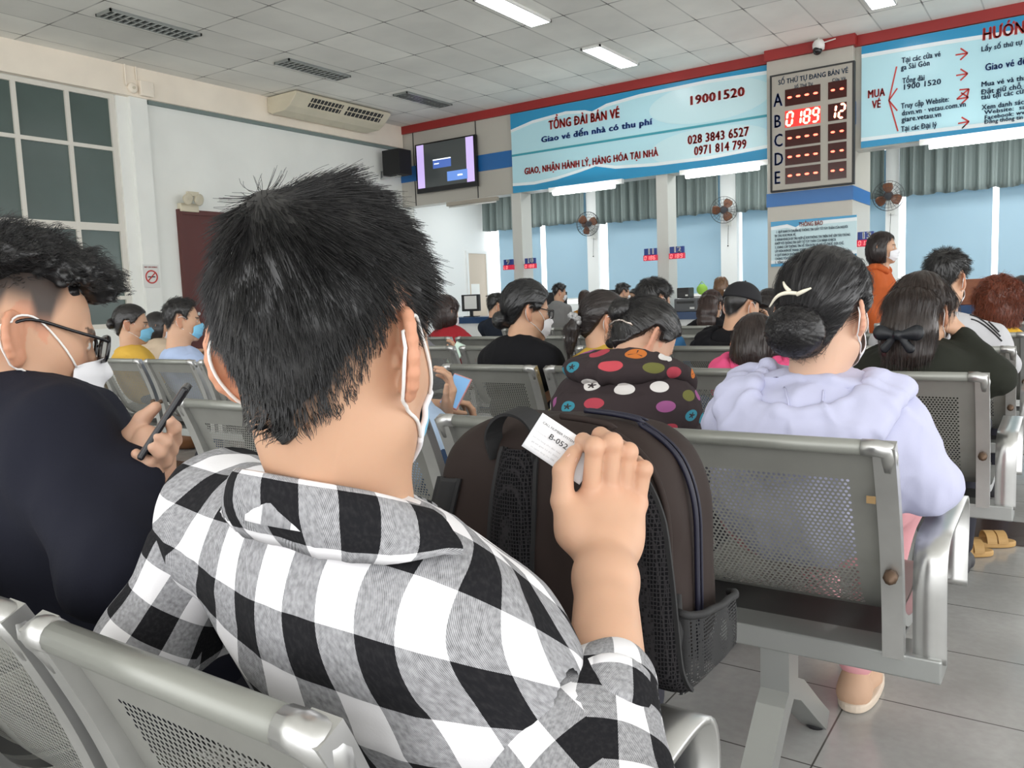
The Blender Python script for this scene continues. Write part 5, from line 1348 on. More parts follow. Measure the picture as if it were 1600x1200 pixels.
M_shoe = mat('dark shoe', (.03, .03, .035), .6)

# hair styles ------------------------------------------------------
def put_hair(p, C, M, s, V, F, col, seed, name='hair', st=None, hcol=(.014, .012, .012), amt=.35):
    c = hair_colour(V, hcol, seed, amt)
    if st is not None:
        Vs, Fs = strand_mesh(*st); cs = np.repeat(np.clip(np.array(hcol)[None, :] * np.random.default_rng(seed).uniform(.5, 1.9, len(st[0]))[:, None], 0, 1), st[0].shape[1] * 3, 0)
        V, F, c = np.vstack([V, Vs]), np.vstack([F, Fs + len(V)]), np.vstack([c, cs])
    W = C + s * (V @ M)
    return part(name, W, F, M_hair, p, col=c)
def pick(V, F, n, seed, keep):
    r = np.random.default_rng(seed); N = normals(V, F); idx = np.where(keep)[0]
    if not len(idx): return np.zeros((0, 3)), np.zeros((0, 3))
    i = r.choice(idx, n); e = r.normal(0, .0012, (n, 3)); return V[i] + e - N[i] * .002, N[i]
def hair_short(p, C, M, s, kind, o, hs, seed):
    h = max(.0035, min(.007, hs * 1.3)); par = dict(kind=o.get('line', kind), top=o.get('top', .026), side=o.get('side', .012), nape=o.get('nape', .004), soft=o.get('soft', .03), lumps=o.get('lumps', .25), seed=seed, zoff=o.get('zoff', 0))
    V, F = cap_mesh(h, extra=o.get('extra'), **par); wh = np.array(o.get('whorl', (.01, -.075, .105)))
    def flow(q):
        d = q - wh; d = d / (np.linalg.norm(d, axis=1)[:, None] + .02); d[:, 2] -= .45 * sstep(.06, -.02, q[:, 2]); return d / (np.linalg.norm(d, axis=1)[:, None] + 1e-9)
    n = o.get('n', 1500); st = None
    if n:
        t, f = hair_t(V, **{k: v for k, v in par.items()}); keep = (f > .08) | (cran(V) > .012); R, N = pick(V, F, n, seed, keep)
        _, f2 = hair_t(R, **par); L = (o.get('len', .035) * (.35 + .65 * sstep(-.06, .08, R[:, 2])) * (.4 + .6 * f2)) * np.random.default_rng(seed).uniform(.6, 1.25, n)
        st = strands(R, N, flow, L, seg=o.get('seg', 4), lift=o.get('lift', .4), jit=o.get('jit', .3), rad=o.get('rad', .0005), seed=seed, clump=.55, curlv=o.get('curl', 0), surf=cran)
    return put_hair(p, C, M, s, V, F, None, seed, st=st, hcol=o.get('col', (.012, .011, .011)))
def long_extra(kind):
    def f(g, D):
        if kind == 'bob':
            q = (g - [0, -.015, -.02]) / [.098, .108, .125]; k0 = np.linalg.norm(q, axis=1); e = (k0 - 1) * .1
            face = np.maximum(.055 - g[:, 1] - .25 * np.abs(g[:, 2] - .02), np.abs(g[:, 0]) * 0 - .0); cut = np.maximum(g[:, 1] - (.035 + .4 * np.maximum(0, g[:, 2] - .03)), -.125 - g[:, 2] + 0 * g[:, 1])
            e = np.maximum(e, cut); return smin(D, e, .02)
        return D
    return f
def hair_styled(p, C, M, s, kind, o, hs, seed):
    """tied back, bobbed or long hair on a snug cap"""
    h = max(.0035, min(.008, hs * 1.3)); style = o['style']; par = dict(kind=kind, top=o.get('top', .016), side=o.get('side', .012), nape=o.get('nape', .010), soft=o.get('soft', .014), lumps=o.get('lumps', .12), seed=seed, zoff=o.get('zoff', 0))
    V, F = cap_mesh(h, extra=long_extra(style), **par); parts = [(V, F)]
    tie = np.array(o.get('tie', (0, -.118, .0)))
    G = Sdf()
    if style in ('bun', 'pony'):
        if style == 'bun':
            b = o.get('bun', .045); G.ell(tie + [0, -.014, 0], (b * 1.15, b * .72, b), None, .03); G.cone(tie + [0, .03, .01], tie + [0, -.01, 0], b * .8, b * .6, .03); G.cone((-.050, -.060, -.060), (.002, -.074, -.062), b * .42, b * .40, .03)
        else:
            P = [tie + [0, .03, .005], tie + [0, -.012, -.01]] + [np.array(q_, float) for q_ in o.get('tail', [(0, -.135, -.08), (0, -.125, -.17), (0, -.115, -.25)])]
            R = [.03, .019] + list(np.linspace(.030, .016, len(P) - 2)); G.chain(P, R, .015)
    if style == 'long':
        P = [(0, -.085, .03), (0, -.105, -.06), (0, -.110, -.15), (0, -.105, -.24)] if 'tail' not in o else o['tail']; P = [np.array(q_, float) for q_ in P]
        G.chain(P, [.06, .055, .050, .035][:len(P)], .03, ax=(1, 0, 0), sc=1.45)
    if G.p: parts.append(G.mesh(h))
    V, F = join(parts)
    if style in ('bun', 'pony'):
        flow = lambda q: unit_rows((tie - q) + np.array([0, 0, -.0]))
    else:
        def flow(q): d = np.zeros_like(q); d[:, 2] = -1; d[:, 1] = -.25 * (q[:, 2] > 0); d[:, 0] = q[:, 0] * 4 * (q[:, 2] > .06); return unit_rows(d)
    N = normals(V, F)
    # comb the surface: fine ridges along the flow
    ang = np.arctan2(V[:, 0] - tie[0], V[:, 2] - tie[2]) if style in ('bun', 'pony') else np.arctan2(V[:, 0], -V[:, 1] - .0)
    rid = vnoise(np.stack([ang * 9, V[:, 1] * 6, 0 * ang], 1), 3.2, seed) ; V = V + N * (o.get('ridge', .0018) * rid)[:, None]
    n = o.get('n', 1500); st = None
    if n:
        t, f2 = hair_t(V, **par); keep = (cran(V) > .003); R, Nn = pick(V, F, n, seed, keep)
        tail = (R[:, 2] < -.03) & (R[:, 1] < -.09) if style in ('pony', 'long') else np.zeros(n, bool)
        fl = lambda q: np.where((((q[:, 1] < tie[1] + .012) & (q[:, 2] < tie[2])) if style == 'pony' else np.zeros(len(q), bool))[:, None], np.array([[0, 0, -1.0]]), flow(q))
        L = o.get('len', .05) * np.random.default_rng(seed).uniform(.5, 1.2, n); st = strands(R, Nn, fl, L, seg=4, lift=o.get('lift', .06), jit=o.get('jit', .12), rad=o.get('rad', .0005), seed=seed, clump=.3, curlv=o.get('curl', 0), surf=cran)
    return put_hair(p, C, M, s, V, F, None, seed, st=st, hcol=o.get('col', (.014, .012, .012)))
def unit_rows(d): return d / (np.linalg.norm(d, axis=1)[:, None] + 1e-9)
# ================================================================== THE MAN IN THE CHECKED SHIRT
def mat_check():
    m = mat('checked flannel', (.5, .5, .5), .9, spec=.15); b = NB(m)
    uvn = b.n('ShaderNodeUVMap'); sp = b.n('ShaderNodeSeparateXYZ'); b.l(uvn.outputs[0], sp.inputs[0]); T = .0335
    def band(o):
        u = b.math('DIVIDE', o, T); fr = b.math('FRACT', b.math('MULTIPLY', u, .5)); return b.math('GREATER_THAN', fr, .5)
    a, c = band(sp.outputs[0]), band(sp.outputs[1])
    k = b.math('ADD', a, c)
    tw = b.math('SINE', b.math('MULTIPLY', b.math('ADD', sp.outputs[0], b.math('MULTIPLY', sp.outputs[1], .55)), 2 * math.pi / .0014))
    fz = b.noise(uvn.outputs[0], 260, 5)
    g = b.ramp(b.math('ADD', b.math('MULTIPLY', tw, .35), b.math('MULTIPLY', fz, 1.4)), .1, 1.2)
    grey = b.mix(g, (.10, .10, .105), (.46, .46, .48))
    blk = b.mix(b.ramp(fz, .45, .75, 0, .5), (.012, .012, .014), (.035, .034, .036))
    c1 = b.mix(b.math('GREATER_THAN', k, .5), (.80, .79, .81), grey); c2 = b.mix(b.math('GREATER_THAN', k, 1.5), c1, blk)
    b.l(c2, b.b.inputs['Base Color'])
    bp = b.n('ShaderNodeBump'); bp.inputs['Strength'].default_value = .25; bp.inputs['Distance'].default_value = .0006; b.l(b.noise(uvn.outputs[0], 500, 3), bp.inputs['Height']); b.l(bp.outputs[0], b.b.inputs['Normal'])
    return m
M_check = mat_check()
def check_uv(V, F, I):
    neck, hip, sp, back, r, A = I['neck'], I['hip'], I['sp'], I['back'], I['r'], I['A']
    fc = V[F].mean(1); L = V[F].reshape(-1, 3)
    d = L - neck; x, y, z = d @ r, d @ back, d @ sp; zz = z + .20; yy = y + .075; Rv = .135
    v = np.where(zz > 0, Rv * np.arctan2(zz, np.maximum(yy, -.2)), zz); t = np.arctan2(x / .20, np.maximum(y + .085, -.5) / .14); w = sstep(-.12, .02, z)
    u = .19 * t * (1 - w) + x * w; ca, sa = math.cos(UVROT), math.sin(UVROT); uv = np.stack([u * ca - v * sa, u * sa + v * ca], 1) + [.012, .02]
    return dict(uv=uv)
SEAM, UVROT = .028, math.radians(-6)
mh_neck = at_d(508, 812, .685); mh_head = at_d(515, 553, .675)
mh_hip = np.array([-.585, .66, .578])
mh_elb = at_d(952, 1285, .61); mh_wr = at_d(946, 880, .83)
hair_main = dict(fn=hair_short, top=.013, side=.005, nape=.006, soft=.050, lumps=.35, n=17000, len=.034, seg=5, lift=.07, jit=.22, rad=.00030, whorl=(-.020, -.070, .110), fade=.045, col=(.010, .0095, .010))
def PXH(*P): return [at_d(*q) for q in P]
I_ = person('man seen from behind in a black and white checked shirt and face mask', mh_hip, mh_neck, mh_head, yaw=-4, hyaw=18, hpitch=10, hroll=0, s=.98, tilt=.14, trz=.055, drop=(.015, .082), thick=.74, send=.44, nr=.047, trap=.032, shz=.088, swl=.232,
            shirt=M_check, pants=cloth('dark trousers', (.03, .03, .04)), hair=hair_main, arms={'R': (mh_elb, mh_wr), 'L': (at_d(232, 1000, .87), np.array([-.83, .80, .73]))},
            hs=.0021, hc=.0046, loose=.016, hands=False, collar=False, lefthand=dict(curl=(35, 45, 30), D=(-.1, 1, 0), N=(-.4, 0, 1)), seed=3, fold=.005, shirt_uv=check_uv, sw=.136, knees=[(-.73, 1.04, .495), (-.55, 1.05, .495)], skin=(.58, .345, .225))
man = I_['obj']
# right forearm and hand holding the ticket, continuous with the body mesh
G = Sdf(); el, wr = mh_elb, mh_wr; dF = unit(wr - el)
G.cone(el + dF * .03, wr - dF * .02, .036, .0265, .015, ax=unit(np.cross(dF, FW)), sc=1.12); G.cone(wr - dF * .02, wr + dF * .02, .0265, .025, .015, ax=unit(np.cross(dF, FW)), sc=1.15)
dh = .895
MCP = PXH((922, 776, .875), (951, 768, .878), (975, 774, .886), (996, 786, .886)); WR = at_d(944, 868, .842)
PIP = PXH((929, 698, .862), (957, 692, .868), (982, 706, .878), (1006, 733, .880)); DIP = PXH((911, 689, .884), (938, 680, .890), (966, 697, .900), (994, 722, .912)); TIP = PXH((908, 702, .905), (930, 690, .912), (958, 706, .920), (986, 732, .930))
RDS = ((.0096, .0097, .0088, .0076), (.0098, .0099, .0090, .0078), (.0093, .0093, .0084, .0072), (.0092, .0086, .0076, .0066))
for i in range(4):
    G.cone(WR + (MCP[i] - WR) * .12 + RT * (i - 1.5) * .004, MCP[i], .0160, .0100, .012)
    G.ell(MCP[i] - FW * .002, np.array([.0104, .0104, .0104]), None, .006)
    for P0, P1, j in ((MCP[i], PIP[i], 0), (PIP[i], DIP[i], 1), (DIP[i], TIP[i], 2)): G.cone(P0, P1, RDS[i][j], RDS[i][j + 1], .0026)
    G.ell(PIP[i] - FW * .001, np.full(3, RDS[i][1] * 1.07), None, .004)
G.ell(WR + (np.mean(MCP, 0) - WR) * .52 + FW * .006, np.array([.036, .046, .0165]), np.array([RT, unit(np.mean(MCP, 0) - WR), np.cross(RT, unit(np.mean(MCP, 0) - WR))]), .016)
TH = PXH((898, 830, .858), (879, 783, .868), (880, 736, .872), (897, 708, .878)); 
G.cone(WR + dF * .012 - RT * .012, TH[0], .020, .019, .016); G.cone(TH[0], TH[1], .0175, .0125, .014); G.cone(TH[1], TH[2], .0122, .0112, .004); G.cone(TH[2], TH[3], .0110, .0085, .004)
hv, hf = G.mesh(.0017); hv = relax(hv, hf, 1, .4)
body = [c for c in man.children if c.name.startswith('body')][0]
bv = np.zeros(len(body.data.vertices) * 3, np.float32); body.data.vertices.foreach_get('co', bv); bv = bv.reshape(-1, 3) + BASE[man.name]
bf = np.zeros(len(body.data.loops), np.int32); body.data.loops.foreach_get('vertex_index', bf); bf = bf.reshape(-1, 4)
bc = np.zeros(len(bv) * 4, np.float32); body.data.color_attributes['Col'].data.foreach_get('color', bc); bc = bc.reshape(-1, 4)[:, :3]
hc_ = np.tile(np.array([(.60, .36, .24)]), (len(hv), 1)) * (1 + .05 * vnoise(hv, 55, 4))[:, None]
for i in range(4):   # redder knuckles and creases
    for K, w in ((MCP[i], .014), (PIP[i], .010), (DIP[i], .008)):
        g_ = np.exp(-((hv - K) ** 2).sum(1) / w ** 2)[:, None]; hc_ *= 1 - g_ * np.array([.02, .13, .15])
V, F = join([(bv, bf), (hv, hf)]); old = body.data; body.data = mesh_np('body', V - BASE[man.name], F, M_skin, col=np.vstack([bc, hc_])); bpy.data.meshes.remove(old)
for n_, q0, q1 in (('thumb_nail', TH[2], TH[3]),):
    c_ = q1 * .72 + q0 * .28 - FW * .0075; d_ = unit(q1 - q0); MB().sphere(c_, (.0058, .0075, .0016), 12, np.array([unit(np.cross(d_, FW)), d_, FW])).part(n_, mat('nail', (.72, .45, .36), .3), man, smooth=True)
# shirt details: turned down collar, rolled cuff, back yoke seam
def collar_strip(p, m, neck, back, r, f, R0=.069, lat=1.00, h=.032, tilt=.35, tips=146):
    """stand up ring round the neck, folded over and lying on the shirt"""
    base = BASE[p.name]; n = len(p.data.vertices); v = np.zeros(n * 3, np.float32); p.data.vertices.foreach_get('co', v)
    t_ = BVHTree.FromPolygons((v.reshape(-1, 3) + base).tolist(), [tuple(q.vertices) for q in p.data.polygons]); U = np.array([0, 0, 1.0]); bk = unit(back - U * (back @ U)); V, uv = [], []; th = np.radians(np.linspace(-tips, tips - 30, 73)); nr = 15
    up = unit(U + f * tilt); rr = unit(r - U * (r @ U)); bk = unit(bk - up * (bk @ up))
    for t in th:
        d = math.cos(t) * bk + math.sin(t) * lat * rr; fr = sstep(70, 150, abs(math.degrees(t))); c = neck + up * h - f * .004
        top = c + d * (R0 + .012 * fr) - up * .010 * fr; low = top + d * (.022 + .018 * fr) - up * (.046 + .010 * fr)
        co, no, _, ds = t_.find_nearest(Vector(low)); co, no = np.array(co), np.array(no)
        if (low - co) @ no < .010 or fr < .5: low = co + no * .010
        ins = c + d * (R0 - .006) - up * .040
        for j in range(nr):
            k = j / (nr - 1)
            if k < .3: a = k / .3; P = ins * (1 - a) + top * a
            else:
                a = (k - .3) / .7; P = top * (1 - a) + low * a + d * .014 * math.sin(math.pi * a) ** .7 + up * .004 * math.sin(math.pi * min(1, a * 2))
            V.append(P + d * .0015 * math.sin(5 * t + 3 * k)); uv.append((t * .088 + .016, k * .068 + .006))
    n = len(th); F = np.array([(i * nr + j, (i + 1) * nr + j, (i + 1) * nr + j + 1, i * nr + j + 1) for i in range(n - 1) for j in range(nr - 1)])
    o = part('collar', np.array(V), F, m, p, uv=np.array(uv)); s_ = o.modifiers.new('thick', 'SOLIDIFY'); s_.thickness = .0026; s_.offset = 0
    return o
shirt = [c for c in man.children if c.name.startswith('shirt')][0]
collar_strip(shirt, M_check, mh_neck, I_['back'], I_['r'], I_['f'])
cw0, cw1 = el + (wr - el) * .27, el + (wr - el) * .48
dd = unit(wr - el); n1 = unit(np.cross(dd, I_['back'])); n2 = np.cross(dd, n1); V, uv = [], []
for j in range(9):
    k = j / 8
    for i in range(41):
        a = 2 * math.pi * i / 40; R_ = .045 + .003 * math.sin(3 * a) - .012 * max(0, k - .75) / .25 - .006 * max(0, .15 - k) / .15
        V.append(cw0 + (cw1 - cw0) * k + R_ * (math.cos(a) * n1 * 1.05 + math.sin(a) * n2)); uv.append((.047 * a * 1.0, .10 + k * np.linalg.norm(cw1 - cw0)))
F = np.array([(j * 41 + i, j * 41 + i + 1, (j + 1) * 41 + i + 1, (j + 1) * 41 + i) for j in range(8) for i in range(40)])
o = part('rolled_cuff', np.array(V), F, M_check, shirt, uv=np.array(uv)); s_ = o.modifiers.new('thick', 'SOLIDIFY'); s_.thickness = .003
mk_ = add_mask(man, mh_head, I_['HM'], .98, M_maskb, edge=M_maskw, out=.010, bulge=.016, wide=74, h1=-.100, bvh=I_['bvh'])
bpy.context.view_layer.update()

# ------------------------------------------------------------------ the paper ticket
tc_ = [at_d(848, 645, .893), at_d(815, 697, .888), at_d(905, 757, .884), at_d(940, 706, .889)]
nu = 16; V = []
for j in range(9):
    for i in range(nu + 1):
        a = i / nu; b_ = j / 8; P = (tc_[0] * (1 - b_) + tc_[1] * b_) * (1 - a) + (tc_[3] * (1 - b_) + tc_[2] * b_) * a
        V.append(P + FW * (.004 * math.sin(math.pi * a) + .003 * math.sin(3 * a + b_)))
F = np.array([(j * (nu + 1) + i, (j + 1) * (nu + 1) + i, (j + 1) * (nu + 1) + i + 1, j * (nu + 1) + i + 1) for j in range(8) for i in range(nu)])
tk = thing('paper_ticket', 'small white paper queue ticket B-0521 held in the near right hand', 'ticket', np.mean(tc_, 0))
o = part('paper', np.array(V), F, mat('thermal paper', (.86, .86, .88), .6), tk); s_ = o.modifiers.new('thick', 'SOLIDIFY'); s_.thickness = .0003
ex = unit(tc_[3] - tc_[0]); ey = unit((tc_[0] - tc_[1]) - ex * ((tc_[0] - tc_[1]) @ ex)); O = tc_[1] - FW * .0016
hh = np.linalg.norm(tc_[0] - tc_[1]); M_ink = mat('thermal ink', (.03, .03, .035), .6); M_faint = mat('faint thermal ink', (.52, .52, .54), .6)
def tl(rows, m, nm):
    for txt, x, y, sz, bo, w in rows:
        v, f_ = text_mesh(txt, sz, bo, depth=.00008); wd = v[:, 0].max() - v[:, 0].min(); xs = w / wd
        part(nm, O + np.outer(v[:, 0] * xs + x, ex) + np.outer(v[:, 1] + y, ey) - FW * .0001 + np.outer(.004 * np.sin(np.pi * np.clip((v[:, 0] * xs + x) / .066, 0, 1)), FW), f_, m, tk, smooth=False)
tl([('CALL NUMBER SYSTEM', .005, hh * .78, .0036, .01, .040), ('B-0521', .019, hh * .54, .0085, .012, .026)], M_ink, 'printed_number')
tl([('so thu tu cua quy khach', .004, hh * .52, .0022, .0, .013), ('xin vui long cho den luot', .004, hh * .36, .0024, .0, .036), ('ga sai gon 11 01 2021', .006, hh * .24, .0024, .0, .034), ('so nguoi dang cho 332', .008, hh * .12, .0024, .0, .030)], M_faint, 'faint_print')
# ================================================================== THE BACKPACK ON HIS LAP
M_brown = mat('brown nylon', (.030, .020, .0175), .75, spec=.25, bump=(700, .12, .0004)); M_bmesh = mat('black spacer mesh', (.010, .010, .011), .9, spec=.15); M_trim = mat('black webbing', (.016, .016, .017), .7, bump=(900, .3, .0004)); M_zip = mat('navy zip', (.010, .010, .026), .5)
def meshtex(m, sc, lo, hi):
    b = NB(m); tc = b.n('ShaderNodeTexCoord'); mp = b.n('ShaderNodeMapping'); mp.inputs['Scale'].default_value = (1, 1, .75); b.l(tc.outputs['Object'], mp.inputs[0])
    v = b.n('ShaderNodeTexVoronoi'); v.feature = 'DISTANCE_TO_EDGE'; v.inputs['Scale'].default_value = sc; v.inputs['Randomness'].default_value = .25; b.l(mp.outputs[0], v.inputs['Vector'])
    k = b.ramp(v.outputs[0], .06, .20, 1, 0); b.l(b.mix(k, lo, hi), b.b.inputs['Base Color'])
    bp = b.n('ShaderNodeBump'); bp.inputs['Strength'].default_value = .5; bp.inputs['Distance'].default_value = .0012; b.l(k, bp.inputs['Height']); b.l(bp.outputs[0], b.b.inputs['Normal'])
meshtex(M_bmesh, 260, (.004, .004, .005), (.030, .028, .030))
yb0 = .870
def bp(x, y, dy=0.0): return at_y(x, y, yb0 + dy)
bx0, bx1 = bp(672, 900)[0], bp(1050, 900)[0]; btop = bp(850, 655)[2]; bbot = .592; bcx = (bx0 + bx1) / 2; bhw = (bx1 - bx0) / 2
pk = thing('backpack', 'brown and black backpack held upright on the lap of the near man', 'backpack', (bcx, yb0 + .08, bbot))
def rbox_fn(c, hw, hd, hh, r):
    def f(X, Y, Z):
        # outline narrows to a rounded dome at the top
        z = (Z - c[2]) / hh; k = np.clip((z - .15) / .85, 0, 1); w = hw * (1 - .32 * k ** 2.4); d = hd * (1 - .30 * k ** 2)
        qx = np.abs(X - c[0]) - (w - r); qy = np.abs(Y - c[1]) - (d - r * .8); qz = np.abs(Z - c[2]) - (hh - r)
        o = np.sqrt(np.maximum(qx, 0) ** 2 + np.maximum(qy, 0) ** 2 + np.maximum(qz, 0) ** 2); return (o + np.minimum(np.maximum(np.maximum(qx, qy), qz), 0) - r * .9).astype(np.float32)
    return f
cB = np.array([bcx, yb0 + .088, (btop + bbot) / 2]); hhB = (btop - bbot) / 2
S = Sdf(); S.fn(cB - [bhw + .02, .12, hhB + .02], cB + [bhw + .02, .12, hhB + .02], rbox_fn(cB, bhw + .004, .088, hhB, .055), .01, 'u')
V, F = S.mesh(.0055); V = relax(V, F, 2); N = normals(V, F); V = V + N * (.0035 * vnoise(V, 14, 5) + .002 * vnoise(V * [1, 1, .5], 40, 6))[:, None]
part('pack_body', V, F, M_brown, pk)
def panel_y(z):  # where the back panel stands at height z
    k = np.clip(((z - cB[2]) / hhB - .15) / .85, 0, 1); d = .088 * (1 - .30 * k ** 2); r = .055; over = np.maximum(np.abs(z - cB[2]) - (hhB - r), 0)
    return cB[1] - d - np.where(over > 0, np.sqrt(np.maximum((r * .9) ** 2 - over ** 2, 0)) - r * .8, r * .1)
def pad(name, pts_px, width, th, m, parent, sub=None):
    """padded strap down the back panel: centre line from pixels on the panel"""
    P = np.array([bp(*q) for q in pts_px]); P[:, 2] = np.maximum(P[:, 2], bbot + .02); Q, L = resample(P, 40); V, uv = [], []; nw = 11
    w = np.interp(np.linspace(0, 1, 40), np.linspace(0, 1, len(width)), width)
    for i in range(40):
        y0_ = float(panel_y(min(Q[i][2], btop - .004)))
        for j in range(nw):
            a = j / (nw - 1) * 2 - 1; V.append((Q[i][0] + a * w[i] / 2, y0_ - th * (1 - abs(a) ** 3) * .9 - .001, Q[i][2])); uv.append((a, i / 39))
    F = np.array([(i * nw + j, i * nw + j + 1, (i + 1) * nw + j + 1, (i + 1) * nw + j) for i in range(39) for j in range(nw - 1)])
    o = part(name, np.array(V), F, m, parent); s_ = o.modifiers.new('thick', 'SOLIDIFY'); s_.thickness = .003; s_.offset = -1
    mb = MB()
    for k in (0, nw - 1): mb.strip([np.array(V[i * nw + k]) + [0, -.002, 0] for i in range(40)], .0055, .004, (1, 0, 0))
    mb.part('strap_edging', M_trim, o)
    return o
pad('shoulder_strap', [(808, 702), (806, 800), (800, 900), (800, 1010), (815, 1200)], [.050, .062, .066, .066, .06], .013, M_bmesh, pk)
pad('shoulder_strap', [(965, 725), (1000, 790), (1014, 900), (1026, 1010), (1045, 1180)], [.050, .062, .062, .060, .05], .013, M_bmesh, pk)
pad('lumbar_edge', [(706, 745), (690, 830), (686, 930), (690, 1040), (700, 1190)], [.030, .030, .032, .034, .03], .006, M_trim, pk)
# zip and piping round the right gusset, arched over the top
def rim(dx, dy, k0=.0):
    pts = []
    for t in np.linspace(0, 1, 60):
        z = bbot + .03 + (btop - bbot - .03) * min(1, t * 1.28); k = np.clip(((z - cB[2]) / hhB - .15) / .85, 0, 1); w = (bhw + .004) * (1 - .32 * k ** 2.4)
        if t > .78: a = (t - .78) / .22 * math.pi * .48; pts.append((bcx + (w + dx) * math.cos(a) , cB[1] + dy, btop - .012 + .016 * math.sin(a)))
        else: over = max(0, abs(z - cB[2]) - (hhB - .055)); pts.append((bcx + w - .055 + math.sqrt(max(.0001, .055 ** 2 - over ** 2)) + dx, cB[1] + dy, z))
    return resample(pts[::3], 60)[0]
MB().tube(rim(.000, -.02), .0036, 7).part('zip', M_zip, pk, smooth=True); MB().tube(rim(.001, -.008), .0020, 6).part('zip_tape', M_zip, pk, smooth=True)
MB().tube(rim(-.012, -.076), .0042, 7).part('piping', M_brown, pk, smooth=True)
# carry handle: two ends on the top, a twisted loop of webbing
h0, h1 = bp(778, 690, .01), bp(842, 690, .01)
P, _ = resample([h0 - [0, 0, .02], h0 + [-.006, -.006, .012], h0 + [.012, -.012, .036], (h0 + h1) / 2 + [0, -.012, .044], h1 + [-.006, -.010, .036], h1 + [.008, -.004, .012], h1 - [0, 0, .02]], 40)
MB().strip(P, .014, .004, unit((.35, 1, .25))).part('carry_handle', M_trim, pk)
# elastic mesh pocket low on the right side
M_net = mat('black net', (.012, .012, .013), .7); NBn = NB(M_net); tc = NBn.n('ShaderNodeTexCoord'); v_ = NBn.n('ShaderNodeTexVoronoi'); v_.feature = 'F1'; v_.inputs['Scale'].default_value = 230; v_.inputs['Randomness'].default_value = .15; NBn.l(tc.outputs['Object'], v_.inputs['Vector'])
NBn.l(NBn.ramp(v_.outputs['Distance'], .30, .34, 0, 1), NBn.b.inputs['Alpha'])
V, nw, nh = [], 25, 20; xr_ = bx1 + .004; zt_, zb_ = at_x(1100, 960, xr_ + .03)[2], bbot + .012
for j in range(nh + 1):
    k = j / nh; z = zt_ + (zb_ - zt_) * k
    for i in range(nw + 1):
        a = i / nw * math.pi; bul = .026 * math.sin(a) ** .6 * (1 - .35 * (k - .5) ** 2 - .5 * max(0, k - .8) / .2) + .0012 * math.sin(9 * a) * (1 - k)
        V.append((xr_ + bul, cB[1] - .085 * math.cos(a), z - .03 * (1 - k) * (i / nw)))
F = np.array([(j * (nw + 1) + i, j * (nw + 1) + i + 1, (j + 1) * (nw + 1) + i + 1, (j + 1) * (nw + 1) + i) for j in range(nh) for i in range(nw)])
po = part('mesh_pocket', np.array(V), F, M_net, pk); MB().tube(V[:nw + 1], .005, 7).part('elastic_hem', M_trim, po, smooth=True)
MB().tube([(xr_ - .006, cB[1] - .07, bbot + .13), (xr_ + .002, cB[1] - .085, bbot + .09), (xr_ - .004, cB[1] - .088, bbot + .04)], .006, 8).part('strap_tail', M_trim, pk, smooth=True)

# ================================================================== THE MAN WITH GLASSES
def fringe(g, D):
    q = (g - [0, .045, .104]) / [.068, .072, .032]; e = (np.linalg.norm(q, axis=1) - 1) * .035 + .015 * vnoise(g, 48, 5) + .008 * vnoise(g, 110, 6)
    return smin(D, e, .03)
gl_head = at_d(24, 530, 1.17); gl_neck = at_d(-52, 605, 1.20)
gl_wr = at_d(212, 728, 1.10); gl_el = at_d(176, 900, .98)
M_navy = cloth('navy black knit', (.012, .013, .022), .9)
I2 = person('man in glasses and a white mask, dark navy top, looking down at a black phone', (-1.08, .66, .585), gl_neck, gl_head, yaw=-8, hyaw=-10, hpitch=13, hroll=-2, s=1.0, shirt=M_navy, pants=cloth('dark trousers', (.03, .03, .04)),
            hair=dict(fn=hair_short, line='under', top=.028, side=.022, nape=.006, soft=.035, lumps=.55, n=7000, len=.030, lift=.45, jit=.55, rad=.00045, curl=.55, seg=6, whorl=(0, -.10, .09), fade=.038, extra=fringe, col=(.010, .0095, .010), stub=(.055, .040, .034)),
            mask=M_maskw, arms={'R': (gl_el, gl_wr)}, hands=False, lefthand=dict(curl=(35, 40, 30)), hs=.0026, hc=.008, seed=8, sw=.178, girth=1.08, nr=.056, skin=(.56, .33, .215), fold=.005, trap=.055)
add_glasses(I2['obj'], gl_head, I2['HM'], 1.0, mat('glossy black', (.01, .01, .012), .15), mat('tinted lens', (.02, .02, .022), .08, alpha=.45))
ph = thing('phone', 'black phone held up by the man in glasses', 'phone', at_d(252, 660, 1.09))
pa, pb = at_d(222, 712, 1.085), at_d(293, 602, 1.095); up_ = unit(pb - pa); nrm_ = unit(np.cross(up_, unit(FW * .93 - RT * .36))); wd_ = unit(np.cross(nrm_, up_)); Mp = np.array([wd_, nrm_, up_]); L_ = np.linalg.norm(pb - pa)
cp_ = (pa + pb) / 2
bevel(MB().box(cp_, (.070, .0085, L_), Mp).part('phone_body', mat('phone shell', (.012, .012, .015), .25), ph), .003, 3)
sg = -1 if nrm_ @ (gl_head - cp_) < 0 else 1
MB().box(cp_ + nrm_ * sg * .0046, (.064, .0006, L_ * .95), Mp).part('screen', mat('phone screen lit', (.05, .035, .03), .1, emit=(.22, .14, .11), es=.25), ph)
MB().box(cp_ - nrm_ * sg * .005 + up_ * L_ * .36 + wd_ * .015, (.022, .002, .030), Mp).part('camera_bump', M_black, ph)
G = Sdf(); D_ = 1.09
W_ = at_d(216, 742, 1.10)
G.cone(gl_wr - unit(gl_wr - gl_el) * .08, W_, .031, .026, .015); G.ell(at_d(240, 715, 1.115), np.array([.030, .040, .020]), np.array([RT, unit(UP + RT * .4), FW]), .02)
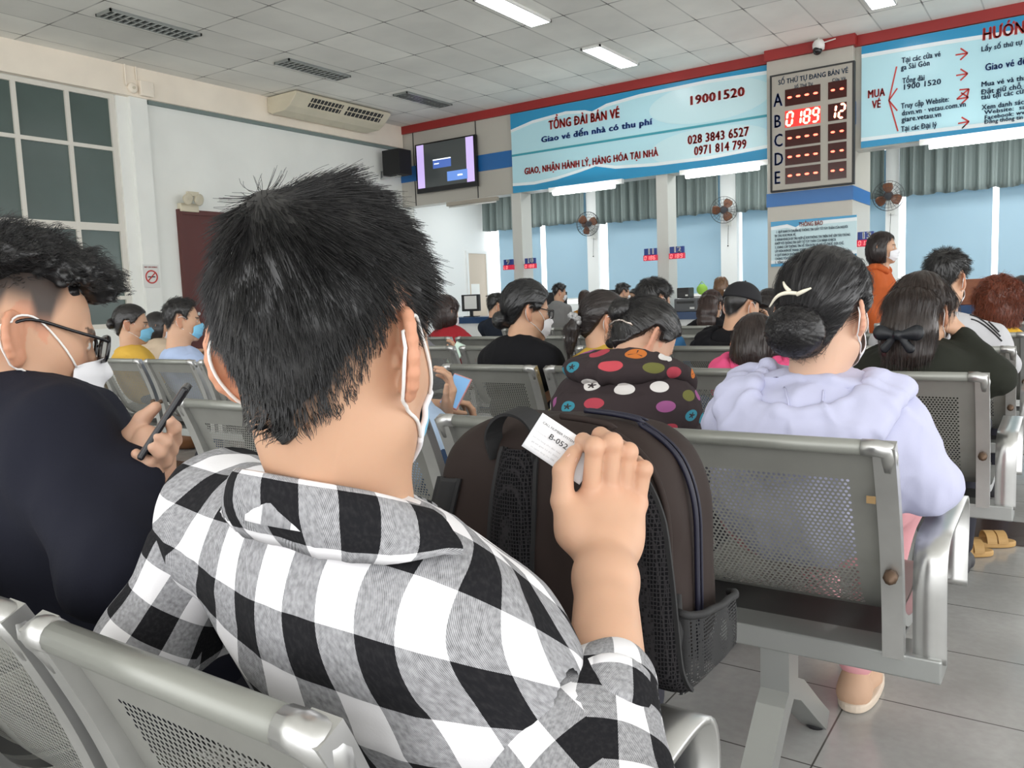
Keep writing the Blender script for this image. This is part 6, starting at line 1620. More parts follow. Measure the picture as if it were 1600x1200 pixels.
fing = (((256, 706, 1.112), (272, 688, 1.100), (272, 668, 1.078), (264, 657, 1.066)), ((250, 718, 1.110), (266, 703, 1.094), (258, 690, 1.070), (246, 682, 1.062)), ((242, 728, 1.108), (258, 720, 1.090), (250, 706, 1.068), (238, 698, 1.060)), ((230, 738, 1.106), (244, 737, 1.088), (232, 722, 1.070), (213, 709, 1.064)))
for i, q in enumerate(fing):
    P = [at_d(*v) for v in q]; r0 = (.0098, .0100, .0096, .0085)[i]; G.cone(W_, P[0], .016, .011, .012); G.chain(P, [r0 * 1.08, r0, r0 * .92, r0 * .8], .004)
T_ = [at_d(*v) for v in ((212, 715, 1.115), (202, 684, 1.125), (222, 655, 1.125), (243, 636, 1.120))]; G.cone(W_, T_[0], .020, .017, .015); G.chain(T_, [.016, .0125, .0105, .008], .006)
hv, hf = G.mesh(.0022); hv = relax(hv, hf, 1, .4)
def merge_body(pobj, hv, hf, base):
    body = [c for c in pobj.children if c.name.startswith('body')][0]; me = body.data
    bv = np.zeros(len(me.vertices) * 3, np.float32); me.vertices.foreach_get('co', bv); bv = bv.reshape(-1, 3) + BASE[pobj.name]
    bf = np.zeros(len(me.loops), np.int32); me.loops.foreach_get('vertex_index', bf); bc = np.zeros(len(bv) * 4, np.float32); me.color_attributes['Col'].data.foreach_get('color', bc)
    V, F = join([(bv, bf.reshape(-1, 4)), (hv, hf)]); c = np.vstack([bc.reshape(-1, 4)[:, :3], np.tile(np.array(base)[None], (len(hv), 1)) * (1 + .05 * vnoise(hv, 50, 2))[:, None]])
    body.data = mesh_np('body', V - BASE[pobj.name], F, M_skin, col=c); bpy.data.meshes.remove(me)
merge_body(I2['obj'], hv, hf, (.58, .35, .245))
# ================================================================== EVERYONE ELSE
def seat(row, k): return np.array([XR[row] - .239 - PITCH_S * k, ROWY[row] + .30, .585])
HAIRC, BROWN, RED = (.012, .011, .011), (.035, .018, .012), (.12, .035, .018)
def up_from(head, yaw, pitch, s=1.0):
    M = rotmat(yaw, pitch * .6); return head - M[2] * .165 * s - M[1] * .035 * s
def folk(label, px, py, Y, hip, yaw=0, hyaw=None, hpitch=8, neck=None, **kw):
    head = at_y(px, py, Y); nk = up_from(head, yaw if hyaw is None else (yaw + hyaw) / 2, hpitch, kw.get('s', 1.0)) if neck is None else neck
    return person(label, hip, nk, head, yaw=yaw, hyaw=hyaw, hpitch=hpitch, **kw)
def hood_fn(size=1.0, droop=.075):
    def g(T, neck, sp, back, r, f):
        pts = [neck + .072 * size * (math.cos(a) * r * 1.15 + math.sin(a) * back) + sp * (.004 - .030 * (1 - math.sin(a)) * .5) for a in np.linspace(math.radians(-50), math.radians(230), 16)]
        T.chain(pts, [.016 + .014 * max(0, math.sin(a)) for a in np.linspace(math.radians(-50), math.radians(230), 16)], .03)
        T.ell(neck + back * .085 - sp * droop * .75, np.array([.125 * size, .036, droop]), np.array([r, back, sp]), .03); T.ell(neck + back * .095 - sp * droop * 1.35, np.array([.07 * size, .030, .045]), np.array([r, back, sp]), .03)
    return g
M_jean = cloth('blue jeans', (.04, .07, .14)); M_darktrouser = cloth('dark trousers'); M_pink = cloth('pink striped trousers', (.72, .35, .38)); M_black_cl = cloth('black cotton', (.008, .008, .010)); M_beigeshoe = mat('beige shoe', (.52, .33, .22), .7)
M_lav = mat('lavender fleece', (.52, .53, .70), .85, spec=.2, bump=(300, .2, .001))
def hs_(style, **k): return dict(fn=hair_styled, style=style, **k)
def hs_short(**k): return dict(fn=hair_short, **k)

# ---- the woman in lavender
def cowl(T, neck, sp, back, r, f, snap, w=.150, dp=.045):
    aa = np.linspace(math.radians(-48), math.radians(228), 26); U = np.array([0, 0, 1.0])
    top = [neck + .074 * math.cos(a) * r + .074 * math.sin(a) * back + f * .006 + sp * (.010 - .020 * (1 - math.sin(a))) for a in aa]
    rim = [snap(neck + w * math.cos(a) * r + (.125 if math.sin(a) > 0 else .10) * math.sin(a) * back - sp * (.02 + dp * max(0, math.sin(a)) ** 1.4), .012) for a in aa]
    T.chain(rim, [.019 + .010 * max(0, math.sin(a)) ** 2 for a in aa], .012); T.chain(top, .0125, .010)
    for k in (.25, .5, .75): T.chain([snap(p * (1 - k) + q * k, .006) for p, q in zip(top, rim)], .0155, .018)
lv_neck = at_y(1268, 628, 1.775)
lav = folk('woman in a lavender hooded jacket with a pinned up black bun', 1288, 494, 1.81, seat(1, 0) + [.01, -.02, 0], yaw=-3, hyaw=-8, hpitch=5, neck=lv_neck, s=1.01, fem=True, shirt=M_lav, pants=M_pink,
           hair=hs_('bun', tie=(-.016, -.096, -.034), bun=.054, n=9000, len=.07, rad=.00035, top=.020, side=.014, lift=.05, soft=.010, ridge=.0022, col=(.010, .009, .010)), mask=M_maskw, hood=cowl, hoodm=1, hs=.0026, hc=.007, sw=.158, girth=1.08, nr=.054, loose=.016, fold=.010, seed=21, ankles=[(-.60, 2.50, .09), tuple(at_z(1338, 1045, .09))],
           arms={'R': (at_y(1452, 756, 1.83), at_y(1428, 760, 2.08)), 'L': (at_y(1168, 770, 1.88), at_y(1215, 765, 2.06))}, shoes=M_beigeshoe, skin=(.66, .42, .30), shz=.07, trap=.045)
for sh_ in [c for c in lav['obj'].children if c.name.startswith('shoe')]:
    v = np.array([v.co for v in sh_.data.vertices]) + BASE[sh_.name]; c = (v.min(0) + v.max(0)) / 2; hw = (v.max(0) - v.min(0)) / 2
    mb = MB(); mb.prism([(c[0] + (hw[0] + .004) * math.copysign(abs(math.cos(a)) ** .8, math.cos(a)), c[1] + (hw[1] + .005) * math.copysign(abs(math.sin(a)) ** .8, math.sin(a))) for a in np.linspace(0, 2 * math.pi, 32, endpoint=False)], .001, .024, 2); o = mb.part('shoe_sole', mat('cream rubber', (.62, .52, .42), .6), sh_); bevel(o, .006, 3)
# seams down the hood and the hair clip
shirt = [c for c in lav['obj'].children if c.name.startswith('shirt')][0]
def on_surface(o, pts_px, gap=.001):
    dg = bpy.context.evaluated_depsgraph_get(); Q = []; base = BASE[o.name]
    me = o.data; n = len(me.vertices); V = np.zeros(n * 3, np.float32); me.vertices.foreach_get('co', V); F = [tuple(p.vertices) for p in me.polygons]
    t = BVHTree.FromPolygons((V.reshape(-1, 3) + base).tolist(), F)
    for q in pts_px:
        d = unit(ray(*q)); h = t.ray_cast(Vector(CAM), Vector(d))
        if h[0] is not None: Q.append(np.array(h[0]) + np.array(h[1]) * gap)
    return np.array(Q)
for pts in ([(1226, 606), (1233, 630), (1230, 660)], [(1287, 610), (1284, 640), (1280, 664)]):
    xs = np.linspace(0, len(pts) - 1, 14); pp = [(np.interp(x, range(len(pts)), [p[0] for p in pts]), np.interp(x, range(len(pts)), [p[1] for p in pts])) for x in xs]
    Q = on_surface(shirt, pp)
    if len(Q) > 3: MB().tube(Q, .0022, 6).part('hood_seam', M_lav, shirt, smooth=True)
hair = [c for c in lav['obj'].children if c.name.startswith('hair')][0]
Hm, Hc = lav['HM'], lav['head']; L3 = lambda x, y, z: Hc + 1.01 * (Hm.T @ np.array([x, y, z], float))
mb = MB()
for P, r_ in (([(-.052, -.150, .012), (-.034, -.158, .034), (-.016, -.150, .040), (.0, -.142, .038)], [.0015, .003, .0042, .004]), ([(-.030, -.138, .062), (-.022, -.148, .052), (-.012, -.148, .042)], [.0018, .0035, .0045]), ([(.0, -.142, .036), (.010, -.144, .040), (.026, -.136, .048)], [.0045, .004, .0018])):
    Q, _ = resample([L3(*p) for p in P], 16); mb.tube(Q, np.interp(np.linspace(0, 1, 16), np.linspace(0, 1, len(r_)), r_), 8)
mb.part('hair_clip', mat('pearl clip', (.75, .70, .58), .25), hair, smooth=True)

# ---- the woman in the polka dot hoodie, bent forward
M_dots = mat('dotted hoodie', (.045, .034, .036), .9, spec=.15); b = NB(M_dots); uvn = b.n('ShaderNodeUVMap'); sp = b.n('ShaderNodeSeparateXYZ'); b.l(uvn.outputs[0], sp.inputs[0])
cs = .057; u = b.math('DIVIDE', sp.outputs[0], cs); v = b.math('DIVIDE', sp.outputs[1], cs * .86); iv = b.math('FLOOR', v)
u2 = b.math('ADD', u, b.math('MULTIPLY', b.math('MODULO', iv, 2.0), .5)); iu = b.math('FLOOR', u2)
cb = b.n('ShaderNodeCombineXYZ'); b.l(iu, cb.inputs[0]); b.l(iv, cb.inputs[1]); wn = b.n('ShaderNodeTexWhiteNoise'); wn.noise_dimensions = '2D'; b.l(cb.outputs[0], wn.inputs['Vector']); wsp = b.n('ShaderNodeSeparateColor'); b.l(wn.outputs['Color'], wsp.inputs[0])
du = b.math('SUBTRACT', b.math('SUBTRACT', b.math('FRACT', u2), .5), b.math('MULTIPLY', b.math('SUBTRACT', wsp.outputs[0], .5), .36)); dv = b.math('SUBTRACT', b.math('SUBTRACT', b.math('FRACT', v), .5), b.math('MULTIPLY', b.math('SUBTRACT', wsp.outputs[1], .5), .36))
rr = b.math('SQRT', b.math('ADD', b.math('MULTIPLY', du, du), b.math('MULTIPLY', dv, dv))); th_ = b.math('ARCTAN2', du, dv); disc = b.math('LESS_THAN', rr, .300)
star = b.math('LESS_THAN', rr, b.math('ADD', .115, b.math('MULTIPLY', b.math('COSINE', b.math('MULTIPLY', th_, 5)), .055)))
cross = b.math('LESS_THAN', b.math('ABSOLUTE', b.math('SINE', b.math('MULTIPLY', th_, 1.5))), .16); ring = b.math('GREATER_THAN', rr, .215)
cr = b.n('ShaderNodeValToRGB'); cr.color_ramp.interpolation = 'CONSTANT'; b.l(wn.outputs['Value'], cr.inputs[0]); e = cr.color_ramp.elements
cols = [(0, (.42, .06, .085)), (.17, (.32, .10, .25)), (.32, (.05, .25, .33)), (.46, (.75, .72, .70)), (.60, (.55, .17, .04)), (.70, (.12, .12, .14)), (.80, (.55, .08, .10)), (.90, (.16, .16, .05))]
e[0].position, e[0].color = 0, (*cols[0][1], 1); e[1].position, e[1].color = cols[1][0], (*cols[1][1], 1)
for p_, c_ in cols[2:]: q = e.new(p_); q.color = (*c_, 1)
w_star = b.math('MULTIPLY', b.math('GREATER_THAN', wn.outputs['Value'], .38), b.math('LESS_THAN', wn.outputs['Value'], .53)); w_peace = b.math('MULTIPLY', b.math('GREATER_THAN', wn.outputs['Value'], .60), b.math('LESS_THAN', wn.outputs['Value'], .76))
cut = b.math('MINIMUM', 1.0, b.math('ADD', b.math('MULTIPLY', w_star, star), b.math('MULTIPLY', b.math('MULTIPLY', w_peace, cross), b.math('LESS_THAN', rr, .22))))
on = b.math('MULTIPLY', b.math('MULTIPLY', disc, b.math('SUBTRACT', 1.0, cut)), b.math('GREATER_THAN', wsp.outputs[2], .10))
b.l(b.mix(on, (.045, .034, .036), cr.outputs[0]), b.b.inputs['Base Color'])
def dots_uv(V, F, I):
    d = V[F].reshape(-1, 3) - I['neck']; x, y, z = d @ I['r'], d @ I['back'], d @ I['sp']; t = np.arctan2(x / .19, np.maximum(y + .08, -.5) / .13); return dict(uv=np.stack([.18 * t + .012, z * .9 + y * .35 + .02], 1))
pd_neck = at_y(985, 588, 2.05)
pol = folk('woman in a dark hoodie with coloured dots, stars and peace signs, bent forward', 1004, 533, 2.20, seat(1, 1) + [.02, .02, 0], yaw=-6, hyaw=-28, hpitch=42, neck=pd_neck, s=.95, fem=True, shirt=M_dots, pants=M_darktrouser,
           hair=hs_('bun', tie=(-.02, -.105, .03), bun=.036, n=5000, len=.06, rad=.0004, top=.016, side=.016, soft=.012, col=(.011, .010, .010)), hood=cowl, hoodm=1, hs=.0035, hc=.008, sw=.150, girth=1.02, loose=.018, fold=.007, seed=33, shirt_uv=dots_uv,
           arms={'R': (at_y(1062, 668, 2.18), at_y(1040, 640, 2.42)), 'L': (at_y(872, 668, 2.12), at_y(905, 640, 2.40))}, skin=(.60, .37, .26))
hair = [c for c in pol['obj'].children if c.name.startswith('hair')][0]
Q = on_surface(hair, [(952 + 36 * t, 507 - 7 * math.sin(math.pi * t) ** .7 + 2 * t) for t in np.linspace(0, 1, 12)], .003)
if len(Q) > 3: MB().tube(Q, .003, 8).part('hair_barrette', mat('silver barrette', (.70, .62, .55), .25, metal=.6), hair, smooth=True)

# ---- hidden neighbours whose phones and shoulders show
def phone(label, c_px, Y, up, face, w=.068, L=.145, col=(.02, .02, .025), scr=(.10, .22, .38), es=.6):
    c = at_y(*c_px, Y); up = unit(up); n = unit(np.asarray(face, float) - up * (np.asarray(face, float) @ up)); M = np.array([np.cross(up, n), n, up]); t = thing('phone', label, 'phone', c)
    bevel(MB().box(c, (w, .0085, L), M).part('phone_body', mat('phone ' + str(col), col, .35), t), .003, 2)
    MB().box(c + n * .0046, (w * .9, .0008, L * .92), M).part('screen', mat('lit screen ' + str(scr), scr, .15, emit=scr, es=es), t)
    MB().box(c - n * .0052 + up * L * .34, (w * .3, .002, w * .3), M).part('camera_bump', M_black, t)
    return c, M
toCam = lambda p: unit(CAM - p)
folk('person in light blue behind the near head, holding a pink edged phone', 582, 525, 1.98, seat(1, 2) + [.03, 0, .03], yaw=-12, hpitch=25, shirt=cloth('light blue shirt', (.42, .54, .72)), pants=M_jean, hair=hs_short(n=0), mask=M_maskw, hs=.005, hc=.010, seed=4,
     arms={'R': (at_y(655, 706, 1.92), at_y(694, 652, 2.02))}, righthand=dict(D=UP + RT * .25, N=-unit(FW) * -.3 + RT, curl=(30, 35, 25)), girth=.85, sw=.135)
c = at_y(712, 612, 2.07); phone('phone with a pink edge and a blue screen, beside the near mask', (712, 612), 2.07, UP * .86 + RT * .42 + FW * .25, toCam(c) - RT * .5, .068, .115, (.60, .28, .27), (.12, .24, .40), .7)
folk('person in black, only a shoulder showing left of the near head', 440, 505, 1.98, seat(1, 3) + [-.08, 0, 0], yaw=4, hpitch=20, shirt=M_black_cl, pants=M_jean, hair=hs_short(n=0), mask=M_maskw, hs=.006, hc=.010, seed=5, girth=.88, sw=.145)
folk('person hidden behind the near head whose hand holds a pale green phone', 648, 505, 4.30, (-3.72, 4.32, .585), yaw=-8, hpitch=20, shirt=cloth('grey shirt', (.2, .2, .22)), pants=M_jean, hair=hs_short(n=0), mask=M_maskw, hs=.006, hc=.012, seed=6,
     arms={'R': (at_y(684, 590, 4.36), at_y(703, 566, 4.40))}, righthand=dict(D=UP + RT * .4, N=RT - FW * .2, curl=(35, 40, 30)))
phone('pale green phone held up left of the woman in black', (713, 553), 4.36, UP * .9 + RT * .45, -FW - RT * .2, .075, .16, (.50, .62, .52), (.45, .6, .5), .2)

# ---- third row (counted from the viewer)
folk('woman with a black bow in her long brown hair, hand at her cheek', 1440, 492, 3.08, seat(2, 0), yaw=-4, hyaw=-14, hpitch=6, s=1.02, fem=True, shirt=cloth('dark green jumper', (.022, .024, .018)), pants=M_darktrouser, hair=hs_('long', tail=[(0, -.085, .03), (0, -.098, -.06), (0, -.092, -.13), (0, -.072, -.19)], n=4500, len=.07, rad=.0005, top=.018, side=.020, col=(.022, .013, .010)), mask=M_maskw, hs=.0038, hc=.009, seed=41, sw=.168, girth=1.08,
     arms={'R': (at_y(1560, 590, 3.05), at_y(1500, 522, 3.14)), 'L': (at_y(1352, 590, 3.1), at_y(1400, 600, 3.3))}, righthand=dict(D=-RT * .5 + UP * .8, N=RT * .8 - FW * .6, curl=(30, 50, 40)), neck=at_y(1432, 560, 3.02), ankles=[(-.62, 3.36, .09), (-.33, 3.36, .09)])
bw = PEOPLE[-1]; L3 = lambda x, y, z: bw['head'] + 1.02 * (bw['HM'].T @ np.array([x, y, z], float)); hair = [c for c in bw['obj'].children if c.name.startswith('hair')][0]
M_bow = mat('black satin', (.008, .010, .014), .4); T_ = Sdf(); T_.ell(L3(0, -.178, -.075), (.013, .013, .016), bw['HM'], .006)
for sx in (-1, 1):
    T_.cone(L3(sx * .008, -.178, -.075), L3(sx * .055, -.172, -.068), .010, .026, .006, ax=bw['HM'][1], sc=.5); T_.cone(L3(sx * .006, -.178, -.080), L3(sx * .040, -.172, -.118), .008, .016, .006, ax=bw['HM'][1], sc=.4)
V, F = T_.mesh(.003); part('hair_bow', V, F, M_bow, hair)
folk('small girl with brown hair and a bright pink hood, low behind the bench', 1180, 541, 3.09, seat(2, 1) + [.02, -.02, 0], yaw=0, hyaw=10, hpitch=12, s=.92, fem=True, shirt=cloth('bright pink fleece', (.80, .10, .25)), pants=M_jean, hair=hs_('bob', n=2500, top=.012, side=.012, col=(.020, .011, .009)), hood=cowl, hoodm=1, hs=.0045, hc=.010, seed=42, sw=.12, girth=.8, neck=at_y(1182, 574, 3.05))
folk('woman with a brown ponytail in a grey scrunchie, yellow top', 942, 505, 3.10, seat(2, 2) + [.03, 0, 0], yaw=0, hyaw=-35, hpitch=14, s=1.0, fem=True, shirt=cloth('mustard top', (.55, .36, .06)), pants=M_jean, hair=hs_('pony', tie=(-.02, -.104, .0), tail=[(-.026, -.122, -.05), (-.03, -.118, -.10), (-.03, -.112, -.145)], n=3000, rad=.0005, col=(.018, .012, .011)), mask=M_maskw, hs=.0045, hc=.010, seed=43, sw=.14, girth=.92, neck=at_y(932, 560, 3.02))
sc_ = PEOPLE[-1]; hair = [c for c in sc_['obj'].children if c.name.startswith('hair')][0]; mb = MB(); cc = sc_['head'] + sc_['HM'].T @ np.array([-.022, -.119, -.008]); ax_ = unit(sc_['HM'].T @ np.array([0, -.6, -.8])); A_ = unit(np.cross(ax_, (1, 0, .2))); B_ = np.cross(ax_, A_)
mb.tube([cc + (.024 + .006 * math.sin(9 * a)) * (math.cos(a) * A_ + math.sin(a) * B_) + ax_ * .006 * math.cos(7 * a) for a in np.linspace(0, 2 * math.pi, 60, endpoint=False)], .011, 8, False, closed=True); mb.part('scrunchie', mat('grey check scrunchie', (.40, .40, .40), .9, vary=(90, .5)), hair, smooth=True)
folk('woman in a black T-shirt with a low black bun, glasses and mask', 822, 488, 3.10, seat(2, 3) + [-.02, 0, 0], yaw=-6, hyaw=-32, hpitch=8, s=1.02, fem=True, shirt=M_black_cl, pants=M_darktrouser, hair=hs_('bun', tie=(-.01, -.108, -.045), bun=.036, n=3500, rad=.0005, top=.022, side=.018, col=(.008, .008, .009)), mask=M_maskw, glasses=True, hs=.0038, hc=.009, seed=44, sw=.155, girth=1.0, neck=at_y(806, 540, 3.0), sleeve='half')
hipL = lambda k: np.array([-3.63 - .239 - PITCH_S * k, ROWY[2] + .30, .585])
folk('man in a light blue shirt and blue mask with short black hair, at the left', 284, 502, 3.06, hipL(1) + [-.12, 0, 0], yaw=-12, hyaw=-28, hpitch=4, shirt=cloth('pale blue shirt', (.42, .52, .74)), pants=M_darktrouser, hair=hs_short(n=2500, top=.018, side=.010, len=.03, rad=.0006), mask=M_maskb, hs=.0045, hc=.010, seed=45, neck=at_y(268, 556, 2.98), sw=.175)
folk('woman in a yellow top with a blue mask, behind the man in glasses', 205, 508, 3.06, hipL(2) + [-.2, 0, 0], yaw=-12, hyaw=-34, hpitch=6, fem=True, shirt=cloth('yellow top', (.68, .42, .07)), pants=M_jean, hair=hs_('bun', tie=(0, -.11, .0), bun=.03, n=1500, rad=.0006), mask=M_maskb, hs=.005, hc=.010, seed=46, neck=at_y(196, 556, 3.0))
folk('person in a beige top between the yellow and light blue sitters', 246, 512, 4.25, (-6.65, 4.30, .585), yaw=-10, hyaw=-20, hpitch=10, fem=True, shirt=cloth('beige top', (.58, .46, .34)), pants=M_jean, hair=hs_('bob', n=0), mask=M_maskw, hs=.007, hc=.014, seed=47)

# ---- fourth row
M_greyj = cloth('grey tracksuit jacket', (.52, .52, .54))
folk('man in a light grey jacket with three dark sleeve stripes', 1478, 440, 4.32, seat(3, 0) + [.02, 0, 0], yaw=0, hyaw=-12, hpitch=8, shirt=M_greyj, pants=M_darktrouser, hair=hs_short(n=3000, top=.024, side=.010, len=.032, rad=.0007, lift=.4), mask=M_maskw, hs=.0045, hc=.011, seed=51, sw=.185, girth=1.1, neck=at_y(1468, 505, 4.25),
     arms={'L': (at_y(1378, 535, 4.25), at_y(1420, 560, 4.5)), 'R': (at_y(1572, 570, 4.25), at_y(1540, 575, 4.5))})
gj = PEOPLE[-1]; shirt = [c for c in gj['obj'].children if c.name.startswith('shirt')][0]
for pts in ([(1352 + 40 * t, 516 - 14 * t) for t in np.linspace(0, 1, 10)], [(1515 + 48 * t, 492 + 34 * t ** 1.5) for t in np.linspace(0, 1, 10)]):
    for o_ in (-7, 0, 7):
        Q = on_surface(shirt, [(x + o_ * .3, y + o_) for x, y in pts], .001)
        if len(Q) > 3: MB().tube(Q, .0042, 6).part('sleeve_stripe', M_black, shirt, smooth=True)
folk('woman with long dark hair between the black cap and the lavender jacket', 1202, 484, 5.42, (-1.60, 5.42, .585), yaw=0, hpitch=6, fem=True, shirt=M_black_cl, pants=M_jean, hair=hs_('long', n=2000, rad=.0007, col=(.014, .010, .010)), mask=M_maskw, hs=.006, hc=.012, seed=52)
def cap_hair(p, C, M, s, kind, o, hs, seed):
    hair_short(p, C, M, s, kind, dict(n=0, top=.006, side=.006, nape=.004), hs, seed); T = Sdf(); L = lambda x, y, z: C + s * (M.T @ np.array([x, y, z], float))
    T.ell(L(0, -.005, .052), s * np.array([.092, .110, .092]), M, .01); o_ = L(0, 0, .040); T.fn(C - .25, C + .25, lambda X, Y, Z: ((X - o_[0]) * M[2][0] + (Y - o_[1]) * M[2][1] + (Z - o_[2]) * M[2][2]).astype(np.float32), .006, 's')
    T.ell(L(0, .125, .050), s * np.array([.062, .060, .007]), M, .012)
    V, F = T.mesh(.0045); c = part('cap', V, F, mat('black cap cotton', (.010, .010, .013), .8), p)
    MB().sphere(L(0, -.005, .146), .006, 8).part('cap_button', M_black, c, smooth=True); MB().box(L(-.045, -.096, .075), (.012, .004, .009), rotmat(0)).part('cap_badge', M_whiteplastic, c)
folk('man in a black cap and black hoodie looking at a white phone', 1158, 482, 4.30, seat(3, 2) + [-.02, 0, 0], yaw=-6, hyaw=-22, hpitch=16, shirt=M_black_cl, pants=M_jean, hair=dict(fn=cap_hair), mask=M_maskw, hood=cowl, hoodm=1, hs=.0045, hc=.011, seed=53, sw=.165, girth=1.0, neck=at_y(1142, 530, 4.2),
     arms={'R': (at_y(1210, 560, 4.3), at_y(1196, 525, 4.5))}, righthand=dict(D=UP * .9 - RT * .1, N=RT * .6 + FW * .6, curl=(30, 40, 30)))
phone('white phone with a lit screen held by the man in the black cap', (1189, 506), 4.55, UP * .92 - RT * .1 + FW * .3, -FW + UP * .3, .075, .12, (.7, .7, .72), (.55, .6, .68), .9)
folk('man in a blue shirt with a striped collar and short black hair', 1021, 474, 4.32, seat(3, 3) + [-.03, 0, 0], yaw=-4, hyaw=-18, hpitch=14, shirt=cloth('bright blue shirt', (.05, .18, .38)), pants=M_darktrouser, hair=hs_short(n=3000, top=.020, side=.010, len=.03, rad=.0007, lift=.35), mask=M_maskw, hs=.0045, hc=.011, seed=54, sw=.158, neck=at_y(1016, 520, 4.25))
bs = PEOPLE[-1]; mb = MB()
for k, z in enumerate((.0, .010, .020)): mb.tube([bs['head'] * 0 + at_y(1016, 520, 4.25) + bs['sp'] * (z + .010 + .012 * math.sin(a)) + (.071 - .002 * k) * (math.cos(a) * bs['r'] + math.sin(a) * bs['back']) for a in np.linspace(math.radians(-30), math.radians(210), 26)], .0035, 6)
mb.part('collar_stripe', mat('white rib', (.6, .62, .66), .8), [c for c in bs['obj'].children if c.name.startswith('shirt')][0], smooth=True)

# ---- rows beyond
folk('woman in a red jacket with a brown bob, right of the near mask', 697, 490, 5.38, (-4.20, 5.40, .585), yaw=-4, hpitch=8, s=1.08, fem=True, shirt=cloth('red jacket', (.38, .025, .035)), pants=M_jean, hair=hs_('bob', n=2500, rad=.0008, top=.022, side=.022, col=(.030, .013, .010)), mask=M_maskw, hs=.006, hc=.012, seed=61, sw=.17, girth=1.1)
folk('woman with curly reddish hair and a yellow top at the right edge', 1560, 478, 5.40, seat(4, 0) + [-.02, 0, 0], yaw=0, hpitch=8, s=1.12, fem=True, shirt=cloth('yellow jacket', (.72, .42, .04)), pants=M_jean, hair=hs_('bob', n=5000, rad=.0009, top=.03, side=.03, lumps=.4, curl=.6, lift=.4, len=.05, jit=.5, col=(.16, .040, .018)), mask=M_maskw, hs=.006, hc=.012, seed=62)
folk('woman with black hair cut off by the right edge', 1597, 462, 6.80, (-.30, 6.82, .60), yaw=0, hpitch=5, fem=True, shirt=M_black_cl, pants=M_jean, hair=hs_('bob', n=1000, rad=.001), mask=M_maskw, hs=.007, hc=.014, seed=63)
folk('woman with long brown hair in a black top, left of the black cap', 1112, 478, 6.78, (-2.66, 6.80, .585), yaw=0, hpitch=8, fem=True, shirt=M_black_cl, pants=M_jean, hair=hs_('long', n=1500, rad=.001, col=(.030, .014, .011)), mask=M_maskw, hs=.007, hc=.014, seed=64)
folk('man in a dark navy jacket with short black hair, left of the bun woman', 776, 480, 6.80, (-4.55, 6.80, .585), yaw=-4, hyaw=-30, hpitch=14, s=.95, shirt=cloth('navy jacket', (.015, .020, .032)), pants=M_darktrouser, hair=hs_short(n=1200, rad=.001), mask=M_maskw, hs=.007, hc=.014, seed=65, sw=.2, girth=1.15)
def stand(label, px, py, Y, **k):
    head = at_y(px, py, Y); yaw = k.pop('yaw', 0); hp = k.pop('hpitch', 8); nk = up_from(head, yaw, hp, k.get('s', 1)); hip = nk - np.array([0, 0, .50]) - np.array([math.sin(math.radians(yaw)), -math.cos(math.radians(yaw)), 0]) * -.02
    return person(label, hip, nk, head, yaw=yaw, hpitch=hp, stand=True, **k)
# the woman walking past in orange
ow = at_y(1378, 388, 7.45); own = ow + np.array([-.035, 0, -.175])
person('woman in an orange hooded sweater and white mask walking past the notice board', own + [-.03, 0, -.50], own, ow, yaw=-88, hyaw=-80, hpitch=2, s=1.02, fem=True, shirt=cloth('orange sweater', (.50, .11, .03)), pants=M_jean, hair=hs_('bob', n=2500, rad=.0009, top=.014, side=.014, col=(.020, .012, .011)), mask=M_maskw, hood=cowl, hoodm=1, hs=.0055, hc=.012, seed=71, stand=True, sw=.16, girth=1.12, loose=.02, fold=.009,
       arms={'R': (own + [-.06, -.20, -.30], own + [.06, -.16, -.52]), 'L': (own + [.04, .20, -.30], own + [.16, .14, -.48])})
stand('man in a grey hoodie with a black collar leaning on the ticket counter', 874, 458, 10.95, yaw=-5, hyaw=-40, hpitch=10, shirt=cloth('mid grey hoodie', (.22, .22, .22)), pants=M_darktrouser, hair=hs_short(n=800, rad=.0014), mask=M_maskw, hood=hood_fn(.9, .05), hs=.008, hc=.016, seed=72)
stand('woman with brown hair at the counter beside the grey hoodie man', 914, 468, 10.6, yaw=20, hpitch=10, fem=True, shirt=cloth('ochre jacket', (.45, .20, .03)), pants=M_jean, hair=hs_('bob', n=800, rad=.0014, col=(.03, .016, .012)), mask=M_maskw, hs=.008, hc=.016, seed=73)
stand('man in a navy top with black hair at the counter below sign 11', 973, 458, 11.0, yaw=-5, hyaw=-35, hpitch=10, shirt=cloth('navy top', (.012, .018, .04)), pants=M_darktrouser, hair=hs_short(n=800, rad=.0014), mask=M_maskw, hs=.008, hc=.016, seed=74)
stand('clerk in a white shirt facing the hall behind the counter', 991, 464, 12.75, yaw=170, hyaw=160, hpitch=10, fem=True, shirt=cloth('white shirt', (.7, .72, .75)), pants=M_darktrouser, hair=hs_('bun', n=0, bun=.03), mask=M_maskb, hs=.009, hc=.018, seed=75)
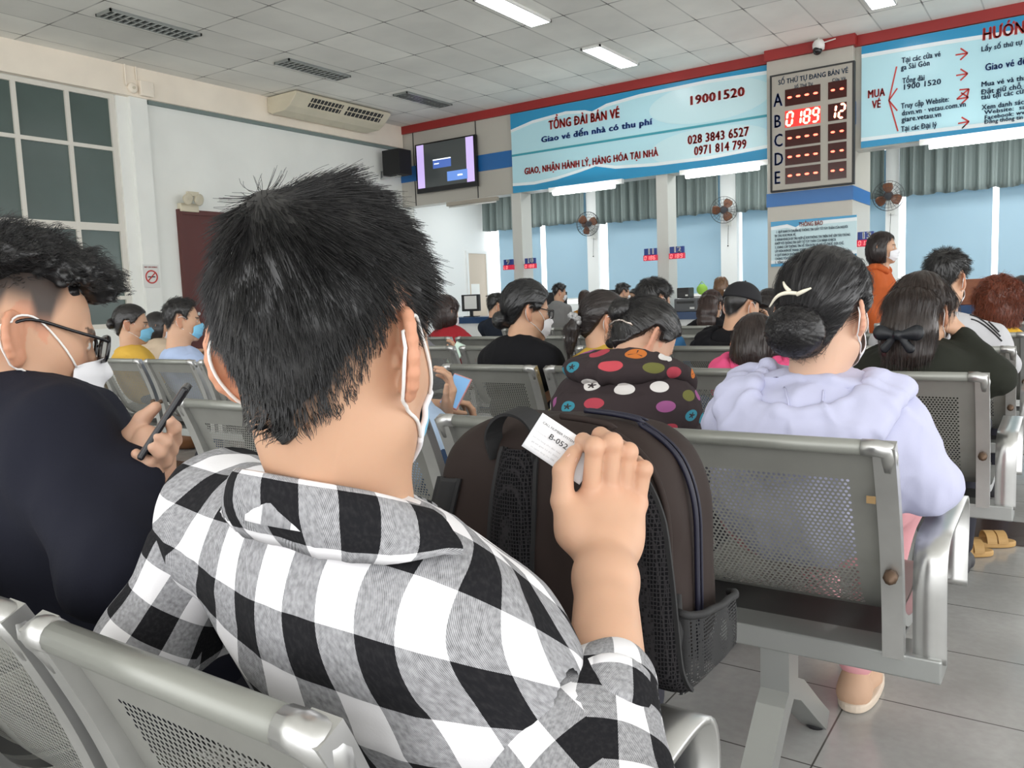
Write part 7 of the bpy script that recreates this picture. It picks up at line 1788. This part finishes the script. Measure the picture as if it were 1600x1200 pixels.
stand('woman with light brown hair standing at the counter left of the column', 1127, 448, 10.9, yaw=0, hpitch=5, fem=True, shirt=cloth('black coat', (.012, .012, .014)), pants=M_jean, hair=hs_('bob', n=800, rad=.0014, col=(.14, .07, .03)), mask=M_maskw, hs=.008, hc=.016, seed=76)

# ------------------------------------------------------------------ sandals and litter
def sandal(px, py, ang, label, col=(.50, .30, .11)):
    c = at_z(px, py, 0); c[2] = 0; t = thing('sandal', label, 'sandal', c, None); m = mat('tan rubber', col, .6); ca, sa = math.cos(ang), math.sin(ang); R2 = np.array([[ca, sa, 0], [-sa, ca, 0], [0, 0, 1.0]])
    out = [(.045 * math.cos(a) * (1 + .18 * math.sin(a)), .125 * math.sin(a)) for a in np.linspace(0, 2 * math.pi, 30, endpoint=False)]
    mb = MB(); mb.prism(out, .001, .024, 2); V = np.array(mb.v) @ R2 + c; o = part('sole', V, mb.f, m, t, smooth=False); bevel(o, .006, 3)
    for k, y in enumerate((.020, .062)):
        P = [(.046 * math.cos(a), y, .02 + .040 * math.sin(a)) for a in np.linspace(0, math.pi, 15)]; mb = MB().strip(P, .018, .006, (0, 1, 0)); part('strap', np.array(mb.v) @ R2 + c, mb.f, m, t, smooth=False)
sandal(1535, 852, -1.15, 'tan rubber sandal lying on the floor at the right, toe towards the edge'); sandal(1498, 866, -1.2, 'tan rubber sandal half hidden behind the armrest')
c = at_z(290, 700, 0); c[2] = 0
T = Sdf(); T.ell(c + [0, 0, .10], (.20, .14, .11), None, .03); T.cone(c + [-.1, 0, .16], c + [.1, 0, .16], .05, .05, .04); T.fn(c - .5, c + [.5, .5, .002], lambda X, Y, Z: Z - .002 + 0 * X + 0 * Y, .004, 's'); V, F = T.mesh(.012); V[:, 2] = np.maximum(V[:, 2], .002)
bg_ = thing('handbag', 'brown handbag on the floor under the left benches', 'bag', c); part('bag_body', V, F, mat('tan leather', (.16, .065, .02), .5, vary=(12, .2)), bg_); MB().tube([c + [-.12, 0, .17], c + [-.08, 0, .26], c + [.08, 0, .26], c + [.12, 0, .17]], .008).part('bag_handle', mat('tan leather'), bg_, smooth=True)
